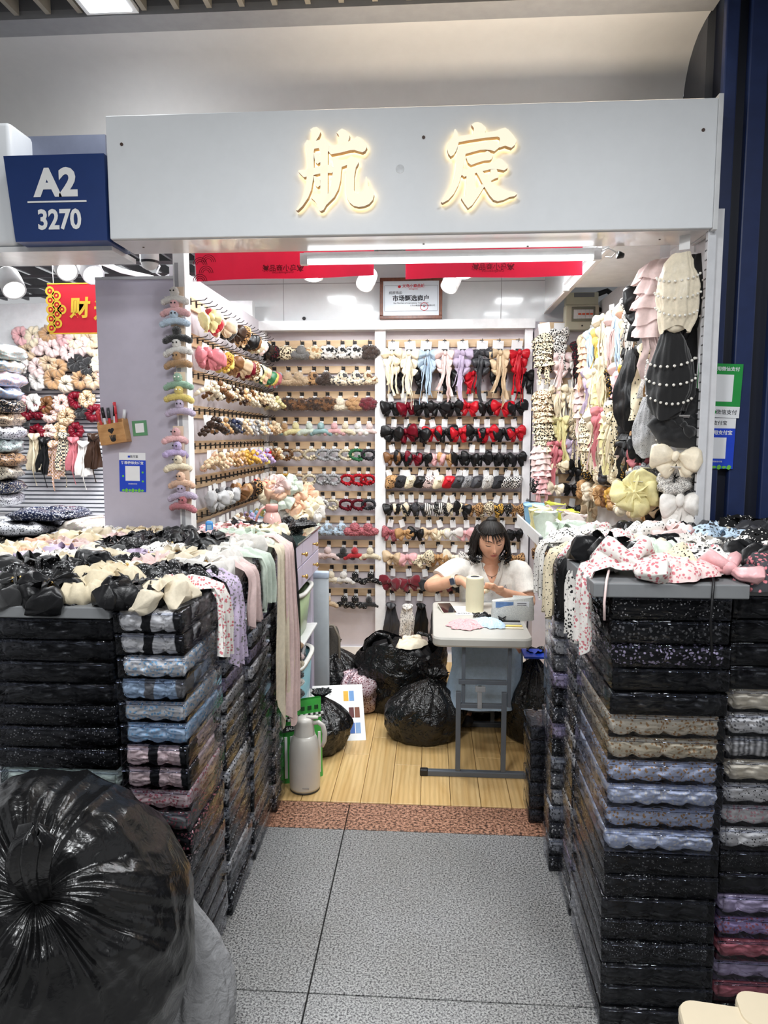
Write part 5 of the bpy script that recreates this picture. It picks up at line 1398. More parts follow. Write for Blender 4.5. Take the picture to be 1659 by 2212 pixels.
# ------------------------------------------------------------------ heaps of goods on the counters
HP = random.Random(5)
def gold_centre(t): put('gold_centre', GC, t, (0, 0, .052))
g = MB()
for k in range(9): g.ball((HP.uniform(-.014, .014), HP.uniform(-.014, .014), HP.uniform(-.004, .008)), HP.uniform(.003, .006), 1)
GC = g.mesh('gold_centre', GOLD, True)
rows = 12; cols = 9
for r in range(rows):
    for c in range(cols):
        x = XI - .075 - .104 * c + HP.uniform(-.018, .018); y = YF + .065 + .112 * r + HP.uniform(-.018, .018)
        q = nz(x * 3.1 + 4, y * 2.6, .3)
        if c < 3 and r > 2: ms = HP.choice(['ivory:sheer', 'mint:sheer', 'white:sheer', 'white:sheer', 'ppink:floral:rose', 'cream:satin', 'ppink:sheer', 'black:satin'])
        elif c > 5 and r > 3: ms = HP.choice(['ppink:sheer', 'cream:satin', 'ivory:sheer', 'mauve:satin', 'white:dots:black', 'peach:sheer'])
        else: ms = HP.choice(['black:satin', 'black:velvet', 'black:sequin:silver']) if (q > -.02 and HP.random() < .85) else HP.choice(['ivory:sheer', 'cream:satin', 'ivory:dots:tan', 'white:sheer', 'ivory:sheer', 'cream:sheer', 'white:dots:black', 'mauve:sheer'])
        if r == 0: ms = ['ivory:sheer', 'black:satin', 'cream:sheer', 'black:satin', 'black:velvet', 'black:sequin:silver', 'white:sheer', 'ppink:sheer', 'cream:satin'][c]
        zz = (zt if x > x245 or y > YF + .31 else zb + .034) - (.0 if c < 2 or r < 3 else .026)
        kind = 'chiffon' if HP.random() < .8 else 'scrunchie'
        dark = ms.startswith('black')
        where = '%s from front, %s from aisle, left heap' % (od(r), od(c))
        nm, word, cat = KN[kind]
        t = thing(nm, '%s %s, %s' % (desc(ms), word, where), cat, (x, y, zz + (0 if kind == 'chiffon' else .022)), (HP.uniform(-.25, .25), HP.uniform(-.25, .25), HP.uniform(0, 6)), 'scrunchies heaped on the left counter')
        put('cloth', HP.choice(LIB[kind]), t, (0, 0, 0), (0, 0, 0), HP.uniform(1.05, 1.4), MT(ms))
        if kind == 'chiffon' and HP.random() < .6: gold_centre(t)
RH = ['black:satin', 'black:velvet', 'black:floral:white', 'white:dots:black', 'ivory:satin', 'black:dots:white', 'white:floral:black', 'ppink:satin', 'white:floral:rose', 'dgrey:floral:ppink', 'cream:satin', 'black:leopard:white', 'blue:floral:dgrey', 'black:satin', 'dgrey:satin']
for r in range(10):
    for c in range(9):
        x = XI2 + .06 + .115 * c + HP.uniform(-.025, .025); y = YF2 + .05 + .108 * r + HP.uniform(-.025, .025)
        ms = HP.choice(RH)
        if c < 3: ms = HP.choice(['white:dots:black', 'ivory:satin', 'white:floral:rose', 'cream:dots:black', 'mint:satin', 'white:floral:black', 'black:satin'])
        if r == 0: ms = ['white:floral:rose', 'ppink:floral:rose', 'pink:satin', 'dgrey:floral:rose', 'white:leopard:black', 'black:leopard:white', 'ivory:satin', 'pale:satin', 'black:satin'][c]
        if (r, c) in ((3, 5), (3, 6), (6, 3), (7, 4)): ms = 'wine:velvet' if r > 3 else 'red:velvet'
        zz = ztr + (.036 if y < YF2 + .33 else 0)
        kind = HP.choice(['crumple', 'crumple', 'tail', 'chiffon'])
        nm, word, cat = KN[kind]
        t = put(nm, HP.choice(LIB[kind]), None, (x, y, zz), (HP.uniform(-.15, .15), HP.uniform(-.15, .15), HP.uniform(0, 6)), HP.uniform(1.0, 1.4), MT(ms))
        tag(t, '%s %s, %s from front, %s from aisle, right heap' % (desc(ms), word, od(r), od(c)), cat, 'headbands heaped on the right counter')
# ------------------------------------------------------------------ scarves and ribbons draped over the aisle edges
def drape(side, X, y0, y1, z0, z1, ms, lab, inn=.14, wav=.02, fl=.03):
    rnd = random.Random(int(y0 * 1000)); ph = rnd.uniform(0, 6); oz = rnd.uniform(0, 40)
    Lt = inn + (z0 - z1); yc = (y0 + y1) / 2
    def fn(u, v, off=0.):
        s = v * Lt; kk = .62 + .5 * v
        y = yc + (u - .5) * (y1 - y0) * kk + .02 * nz(v * 3 + oz, 0, 1) + .012 * nz(u * 3, v * 5 + oz, 2)
        wv = wav * (sin(u * 15 + ph + v * 1.5) + .6 * sin(u * 31 + ph * 2)) * (.35 + .65 * min(1, v * 1.6))
        if s < inn:
            return (X - side * (inn - s), y, z0 + .03 + .02 * abs(sin(u * 9 + ph)) + .015 * nz(u * 5, v * 9, oz) + off)
        d = s - inn; zz = z0 + .035 - d * (1 + .16 * nz(u * 4 + oz, 0, 5) + .06 * sin(u * 17 + ph))
        return (X + side * (.022 + off + min(d * .4, .014) + abs(wv) * .8), y + .3 * wv, max(zz, .02))
    m = MB().surf(lambda u, v: fn(u, v), 44, 30); m.surf(lambda u, v: fn(1 - u, v, .0012), 44, 30)
    return tag(m.build('draped_scarf', MT(ms), smooth=True), lab, 'scarf', 'scarves draped over the counter edges')
drape(1, XI + .012, 2.62, 2.86, zt, .44, 'ivory:sheer', 'long ivory organza scarf hanging deepest on the left aisle side', .2, .02)
drape(1, XI + .022, 2.74, 2.93, zt, .38, 'ppink:sheer', 'long pale pink organza scarf hanging by the drawer cabinet', .2, .02)
drape(1, XI + .010, 2.40, 2.56, zt, .92, 'mint:sheer', 'pale mint lace scarf over the left aisle edge', .18)
drape(1, XI + .008, 2.22, 2.35, zt, .90, 'ppink:sheer', 'pale pink net scarf with pearl edge over left aisle edge', .16)
drape(1, XI + .006, 2.02, 2.14, zt, .84, 'mauve:floral:grey', 'lilac floral scarf over the left aisle edge', .14)
drape(1, XI + .006, 1.90, 1.99, zt, .90, 'white:floral:rose', 'white floral scarf nearest the front left corner', .12)
drape(1, XI + .012, 2.86, 3.0, zt, .55, 'black:sheer', 'dark sheer scarf beside the ivory organza one', .16)
drape(-1, XI2 - .004, 1.78, 1.93, ztr + .03, .98, 'white:floral:rose', 'white scarf with rose flowers at the front right aisle corner', .2)
drape(-1, XI2 - .002, 1.95, 2.06, ztr, .96, 'white:floral:black', 'white and black floral scarf over the right aisle edge', .15)
drape(-1, XI2 - .002, 2.08, 2.16, ztr, 1.0, 'black:sheer', 'sheer black ribbon scarf over the right aisle edge', .2)
drape(-1, XI2 - .024, 2.22, 2.34, ztr, .95, 'cream:dots:black', 'cream dotted scarf over the right aisle edge', .16)
drape(-1, XI2 - .026, 2.40, 2.50, ztr, .98, 'white:dots:black', 'white dotted scarf farthest back on the right aisle edge', .16)
for x, y0, y1, ms, lab in ((1310, 1262, 1340, 'ppink:satin', 'thin pink ribbon hanging over the front board'), (1543, 1240, 1440, 'black:satin', 'thin black cord hanging in front of the right pouches')):
    a = onY(x, y0, YF2 - .035); b = onY(x - 4, y1, YF2 - .035)
    m = MB().tube([(a.x + .03, YF2 + .06, ztr + .06), (a.x, YF2 - .034, ztr + .042), (a.x - .004, YF2 - .036, (a.z + b.z) / 2), (b.x, YF2 - .034, b.z)], .0032, 6)
    tag(m.build('hanging_ribbon', MT(ms), smooth=True), lab, 'ribbon')
# tulle rolls on the little shelf at right
sh = thing('side_shelf', 'white shelf edge with tulle rolls above the table at right', 'shelf')
a = onX(1105, 1160, .50); 
MB().rbox((.44, 2.86, ztr - .05), (.64, 3.62, ztr - .035), .002).build('board', WHITE, sh)
MB().rbox((.432, 2.86, ztr - .055), (.44, 3.62, ztr - .005), .001).build('front_lip', WHITE, sh)
MB().rbox((.428, 2.845, ztr - .06), (.50, 2.86, ztr - .01), .002).build('end_cap', plain('end_grey_cap', lin(90, 92, 96), .5), sh)
TU = [('dgrey:sheer', 3.50), ('sky:sheer', 3.38), ('pale:sheer', 3.27), ('pale:sheer', 3.16), ('mint:sheer', 3.05), ('lime:sheer', 3.44), ('lime:sheer', 3.10), ('ppink:sheer', 2.98), ('mauve:sheer', 3.30), ('white:sheer', 2.93)]
for k, (ms, y) in enumerate(TU):
    t = thing('tulle_roll', '%s tulle roll, %s along the small white shelf' % (desc(ms), od(k)), 'tulle roll', (.485 + (.09 if k > 4 else 0), y, ztr - .034), (HP.uniform(-.2, .2), HP.uniform(-.25, .1), HP.uniform(0, 6)), 'tulle rolls on the small shelf')
    m = MB(); ph = HP.uniform(0, 6)
    m.surf(lambda u, v: ((.034 + .016 * v) * (1 + .14 * sin(4 * 2 * pi * u + ph + v)) * cos(2 * pi * u), (.034 + .016 * v) * (1 + .14 * sin(5 * 2 * pi * u + ph)) * sin(2 * pi * u), .10 * v + .012 * v * sin(6 * pi * u)), 26, 6, cu=True)
    m.surf(lambda u, v: (.05 * v * (1 + .1 * sin(4 * 2 * pi * u + ph + 1)) * cos(2 * pi * u), .05 * v * sin(2 * pi * u), .104 - .006 * (1 - v)), 26, 3, cu=True)
    m.build('tulle', MT(ms), t, smooth=True)
# ================================================================== DRAWER CABINET AND ITS GOODS
cab = thing('drawer_cabinet', 'lavender drawer cabinet with gold knobs and glass top, left inside', 'cabinet')
LAVC = plain('lavender_drawer', lin(196, 188, 208), .4, var=.02)
MB().rbox((-1.10, 3.14, .835), (-.615, 3.775, 1.052), .003).build('body', LAVC, cab)
MB().rbox((-1.10, 3.70, 0), (-.63, 3.775, .835), .003).build('side_panel', LAVC, cab)
for (y0, y1) in ((3.15, 3.30), (3.305, 3.77)):
    for (z0, z1) in ((.843, .942), (.948, 1.048)):
        d = MB().rbox((-.615, y0, z0), (-.600, y1, z1), .002).build('drawer', LAVC, cab)
        kx = (y0 + y1) / 2 + .05
        MB().tube([(-.600, kx, (z0 + z1) / 2), (-.585, kx, (z0 + z1) / 2)], .005, 8).ball((-.578, kx, (z0 + z1) / 2), (.008, .012, .012), 2).build('knob', GOLD, d, smooth=True)
MB().rbox((-1.12, 3.13, 1.058), (-.59, 3.79, 1.068), .002).build('glass_top', plain('dark_glass', lin(70, 84, 82), .06, coat=.8), cab)
GT = 1.069
# pink jug
t = thing('pink_jug', 'translucent pink drinking jug with handle lid on the cabinet', 'jug', onY(588, 1142, 3.45) * 1.0)
t.location.z = GT; t.location.y = 3.45
PK = plain('pink_plastic', lin(226, 160, 152), .25, coat=.4)
MB().lathe([(.042, 0), (.046, .01), (.046, .06), (.040, .085), (.030, .105), (.028, .11)], 24).build('body', plain('pink_clear', lin(232, 184, 176), .1, coat=.6), t, smooth=True)
MB().lathe([(.031, .108), (.031, .14), (.028, .145), (.012, .146)], 24).build('lid', PK, t, smooth=True)
MB().tube([(-.03, -.01, .135), (-.05, -.02, .12), (-.07, -.02, .085), (-.075, -.02, .06)], .006, 8).build('handle', PK, t, smooth=True)
# tissue pack, blue dispenser
t = thing('tissue_box', 'cream tissue pack with a pulled tissue on the cabinet', 'tissue box', (onY(523, 1135, 3.3).x, 3.30, GT))
MB().rbox((-.06, -.04, 0), (.06, .04, .06), .014).build('box', plain('tissue_cream', lin(238, 214, 170), .5), t, smooth=True)
MB().surf(lambda u, v: (.03 * (u - .5) * (1 + v) + .01 * sin(v * 5), .006 * sin(u * 9), .058 + .045 * v * (1 - .4 * u)), 8, 6).build('tissue', plain('tissue_paper', (.85, .83, .78), .8), t, smooth=True)
t = thing('blue_dispenser', 'small blue tape dispenser on the left heap', 'dispenser', (onY(452, 1138, 3.05).x, 3.05, zt + .02), (.2, 0, .3))
MB().rbox((-.016, -.012, 0), (.016, .012, .062), .008).build('body', plain('dispenser_blue', lin(64, 140, 206), .35), t, smooth=True)
MB().rbox((-.010, -.0135, .03), (.010, -.012, .05), .0005).build('label', plain('dispenser_pale', lin(150, 200, 230), .4), t)
spots = [(640, 1125, 3.55, 'bow', 'black:dots:white'), (560, 1128, 3.35, 'scrunchie', 'black:satin'), (612, 1105, 3.62, 'scrunchie', 'black:satin'), (650, 1140, 3.45, 'crumple', 'black:sequin:silver'), (540, 1148, 3.2, 'crumple', 'black:sheer')]
for k, (x, y, Y, kd, ms) in enumerate(spots):
    p = onY(x, y, Y)
    acc(kd, ms, (p.x, Y, GT + .03), (.3, 0, HP.uniform(0, 6)), '%s of the loose pieces on the glass top' % od(k), 'loose pieces on the drawer cabinet', sc=.9)
# rack of chiffon flowers behind the cabinet
rk = thing('flower_rack', 'low white rack holding chiffon flowers behind the cabinet', 'rack')
MB().rbox((-1.08, 3.90, 1.06), (-.72, 4.5, 1.075), .002).build('board', WHITE, rk)
for x in (-1.06, -.74):
    for y in (3.93, 4.47): MB().rbox((x - .012, y - .012, 0), (x + .012, y + .012, 1.06), .002).build('leg', WHITE, rk)
FL = [(600, 1050, 'peach:sheer'), (625, 1040, 'mint:sheer'), (640, 1062, 'peach:sheer'), (660, 1060, 'peach:sheer'), (612, 1075, 'mint:sheer'), (640, 1085, 'peach:sheer'), (668, 1082, 'cream:sheer'), (590, 1065, 'cream:satin'), (605, 1040, 'ppink:sheer'), (655, 1100, 'cream:satin'), (680, 1098, 'white:sheer'), (622, 1098, 'white:sheer')]
for k, (x, y, ms) in enumerate(FL):
    p = onY(x, y, 4.0 + .03 * (k % 4))
    t = acc('chiffon', ms, (p.x, p.y, max(1.077, p.z - .03)), (.9 + HP.uniform(-.3, .3), 0, HP.uniform(-.4, .4)), '%s flower of the heap behind the pink jug' % od(k), 'chiffon flowers behind the cabinet', sc=.95)

# ================================================================== STORAGE UNDER THE CABINET
def tub(c, s, col, lab, rim=True):
    t = thing('storage_tub', lab, 'tub', c, group='storage tubs left inside')
    w, d, h = s; m = MB(); n = 40
    def ring(k, z, e=.5):
        out = []
        for j in range(n):
            a = 2 * pi * j / n; cx, sy = cos(a), sin(a)
            out.append((w / 2 * k * abs(cx) ** e * (1 if cx > 0 else -1), d / 2 * k * abs(sy) ** e * (1 if sy > 0 else -1), z))
        return out
    rs = [ring(.80, .0), ring(.84, .004), ring(1.0, h), ring(.975, h), ring(.80, .012)]
    vs = [p for r in rs for p in r]
    fs = [(i * n + k, i * n + (k + 1) % n, (i + 1) * n + (k + 1) % n, (i + 1) * n + k) for i in range(4) for k in range(n)]
    fs += [tuple(range(n - 1, -1, -1)), tuple(range(4 * n, 5 * n))]
    m.add(vs, fs).build('bin', plain('tub_%s' % lab[:8], col, .35, coat=.2), t, smooth=True)
    r2 = [ring(1.0, h - .012), ring(1.07, h - .010), ring(1.07, h + .004), ring(1.0, h + .008), ring(.95, h + .002)]
    MB().add([p for r in r2 for p in r], [(i * n + k, i * n + (k + 1) % n, (i + 1) * n + (k + 1) % n, (i + 1) * n + k) for i in range(4) for k in range(n)]).build('rim', plain('tub_rim', (.80, .80, .76), .4), t, smooth=True)
    return t
tub((-.76, 3.36, 0), (.34, .46, .475), lin(128, 172, 182), 'blue storage tub with white rim under the cabinet')
pillow('folded_garments', (-.74, 3.36, .40), (.26, .36, .13), 'dgrey:stripe:silver', 'striped grey clothes heaped in the blue tub', 'clothes', None, 0, False)
tub((-.77, 3.50, .56), (.32, .40, .225), lin(160, 182, 140), 'green storage tub with white lid under the drawers')
MB().rbox((-.93, 3.30, .545), (-.60, 3.71, .557), .003).build('tub_shelf', WHITE, cab)
fo = thing('folded_board', 'pale grey folded panel standing behind the tubs', 'board', (-.66, 3.87, 0))
MB().rbox((-.02, -.02, 0), (.10, .015, .80), .012).build('panel', plain('pale_grey_plastic', lin(176, 184, 190), .35), fo, smooth=True)
MB().rbox((-.022, -.024, .765), (.102, .019, .805), .008).build('top_edge', plain('edge_blue_grey', lin(178, 192, 210), .35), fo, smooth=True)
mb_ = thing('mesh_backpack', 'dark grey mesh bag leaning against the back wall', 'bag', (-.60, 4.02, 0))
m = MB(); m.surf(lambda u, v: (.085 * abs(cos(2 * pi * u)) ** .6 * (1 if cos(2 * pi * u) > 0 else -1) * (1 - .25 * v ** 6), .05 * sin(2 * pi * u) * (1 - .5 * v), .50 * v - .05 * v ** 8), 30, 12, cu=True)
m.surf(lambda u, v: (.064 * v * cos(2 * pi * u), .025 * v * sin(2 * pi * u), .45 + .02 * (1 - v)), 20, 3, cu=True)
m.build('body', fab(lin(74, 70, 66), 'tweed', lin(96, 92, 86)), mb_, smooth=True)
MB().tube([(-.08, -.04, .05), (-.082, -.045, .40), (-.05, -.045, .47), (.05, -.045, .47), (.082, -.045, .40), (.08, -.04, .05)], .008, 8).build('piping', plain('bag_edge', lin(120, 112, 100), .6), mb_, smooth=True)
# pompom strings beside the tub
for k in range(6):
    p = onX(622 + 3 * (k % 2), 1432 + 22 * k, -.57)
    o = acc('plush', ['tan:plush', 'ppink:plush', 'cream:plush', 'black:plush', 'white:plush', 'black:plush'][k], (-.575, 3.02, max(.06, p.z)), (0, 0, 1.2), '%s of the pompoms hanging below the pink scarf' % od(k), 'pompoms hanging by the drawers', sc=.6)

# ================================================================== PLASTIC BAGS ON THE FLOOR
BAG = bagmat(); 
def bag(name, lab, base, rx, ry, h, seed, top='knot', shear=(0, 0), mat=None, parts=None, cat='bag', grp='black plastic bags', nu=96, nv=56, wr=.075):
    t = thing(name, lab, cat, base, (0, 0, 0), grp)
    m = MB(); ox = seed * 3.7
    def fn(u, v):
        a = 2 * pi * u; ca, sa = cos(a), sin(a)
        if v < .1: s = 0; r = v / .1 * .86
        else:
            s = (v - .1) / .9
            if top == 'knot':
                r = (.86 + .22 * sin(pi * min(s / .62, 1) * .62)) if s < .45 else 1.066 * (1 - ((s - .45) / .47) ** 1.7) if s < .90 else .10 + (s - .90) * 2.2
                if .45 <= s < .90: r = max(r, .10)
            else:
                r = .86 + .20 * sin(pi * s * .75) - .22 * max(0, s - .8) * 2
        g = max(0, min(1, (s - .35) / .5)) if top == 'knot' else max(0, (s - .55)) * .5
        rid = 1 - 2 * abs(nz(ca * 1.6 + ox, sa * 1.6, s * 2.2))
        rid2 = 1 - 2 * abs(nz(ca * 3.6 + ox + s, sa * 3.6 + 5, s * 4 - ca))
        rid3 = 1 - 2 * abs(nz(ca * 8 + ox, sa * 8 + 9, s * 8 + sa * 2))
        r *= 1 + wr * rid * (1.2 if s > .05 else .3) + wr * (.7 * rid2 + .4 * rid3) * (s > .03) + .10 * g * sin(11 * a + ox + 2 * s) + .05 * g * sin(23 * a + ox)
        z = h * s + (.03 * h * nz(ca * 2, sa * 2 + ox, 7) * s)
        if top == 'open': z += h * .10 * (s ** 6) * sin(3 * a + ox)
        return (rx * r * ca + shear[0] * s * s, ry * r * sa + shear[1] * s * s, max(0, z))
    m.surf(fn, nu, nv, cu=True)
    m.build('sack', mat or BAG, t, smooth=True)
    return t
b1 = bag('black_bag', 'large black carrier bag with loop handle in the middle of floor', (-.165, 3.98, .002), .225, .17, .37, 2, 'open')
MB().tube([(-.20, -.06, .30), (-.19, -.07, .39), (-.13, -.07, .445), (-.07, -.07, .43), (-.04, -.06, .34)], [.02, .014, .012, .014, .02], 8).build('handle', BAG, b1, smooth=True)
MB().tube([(.05, .10, .33), (.10, .11, .40), (.16, .10, .39), (.19, .07, .31)], [.02, .014, .014, .02], 8).build('handle', BAG, b1, smooth=True)
o = acc('crumple', 'ivory:satin', (-.10, 3.95, .37), (0, 0, 1), 'spilling out of the large black carrier bag', None, sc=1.1)
pillow('bag_filling', (-.165, 3.98, .20), (.36, .26, .17), 'black:satin', 'dark cloth filling inside the large black carrier bag', 'cloth', None, 0, False)
bag('black_bag', 'knotted black bag in front of the table leg on the floor', (-.035, 3.58, .002), .18, .155, .335, 5, 'knot', (.07, .02))
bag('black_bag', 'black bag behind the thermos on the floor', (-.565, 3.40, .002), .145, .14, .285, 7, 'knot', (.03, .02))
b3 = bag('black_bag', 'black bag with clear wrapping at the back left corner', (-.53, 4.05, .002), .15, .15, .36, 9, 'knot', (-.04, 0))
bag('black_bag', 'black bag at the right beside the woman under the shelf', (.52, 3.62, .002), .13, .15, .46, 12, 'knot', (.02, 0))
bag('black_bag', 'low black bag below the stool under the table', (.27, 3.90, .002), .16, .12, .22, 15, 'knot')
pillow('clear_wrap', (-.40, 3.90, .0), (.24, .22, .22), 'ppink:floral:wine', 'clear crinkled wrap of pink goods beside the back left bag', 'bagged goods', None, .3)
pillow('cloth_bundle', (.56, 3.40, .0), (.16, .24, .18), 'cream:satin', 'cream cloth bundle beside the low pouch stack', 'cloth', None, .2, False)
tag(MB().rbox((.47, 3.52, .44), (.60, 3.66, .452), .003).build('blue_packet', plain('packet_blue', lin(30, 70, 190), .3)), 'small blue packet on the right black bag', 'packet')
# big foreground sack and grey bag
# a big sack whose tied neck points at the camera
t = thing('black_bag', 'very large knotted black sack in the left foreground', 'bag', (0, 0, 0), (0, 0, 0), 'black plastic bags')
G = onY(62, 1912, 1.17); SC = Vector((-.845, 1.44, .45))
gax = (G - SC).normalized(); gu = gax.orthogonal().normalized(); gv = gax.cross(gu)
def sack(u, v):
    th = v * pi; a = 2 * pi * u
    d = gax * cos(th) + (gu * cos(a) + gv * sin(a)) * sin(th)
    r = 1 / sqrt((d.x / .30) ** 2 + (d.y / .27) ** 2 + (d.z / (.45 if d.z < 0 else .325)) ** 2)
    fo = exp(-th / .9)
    aw = a + .25 * nz(d.x * 1.5, d.y * 1.5, d.z * 1.5 + 3)
    rid = lambda q: 1 - 2 * abs(nz(q * 1.0, th * .5, 7))
    fold = rid(4.2 * cos(aw)) * .5 + rid(4.2 * sin(aw) + 20) * .5 + .6 * rid(9 * cos(aw) + 40) * .5
    rd = 1 - 2 * abs(nz(d.x * 1.8 + 3, d.y * 1.8, d.z * 1.8)); rd2 = 1 - 2 * abs(nz(d.x * 5, d.y * 5 + 4, d.z * 5))
    r *= 1 + .045 * rd + .018 * rd2 + fo * .13 * fold * min(1, th * 3) - .04 * exp(-(th / .12) ** 2)
    p = SC + d * r
    return (p.x, p.y, max(.002, p.z))
BAGS = bagmat('smooth_bag_plastic', (.006, .006, .0065), .24, .12)
MB().surf(sack, 260, 120, cu=True).build('sack', BAGS, t, smooth=True)
K0 = Vector(sack(0, .004)) + gax * .012
def tuft(u, v):
    a = 2 * pi * u
    c = K0 + Vector((.012 * v + .02 * v * v, -.05 * sin(v * 2.0), .165 * v))
    r = (.020 + .020 * v - .012 * v * v * v) * (1 + .22 * sin(5 * a + 1 + v) + .14 * sin(9 * a + 3 * v))
    if v > .98: r *= .2
    return (c.x + r * cos(a) * 1.15, c.y + r * sin(a) * .8, c.z + .012 * v * sin(3 * a))
MB().surf(tuft, 60, 16, cu=True).build('tied_neck', BAGS, t, smooth=True)
t = thing('grey_bag', 'silver grey plastic bag beside the large foreground sack', 'bag', (-.60, 1.62, .002), (0, 0, .5), None, .78)
def gbag(u, v):
    a = 2 * pi * u; ca, sa = cos(a), sin(a)
    s = v; w = .11 * (1 - .55 * s ** 1.5); dp = .06 * (1 - .6 * s)
    k = 1 + .16 * (1 - 2 * abs(nz(ca * 2, sa * 2, s * 3 + 8))) + .08 * (1 - 2 * abs(nz(ca * 6, sa * 6, s * 8)))
    return (w * ca * k + .05 * sin(s * 4) - .03 * s, dp * sa * k, .60 * s)
MB().surf(gbag, 90, 60, cu=True).build('sack', bagmat('grey_bag_plastic', (.34, .34, .35), .30, .3), t, smooth=True)
# colour chart leaning at the bags
ch_ = thing('colour_chart', 'white fabric colour chart leaning among the black bags', 'chart', (-.47, 3.48, .0), (radians(-52), 0, radians(10)))
MB().rbox((-.15, -.003, 0), (.15, .003, .33), .001).build('board', plain('chart_white', (.80, .80, .78), .5, var=.02), ch_)
for k, (x, z, c) in enumerate(((.06, .23, lin(220, 170, 60)), (.09, .23, lin(110, 150, 200)), (.085, .13, lin(90, 40, 40)), (.115, .13, lin(120, 70, 50)), (.085, .04, lin(60, 100, 170)), (.115, .04, lin(130, 160, 200)))):
    MB().box((x - .014, -.0045, z), (x + .012, -.003, z + .06)).build('swatch', plain('swatch%d' % k, c, .7), ch_)
for k in range(6): MB().box((-.13 + .02 * k, -.0045, .27), (-.122 + .02 * k, -.003, .315)).build('print_line', plain('print_light', (.45, .45, .45), .7), ch_)
# green shopping bag
gb = thing('shopping_bag', 'green and white printed shopping bag behind the thermos', 'bag', (-.585, 3.10, .002), (0, 0, radians(28)))
m = MB(); m.surf(lambda u, v: (.10 * abs(cos(2 * pi * u)) ** .5 * (1 if cos(2 * pi * u) > 0 else -1), .05 * (1 - .75 * v) * abs(sin(2 * pi * u)) ** .5 * (1 if sin(2 * pi * u) > 0 else -1) + .006 * nz(cos(2 * pi * u) * 3, v * 4, 2), .36 * v), 36, 14, cu=True)
m.build('sack', plain('bag_green', lin(70, 176, 76), .4), gb, smooth=True)
CHK = plain('print_black', (.02, .02, .02), .6); CHW = plain('print_white', (.82, .82, .82), .6)
for k in range(16):
    for j in range(2): MB().box((-.095 + .012 * k, -.0465 + .006 * j, .285 + .010 * j), (-.083 + .012 * k, -.043 + .006 * j, .295 + .010 * j)).build('check_print', CHK if (k + j) % 2 else CHW, gb)
text('SALE', .02, CHW, gb, (-.06, -.056, .255), bold=.0006)
MB().rbox((-.095, -.054, .24), (-.03, -.050, .27), .002).build('black_label', CHK, gb)
for k in range(7): MB().box((-.09 + .026 * k, -.058, .03), (-.078 + .026 * k, -.052, .22)).build('white_letter_print', CHW, gb)
for k in range(5): MB().rbox((-.07 + .032 * k, -.034, .318), (-.052 + .032 * k, -.030, .338), .001).build('dark_letter_print', plain('print_dgreen', lin(16, 70, 30), .6), gb)

# thermos
tp = onZ(662, 1702, .002); tp = Vector((-.545, 2.985, .002))
th = thing('thermos_jug', 'white insulated thermos jug standing on the oak floor', 'thermos', tp)
TW = plain('thermos_white', lin(206, 202, 194), .35, coat=.3, var=.015)
MB().lathe([(.060, 0), (.0655, .003), (.0655, .010)], 36).build('base_ring', plain('base_dark', (.03, .03, .03), .5), th, smooth=True)
MB().lathe([(.0655, .010), (.067, .02), (.067, .175), (.064, .205), (.055, .235), (.046, .25)], 36).build('body', TW, th, smooth=True)
MB().lathe([(.0465, .248), (.0455, .252), (.0415, .293), (.040, .30), (.041, .312), (.035, .323), (.018, .329), (.001, .330)], 36, cap=False).build('lid', TW, th, smooth=True)
MB().tube([(-.036, 0, .288), (-.052, 0, .300), (-.058, 0, .304)], [.012, .009, .006], 10).build('spout', TW, th, smooth=True)
MB().tube([(.036, 0, .300), (.062, 0, .305), (.082, 0, .290), (.090, 0, .255), (.088, 0, .22), (.078, 0, .195)], [.009, .010, .011, .011, .010, .008], 10).build('handle', TW, th, smooth=True)
MB().rbox((.01, -.012, .322), (.062, .012, .332), .003).build('lever', TW, th, smooth=True)
MB().box((-.0, -.0672, .03), (.03, -.0662, .036)).build('logo_mark', plain('logo_grey', (.40, .38, .36), .5), th)

# cream plastic stool at bottom right
st = thing('plastic_stool', 'cream plastic stool at the bottom right corner', 'stool', (onY(1462, 2190, 1.2).x + .175, 1.14, 0), (0, 0, radians(-8)))
CR = plain('cream_plastic', lin(212, 198, 172), .45, var=.02)
sz = onY(1520, 2166, 1.30).z
slab(rrect(-.16, .17, -.15, .15, .03), sz - .03, sz, .006).build('seat', CR, st)
slab(rrect(-.05, .14, .10, .19, .03), sz - .03, sz + .004, .006).build('back_tab', CR, st)
for x in (-.12, .13):
    for y in (-.11, .11): MB().tube([(x, y, sz - .03), (x * 1.2, y * 1.2, 0)], [.026, .018], 8).build('leg', CR, st)

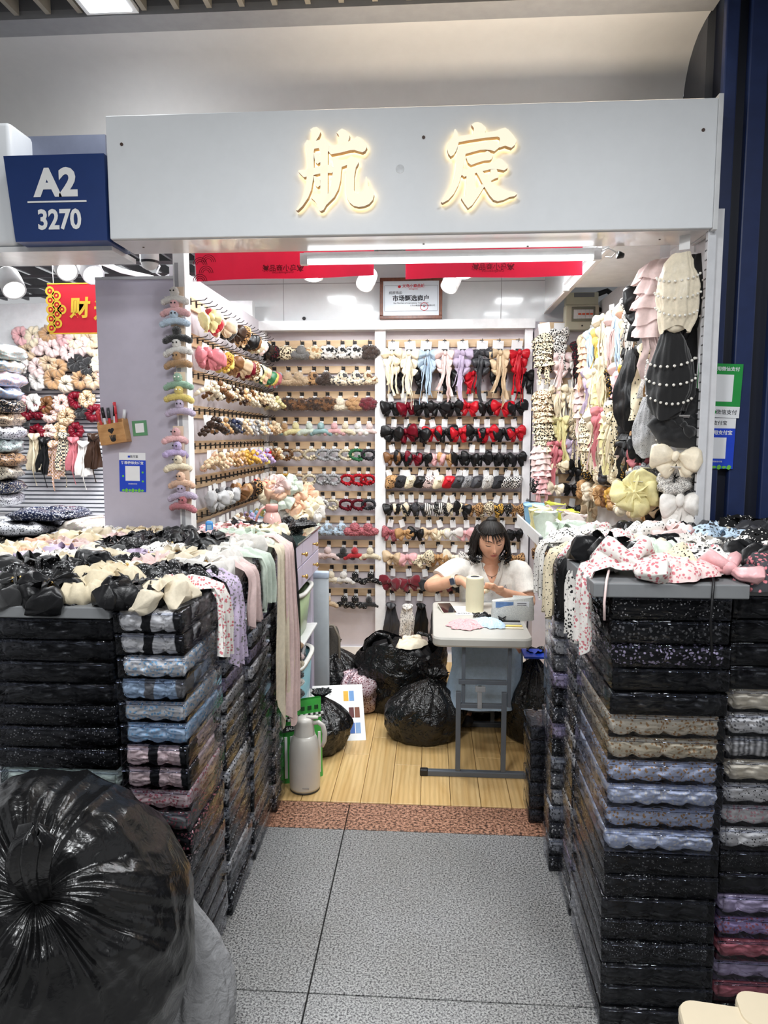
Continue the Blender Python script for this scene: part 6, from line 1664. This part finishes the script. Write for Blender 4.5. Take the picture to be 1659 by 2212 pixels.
# small finds on the table
o = acc('crumple', 'black:satin', (.262, 3.46, TZ), (0, 0, .4), 'small and glossy beside the yarn cone', None, sc=(.38, .35, .6))
def clawclip(c, rz, lab):
    t = thing('hair_claw', lab, 'hair claw', c, (0, 0, rz), 'small black claws on the table')
    for s in (-1, 1):
        m = MB().tube([(-.018, s * .004, .022), (0, s * .012, .016), (.018, s * .004, .022)], .003, 6)
        for k in range(4): m.tube([(-.012 + .008 * k, s * .010, .016), (-.012 + .008 * k, s * .003, .001)], .002, 5)
        m.build('jaw', plain('glossy_black', (.01, .01, .01), .12), t, smooth=True)
clawclip((.225, 3.47, TZ), .3, 'glossy black claw left of the blue lace'); clawclip((.335, 3.47, TZ), 1.2, 'glossy black claw right of the blue lace'); clawclip((.345, 3.41, TZ), .2, 'glossy black claw nearest the pouch')
def lace(c, ms, lab, s, rz):
    m = MB(); ox = c[0] * 50
    m.surf(lambda u, v: (s[0] * v * cos(2 * pi * u) * (1 + .12 * sin(9 * 2 * pi * u)), s[1] * v * sin(2 * pi * u) * (1 + .1 * sin(7 * 2 * pi * u + 1)), .002 + s[2] * (1 - v) ** .7 + .010 * abs(sin(9 * 2 * pi * u + 4 * v + ox)) * (.3 + v * (1 - v) * 3)), 80, 12, cu=True)
    tag(m.build('lace_piece', MT(ms), smooth=True, loc=c, rot=(0, 0, rz)), lab, 'lace', 'lace pieces on the table')
lace((.165, 3.31, TZ), 'pink:dots:rose', 'pale pink spotted lace fan on the table', (.085, .085, .02), .3)
lace((.275, 3.33, TZ), 'blue:dots:sky', 'light blue spotted lace on the table', (.06, .09, .03), .9)
for k, (y, ms, lab) in enumerate(((3.36, 'silver:satin', 'pale grey ribbon strip on the table right'), (3.315, 'yellow:satin', 'yellow ribbon strip on the table right'), (3.275, 'ivory:satin', 'ivory ribbon strip nearest the table front'), (3.40, 'black:satin', 'black strap lying behind the ribbon strips'))):
    m = MB().rbox((.29 + .01 * k, y - .010, TZ + .0005), (.43, y + .010, TZ + .005), .002)
    tag(m.build('ribbon_strip', MT(ms)), lab, 'ribbon', 'ribbon strips on the table')
text_sheet = thing('printed_sheet', 'white printed paper lying behind the lace on the table', 'paper', (.18, 3.60, TZ + .0005), (0, 0, .1))
MB().box((-.06, -.09, 0), (.09, .10, .0008)).build('paper', CHW, text_sheet)
text('ADD', .03, plain('print_mid', (.22, .22, .24), .6), text_sheet, (-.02, -.06, .0015), (0, 0, 0))
# ================================================================== THE WOMAN
SKIN = None
m_, nt_, b_ = _nodes('skin')
b_.inputs['Roughness'].default_value = .5
b_.inputs['Subsurface Weight'].default_value = .08
b_.inputs['Subsurface Radius'].default_value = (.02, .008, .004)
n_ = noisetex(nt_, objco(nt_), 14, 3)
nt_.links.new(ramp(nt_, n_.outputs['Fac'], [(.3, lin(206, 152, 122)), (.7, lin(222, 172, 142))]), b_.inputs['Base Color'])
SKIN = m_
HAIR = plain('dark_hair', (.010, .008, .007), .5, var=.3, vscale=60, spec=.3)
SHIRT = fab(lin(236, 232, 224), 'cotton')
Hc = onY(1061, 1168, 3.90)
HM = Matrix.Translation(Hc) @ Matrix.Rotation(radians(6), 4, 'Z') @ Matrix.Rotation(radians(-5), 4, 'Y') @ Matrix.Rotation(radians(17), 4, 'X')
def ga(x, z, cx, cz, sx, sz): return exp(-((x - cx) / sx) ** 2 - ((z - cz) / sz) ** 2)
def headpt(u, v):
    a = 2 * pi * u; b = pi * (v - .5)
    x, y, z = cos(b) * sin(a), -cos(b) * cos(a), sin(b)
    X, Y, Z = x * .072, y * .088, z * .108
    if z < 0:
        X *= 1 - .30 * (-z) ** 1.5; 
        if y > 0: Y *= 1 - .35 * (-z)
        else: Y *= 1 - .10 * (-z)
    else: X *= 1 + .05 * z
    if y < 0:
        f = max(0, -y) ** .5
        Y -= .022 * ga(X, Z, 0, -.024, .011, .014) * f + .011 * ga(X, Z, 0, .002, .007, .022) * f
        for s in (-1, 1):
            Y += .009 * ga(X, Z, s * .030, .014, .018, .011) * f
            Y -= .005 * ga(X, Z, s * .030, .013, .013, .006) * f
            Y -= .004 * ga(X, Z, s * .030, .032, .022, .008) * f
            Y -= .005 * ga(X, Z, s * .038, -.025, .02, .022) * f
            Y += .003 * ga(X, Z, s * .024, -.045, .006, .014) * f
        Y -= .007 * ga(X, Z, 0, -.054, .018, .009) * f
        Y += .004 * ga(X, Z, 0, -.0545, .02, .0022) * f
        Y += .003 * ga(X, Z, 0, -.070, .02, .006) * f
        Y -= .008 * ga(X, Z, 0, -.088, .018, .012) * f
    return (X, Y, Z)
def hp(p): return HM @ Vector(p)
body = MB()
body.surf(headpt, 72, 56, cu=True, M=HM)
for s in (-1, 1): body.ball((s * .073, .012, -.002), (.008, .016, .027), 2, HM)
neckb = Vector((Hc.x + .005, Hc.y + .075, Hc.z - .205))
body.tube([hp((0, .03, -.05)), hp((0, .03, -.09)), neckb + Vector((0, .0, .05)), neckb, neckb - Vector((0, -.02, .07))], [.048, .047, .046, .055, .07], 20)
SH_R = onY(988, 1232, 4.00); SH_L = onY(1122, 1236, 4.00)   # viewer's left / right
EL_R = onY(930, 1266, 3.90); WR_R = onY(994, 1253, 3.80); HA_R = onY(1016, 1270, 3.73)
EL_L = onY(1142, 1300, 3.92); WR_L = onY(1094, 1282, 3.80); HA_L = onY(1076, 1274, 3.74)
hips = Vector((Hc.x - .0, 4.12, .46))
chest = Vector((Hc.x, 4.03, Hc.z - .33))
def tubeS(mb, pts, rs, n=18, sub=4, M=None):
    """smooth tube through points (Catmull-Rom)"""
    P = [Vector(p) for p in pts]; out, rr = [], []
    for i in range(len(P) - 1):
        p0, p1, p2, p3 = P[max(i - 1, 0)], P[i], P[i + 1], P[min(i + 2, len(P) - 1)]
        for k in range(sub):
            t = k / sub
            out.append(.5 * ((2 * p1) + (p2 - p0) * t + (2 * p0 - 5 * p1 + 4 * p2 - p3) * t * t + (3 * p1 - p0 - 3 * p2 + p3) * t ** 3)); rr.append(rs[i] + (rs[i + 1] - rs[i]) * t)
    out.append(P[-1]); rr.append(rs[-1]); mb.tube(out, rr, n, True, M)
tubeS(body, [SH_R + Vector((.05, .03, -.02)), SH_R, EL_R + (SH_R - EL_R) * .35, EL_R, EL_R + (WR_R - EL_R) * .35, WR_R, HA_R], [.035, .042, .042, .037, .036, .025, .022])
tubeS(body, [SH_L + Vector((-.05, .03, -.02)), SH_L, EL_L + (SH_L - EL_L) * .35, EL_L, EL_L + (WR_L - EL_L) * .35, WR_L, HA_L], [.035, .042, .042, .037, .036, .025, .022])
tubeS(body, [neckb - Vector((0, 0, .02)), chest, (chest + hips) / 2, hips], [.06, .10, .10, .12])
tubeS(body, [SH_R, neckb - Vector((0, -.02, .06)), SH_L], [.038, .05, .038])
# hands: palm and five fingers closing on the little flower being tied
WORK = (HA_R + HA_L) / 2 + Vector((-.002, -.035, .005))
def hand(mb, wr, ha, side):
    d = (ha - wr).normalized()
    palm = ha + d * .025
    q = d.to_track_quat('X', 'Z').to_matrix().to_4x4()
    M = Matrix.Translation(palm) @ q
    mb.ball((0, 0, 0), (.045, .034, .016), 3, M)
    for k in range(4):
        y = (-.024 + .016 * k) * side
        L = (.030, .034, .031, .024)[k]
        base = M @ Vector((.034, y, .004))
        p1 = M @ Vector((.034 + L, y * .9, .010)); tip = p1 + (WORK - p1).normalized() * .022 + Vector((0, 0, -.014 + .003 * k))
        mid = p1 + (tip - p1) * .5 + Vector((0, -.004, .004))
        tubeS(mb, [M @ Vector((.01, y, 0)), base, p1, mid, tip], [.010, .0092, .0085, .0078, .0062], 10, 3)
    tb_ = M @ Vector((-.012, -.028 * side, .004)); t1 = M @ Vector((.014, -.044 * side, .010)); t2 = t1 + (WORK - t1).normalized() * .030
    tubeS(mb, [M @ Vector((-.02, -.012 * side, 0)), tb_, t1, t2], [.013, .012, .0095, .007], 10, 3)
hand(body, WR_R, HA_R, 1); hand(body, WR_L, HA_L, -1)
# legs under the skirt
for s in (-1, 1):
    k0 = hips + Vector((s * .09, 0, 0)); kn = Vector((Hc.x - .01 + s * .10, 3.66, .45)); an = Vector((Hc.x - .02 + s * .11, 3.80, .09))
    tubeS(body, [k0, (k0 + kn) / 2, kn, (kn + an) / 2 + Vector((0, .01, 0)), an, an + Vector((0, -.10, -.045))], [.085, .075, .055, .05, .036, .028])
def remeshed(mb, name, vox, mat, parent, it=2):
    me = mb.mesh(name, mat, True)
    o = bpy.data.objects.new(name, me); COL.objects.link(o)
    r = o.modifiers.new('r', 'REMESH'); r.mode = 'VOXEL'; r.voxel_size = vox; r.use_smooth_shade = True
    sm = o.modifiers.new('s', 'SMOOTH'); sm.factor = .5; sm.iterations = it
    dg = bpy.context.evaluated_depsgraph_get()
    me2 = bpy.data.meshes.new_from_object(o.evaluated_get(dg))
    bpy.data.objects.remove(o)
    me2.materials.clear(); me2.materials.append(mat); me2.name = name
    me2.polygons.foreach_set('use_smooth', [True] * len(me2.polygons))
    return put(name, me2, parent)
W = thing('person', 'person in white polo shirt and light blue skirt, looking down, hands at work', 'person')
remeshed(body, 'body', .0034, SKIN, W, 1)
# shirt
sh_ = MB()
def loft(mb, secs, n=32, sub=4, nf=None):
    out = []
    for i in range(len(secs) - 1):
        for k in range(sub):
            t = k / sub; t = t * t * (3 - 2 * t) if False else t
            a, b = secs[i], secs[i + 1]; out.append(tuple(a[j] + (b[j] - a[j]) * t for j in range(5)))
    out.append(secs[-1]); m = len(out)
    vs = []
    for i, (cx, cy, cz, rx, ry) in enumerate(out):
        for k in range(n):
            a = 2 * pi * k / n; w = 1 + (nf(a, i / m) if nf else 0)
            vs.append((cx + rx * cos(a) * w, cy + ry * sin(a) * w, cz))
    fs = [(i * n + k, i * n + (k + 1) % n, (i + 1) * n + (k + 1) % n, (i + 1) * n + k) for i in range(m - 1) for k in range(n)]
    fs += [tuple(range(n - 1, -1, -1)), tuple(range((m - 1) * n, m * n))]
    mb.add(vs, fs)
X0 = Hc.x
zs = SH_R.z
loft(sh_, [(X0, 4.10, .46, .155, .12), (X0, 4.08, .60, .16, .125), (X0, 4.03, zs - .16, .165, .115), (X0, 4.01, zs - .06, .165, .10), (X0, 4.00, zs + .005, .14, .075), (X0, 3.99, zs + .035, .085, .06), (X0, 3.985, zs + .055, .058, .055)], 40, 4,
     lambda a, s: .035 * nz(cos(a) * 2.5, sin(a) * 2.5, s * 5) + .02 * sin(9 * a + 8 * s) * nz(s * 6, cos(a) * 2, 3))
e1 = SH_R + (EL_R - SH_R) * .62; e2 = SH_L + (EL_L - SH_L) * .75
tubeS(sh_, [SH_R + Vector((.05, .01, -.01)), SH_R + Vector((0, 0, .006)), (SH_R + e1) / 2 + Vector((0, 0, .008)), e1], [.062, .066, .064, .066], 24)
tubeS(sh_, [SH_L + Vector((-.05, .01, -.01)), SH_L + Vector((0, 0, .004)), (SH_L + e2) / 2, e2], [.062, .066, .064, .066], 24)
so = remeshed(sh_, 'polo_shirt', .0055, SHIRT, W, 3)
# the open neckline: skin triangle shows through an inset panel
fan = MB()
def necks(u, v):
    # curved skin patch between the collar wings
    half = (1 - v) * .052 + .003
    x = (u - .5) * 2 * half
    z = zs + .062 - .135 * v
    y = 3.99 - (.052 + .060 * min(1, v * 1.5)) + .05 * (x / .06) ** 2
    return (X0 + x + .004, y - .006, z)
fan.surf(necks, 12, 12); fan.build('open_neckline', SKIN, W, smooth=True)
# collar wings
for s in (-1, 1):
    def wing(u, v, off=0):
        half = (1 - v) * .056 + .004
        x = s * (half + u * (.034 - .010 * v)); z = zs + .070 - .120 * v - .012 * u
        y = 3.99 - (.056 + .064 * min(1, v * 1.4)) + .05 * (x / .06) ** 2 * .7 - .006 + .016 * u
        return (X0 + x + .004, y - .007 - off, z)
    cw = MB().surf(lambda u, v: wing(u, v), 5, 10); cw.surf(lambda u, v: wing(1 - u, v, .003), 5, 10)
    cw.build('collar', SHIRT, W, smooth=True)
# placket buttons and letter mark
p = Vector((X0 + .004, 3.885, zs - .10)); MB().ball(p, (.005, .002, .005), 1).build('button', PEARL, W, smooth=True)
q = onY(1091, 1267, 3.895); text('A', .032, plain('print_mid', (.22, .22, .24), .6), W, (q.x, 3.885, q.z), name='letter_mark')
# skirt over the knees
sk = MB()
KX = X0 - .03
path = [((KX + .03, 4.14, .52), .15, .10), ((KX + .02, 4.0, .50), .185, .115), ((KX + .01, 3.82, .475), .19, .10), ((KX, 3.68, .445), .185, .085), ((KX - .005, 3.60, .37), .175, .075), ((KX - .02, 3.575, .27), .185, .085), ((KX - .03, 3.565, .175), .20, .10)]
def skf(u, v):
    f = v * (len(path) - 1); i = min(int(f), len(path) - 2); t = f - i
    (c0, a0, b0), (c1, a1, b1) = path[i], path[i + 1]
    c = Vector(c0).lerp(Vector(c1), t); ra = a0 + (a1 - a0) * t; rb = b0 + (b1 - b0) * t
    d = (Vector(path[min(i + 1, len(path) - 1)][0]) - Vector(path[max(i - 0, 0)][0])).normalized()
    d2 = (Vector(path[min(i + 2, len(path) - 1)][0]) - Vector(path[max(i + 1 - (i + 2 >= len(path)), 0)][0])).normalized()
    d = d.lerp(d2, t).normalized()
    up = Vector((1, 0, 0)).cross(d).normalized()
    a = 2 * pi * u; w = 1 + .05 * sin(8 * a + 3 * v) * v + .04 * nz(cos(a) * 2, sin(a) * 2, v * 3)
    return tuple(c + Vector((1, 0, 0)) * ra * cos(a) * w + up * rb * sin(a) * w)
sk.surf(skf, 56, 36, cu=True)
sk.build('skirt', fab(lin(164, 184, 204), 'cotton'), W, smooth=True)
sd = MB()
for s in (-1, 1): sd.ball((X0 - .02 + s * .11, 3.73, .04), (.04, .09, .035), 2)
sd.build('shoe', plain('shoe_dark', (.03, .03, .035), .5), W, smooth=True)
# face details
def hsurf(x, z):
    # numeric search of the head surface for front point with given x, z
    b = math.asin(max(-1, min(1, z / .108)))
    lo, hi = -.249, .249
    for _ in range(30):
        mid = (lo + hi) / 2
        if headpt(mid, b / pi + .5)[0] < x: lo = mid
        else: hi = mid
    return headpt((lo + hi) / 2, b / pi + .5)
for s in (-1, 1):
    pts = [hp(Vector(hsurf(s * (.014 + .032 * k / 7), .0325 + .004 * sin(pi * k / 9))) + Vector((0, -.0012, 0))) for k in range(8)]
    MB().tube(pts, [.0012, .0021, .0024, .0023, .002, .0017, .0013, .0008], 6).build('eyebrow', HAIR, W, smooth=True)
    pts = [hp(Vector(hsurf(s * (.017 + .027 * k / 7), .0095 - .0035 * sin(pi * k / 7))) + Vector((0, -.0010, 0))) for k in range(8)]
    MB().tube(pts, [.0006, .0012, .0016, .0017, .0017, .0015, .0012, .0006], 6).build('eyelashes', HAIR, W, smooth=True)
    pts = [hp(Vector(hsurf(s * (.016 + .028 * k / 7), .0175 + .003 * sin(pi * k / 7))) + Vector((0, -.0002, 0))) for k in range(8)]
    MB().tube(pts, [.0003, .0006, .0008, .0009, .0009, .0008, .0006, .0003], 6).build('eyelid_crease', plain('skin_crease', lin(150, 100, 78), .6), W, smooth=True)
    MB().ball(hp(Vector(hsurf(s * .0065, -.0305)) + Vector((0, -.0002, 0))), (.003, .002, .0022), 1).build('nostril', plain('nostril_dark', lin(96, 52, 42), .6), W, smooth=True)
LIP = plain('lip', lin(178, 96, 90), .4)
for z0, dz, rmax in ((-.0510, .0022, .0034), (-.0580, -.0018, .0042)):
    pts = [hp(Vector(hsurf(-.021 + .042 * k / 10, z0 + dz * sin(pi * k / 10) - (.0012 if k == 5 and dz > 0 else 0))) + Vector((0, .0012, 0))) for k in range(11)]
    MB().tube(pts, [max(.0008, rmax * sin(pi * (k + .4) / 10.8)) for k in range(11)], 8).build('lip', LIP, W, smooth=True)
# hair: cap, half-up knot, side curtains and a fringe
ha = MB()
def capf(u, v):
    a = 2 * pi * u; b = pi / 2 - v * pi * .78
    x, y, z = cos(b) * sin(a), -cos(b) * cos(a), sin(b)
    front = max(0, -y)
    lim = .66 - .45 * max(0, .75 - front)          # hairline height at the front
    if front > .15 and z < lim: 
        z2 = lim; k = sqrt(max(0, 1 - z2 * z2)); l = sqrt(x * x + y * y) + 1e-6
        kk = .55
        x, y, z = x / l * k * (1 - kk * 0), y / l * k, z2
    r = 1.085 + .012 * sin(26 * a)
    return (x * .074 * r, y * .091 * r + .003, z * .111 * r)
ha.surf(capf, 80, 26, cu=True, M=HM)
HRN = random.Random(8)
def lock(pts, r0, r1, flat=1.):
    P = [hp(p) for p in pts]
    tubeS(ha, P, [r0 * (1 if i == 0 else 1 - i / (len(P) - 1)) + r1 * (i / (len(P) - 1)) for i in range(len(P))], 7, 4)
for s in (-1, 1):
    for k in range(58):
        f = HRN.random()
        y0 = -.034 + .115 * f
        x0 = .072 + .010 * sin(pi * f) + HRN.uniform(-.004, .007)
        L = HRN.uniform(.105, .150) - .015 * (s < 0)
        w1, w2, cur = HRN.uniform(-.006, .010), HRN.uniform(-.010, .010), HRN.uniform(-.02, .016)
        lock([(s * x0 * .78, y0 * .9 + .005, .066), (s * (x0 + .004), y0 + .006, .018), (s * (x0 + .012 + w1), y0 + .014 + w2, -.035), (s * (x0 + .020 - w1), y0 + .018 - w2, -.075), (s * (x0 + .016 + w1 * 2), y0 + .016 + w2, -L * .9), (s * (x0 - cur), y0 + .006 + w2 * 2, -L)], .0068, .0018)
for k in range(70):
    a = 2 * pi * k / 70 + HRN.uniform(-.03, .03); ca, sa = sin(a), -cos(a)
    fr = max(0, -sa)
    zend = .070 if fr > .3 else .0
    rr = lambda z, kk=1.06: sqrt(max(0, 1 - (z / .117) ** 2)) * kk
    P = [(.012 * ca, .012 * sa + .006, .1195)]
    for z in (.112, .095, .072, zend + HRN.uniform(-.004, .006)):
        P.append((ca * .076 * rr(z), sa * .094 * rr(z) + .003, z + HRN.uniform(-.0015, .0015)))
    lock(P, .0050, .0034)
for k in range(22):
    x = -.066 + .132 * k / 21
    lock([(x, .080, .05), (x * 1.08, .098, -.01), (x * 1.1, .100, -.07), (x, .092 + HRN.uniform(-.01, .01), -.13)], .011, .005)
for k in range(25):
    f = k / 24; x = -.062 + .124 * f
    L = .018 + .020 * abs(f - .5) * 2 + HRN.uniform(-.004, .006)
    if k in (5, 7, 8, 9, 12, 15, 18): continue
    xe = x * 1.10 + .004
    ye = lambda X, Z: Vector(hsurf(max(-.064, min(.064, X)), Z)).y
    lock([(x * .75, ye(x * .75, .074) - .004, .080), (x * .92, ye(x * .92, .060) - .007, .060), (xe, ye(xe, .040) - .007, .040), (xe * 1.03, ye(xe * 1.03, L) - .006, L)], .0034, .0009)
ha.ball((.006, .012, .118), (.03, .026, .020), 2, HM, .06, 3)
ha.build('hair', HAIR, W, smooth=True)
# watch on the wrist at the viewer's left
wq = EL_R + (WR_R - EL_R) * .86
d = (WR_R - EL_R).normalized(); qm = Matrix.Translation(wq) @ d.to_track_quat('Z', 'Y').to_matrix().to_4x4()
wt = MB(); wt.surf(lambda u, v: (.0315 * cos(2 * pi * u), .0315 * sin(2 * pi * u), -.011 + .022 * v), 28, 3, cu=True, M=qm); wt.surf(lambda u, v: (.0345 * cos(2 * pi * u), .0345 * sin(2 * pi * u), .011 - .022 * v), 28, 3, cu=True, M=qm)
ws = wt.build('watch_strap', plain('strap_beige', lin(200, 190, 170), .5), W, smooth=True)
vdir = (CPOS - wq); vdir = (vdir - d * vdir.dot(d)).normalized()
fm_ = Matrix((d.cross(vdir).normalized(), d, vdir)).transposed().to_4x4()
FMx = Matrix.Translation(wq + vdir * .034) @ fm_
MB().rbox((-.020, -.017, -.004), (.020, .017, .005), .004, FMx).build('watch_case', plain('watch_silver', (.45, .45, .46), .3, metal=1.0), ws, smooth=True)
MB().rbox((-.016, -.0135, .0045), (.016, .0135, .006), .001, FMx).build('watch_screen', plain('watch_glass', lin(60, 66, 84), .1), ws)
# thin necklace
pts = [Vector((X0 + .004 + .05 * cos(pi * k / 10), 3.99 - .062 - .052 * sin(pi * k / 10) + .0, zs + .055 - .065 * sin(pi * k / 10))) for k in range(11)]
MB().tube(pts, .0012, 5).ball(pts[5] + Vector((0, -.004, -.004)), .004, 1).build('necklace', BLACK, W, smooth=True)
# the little flower she is tying
fl_ = thing('tied_flower', 'small cream fabric flower held between the hands', 'flower', WORK, (.5, 0, .3))
put('cloth', LIB['scrunchie'][0], fl_, (0, 0, 0), (0, 0, 0), .42, MT('cream:satin'))
# stool she sits on
st = thing('wooden_stool', 'low wooden stool under the seated person', 'stool', (X0, 4.10, 0))
WD = woodmat('stool_wood', lin(190, 140, 86), lin(150, 100, 56), (6, 6, 2), .5, 3)
MB().rbox((-.15, -.14, .31), (.15, .14, .335), .006).build('seat', WD, st)
for x in (-.12, .12):
    for y in (-.11, .11): MB().tube([(x, y, .31), (x * 1.12, y * 1.12, 0)], [.016, .013], 8).build('leg', WD, st, smooth=True)
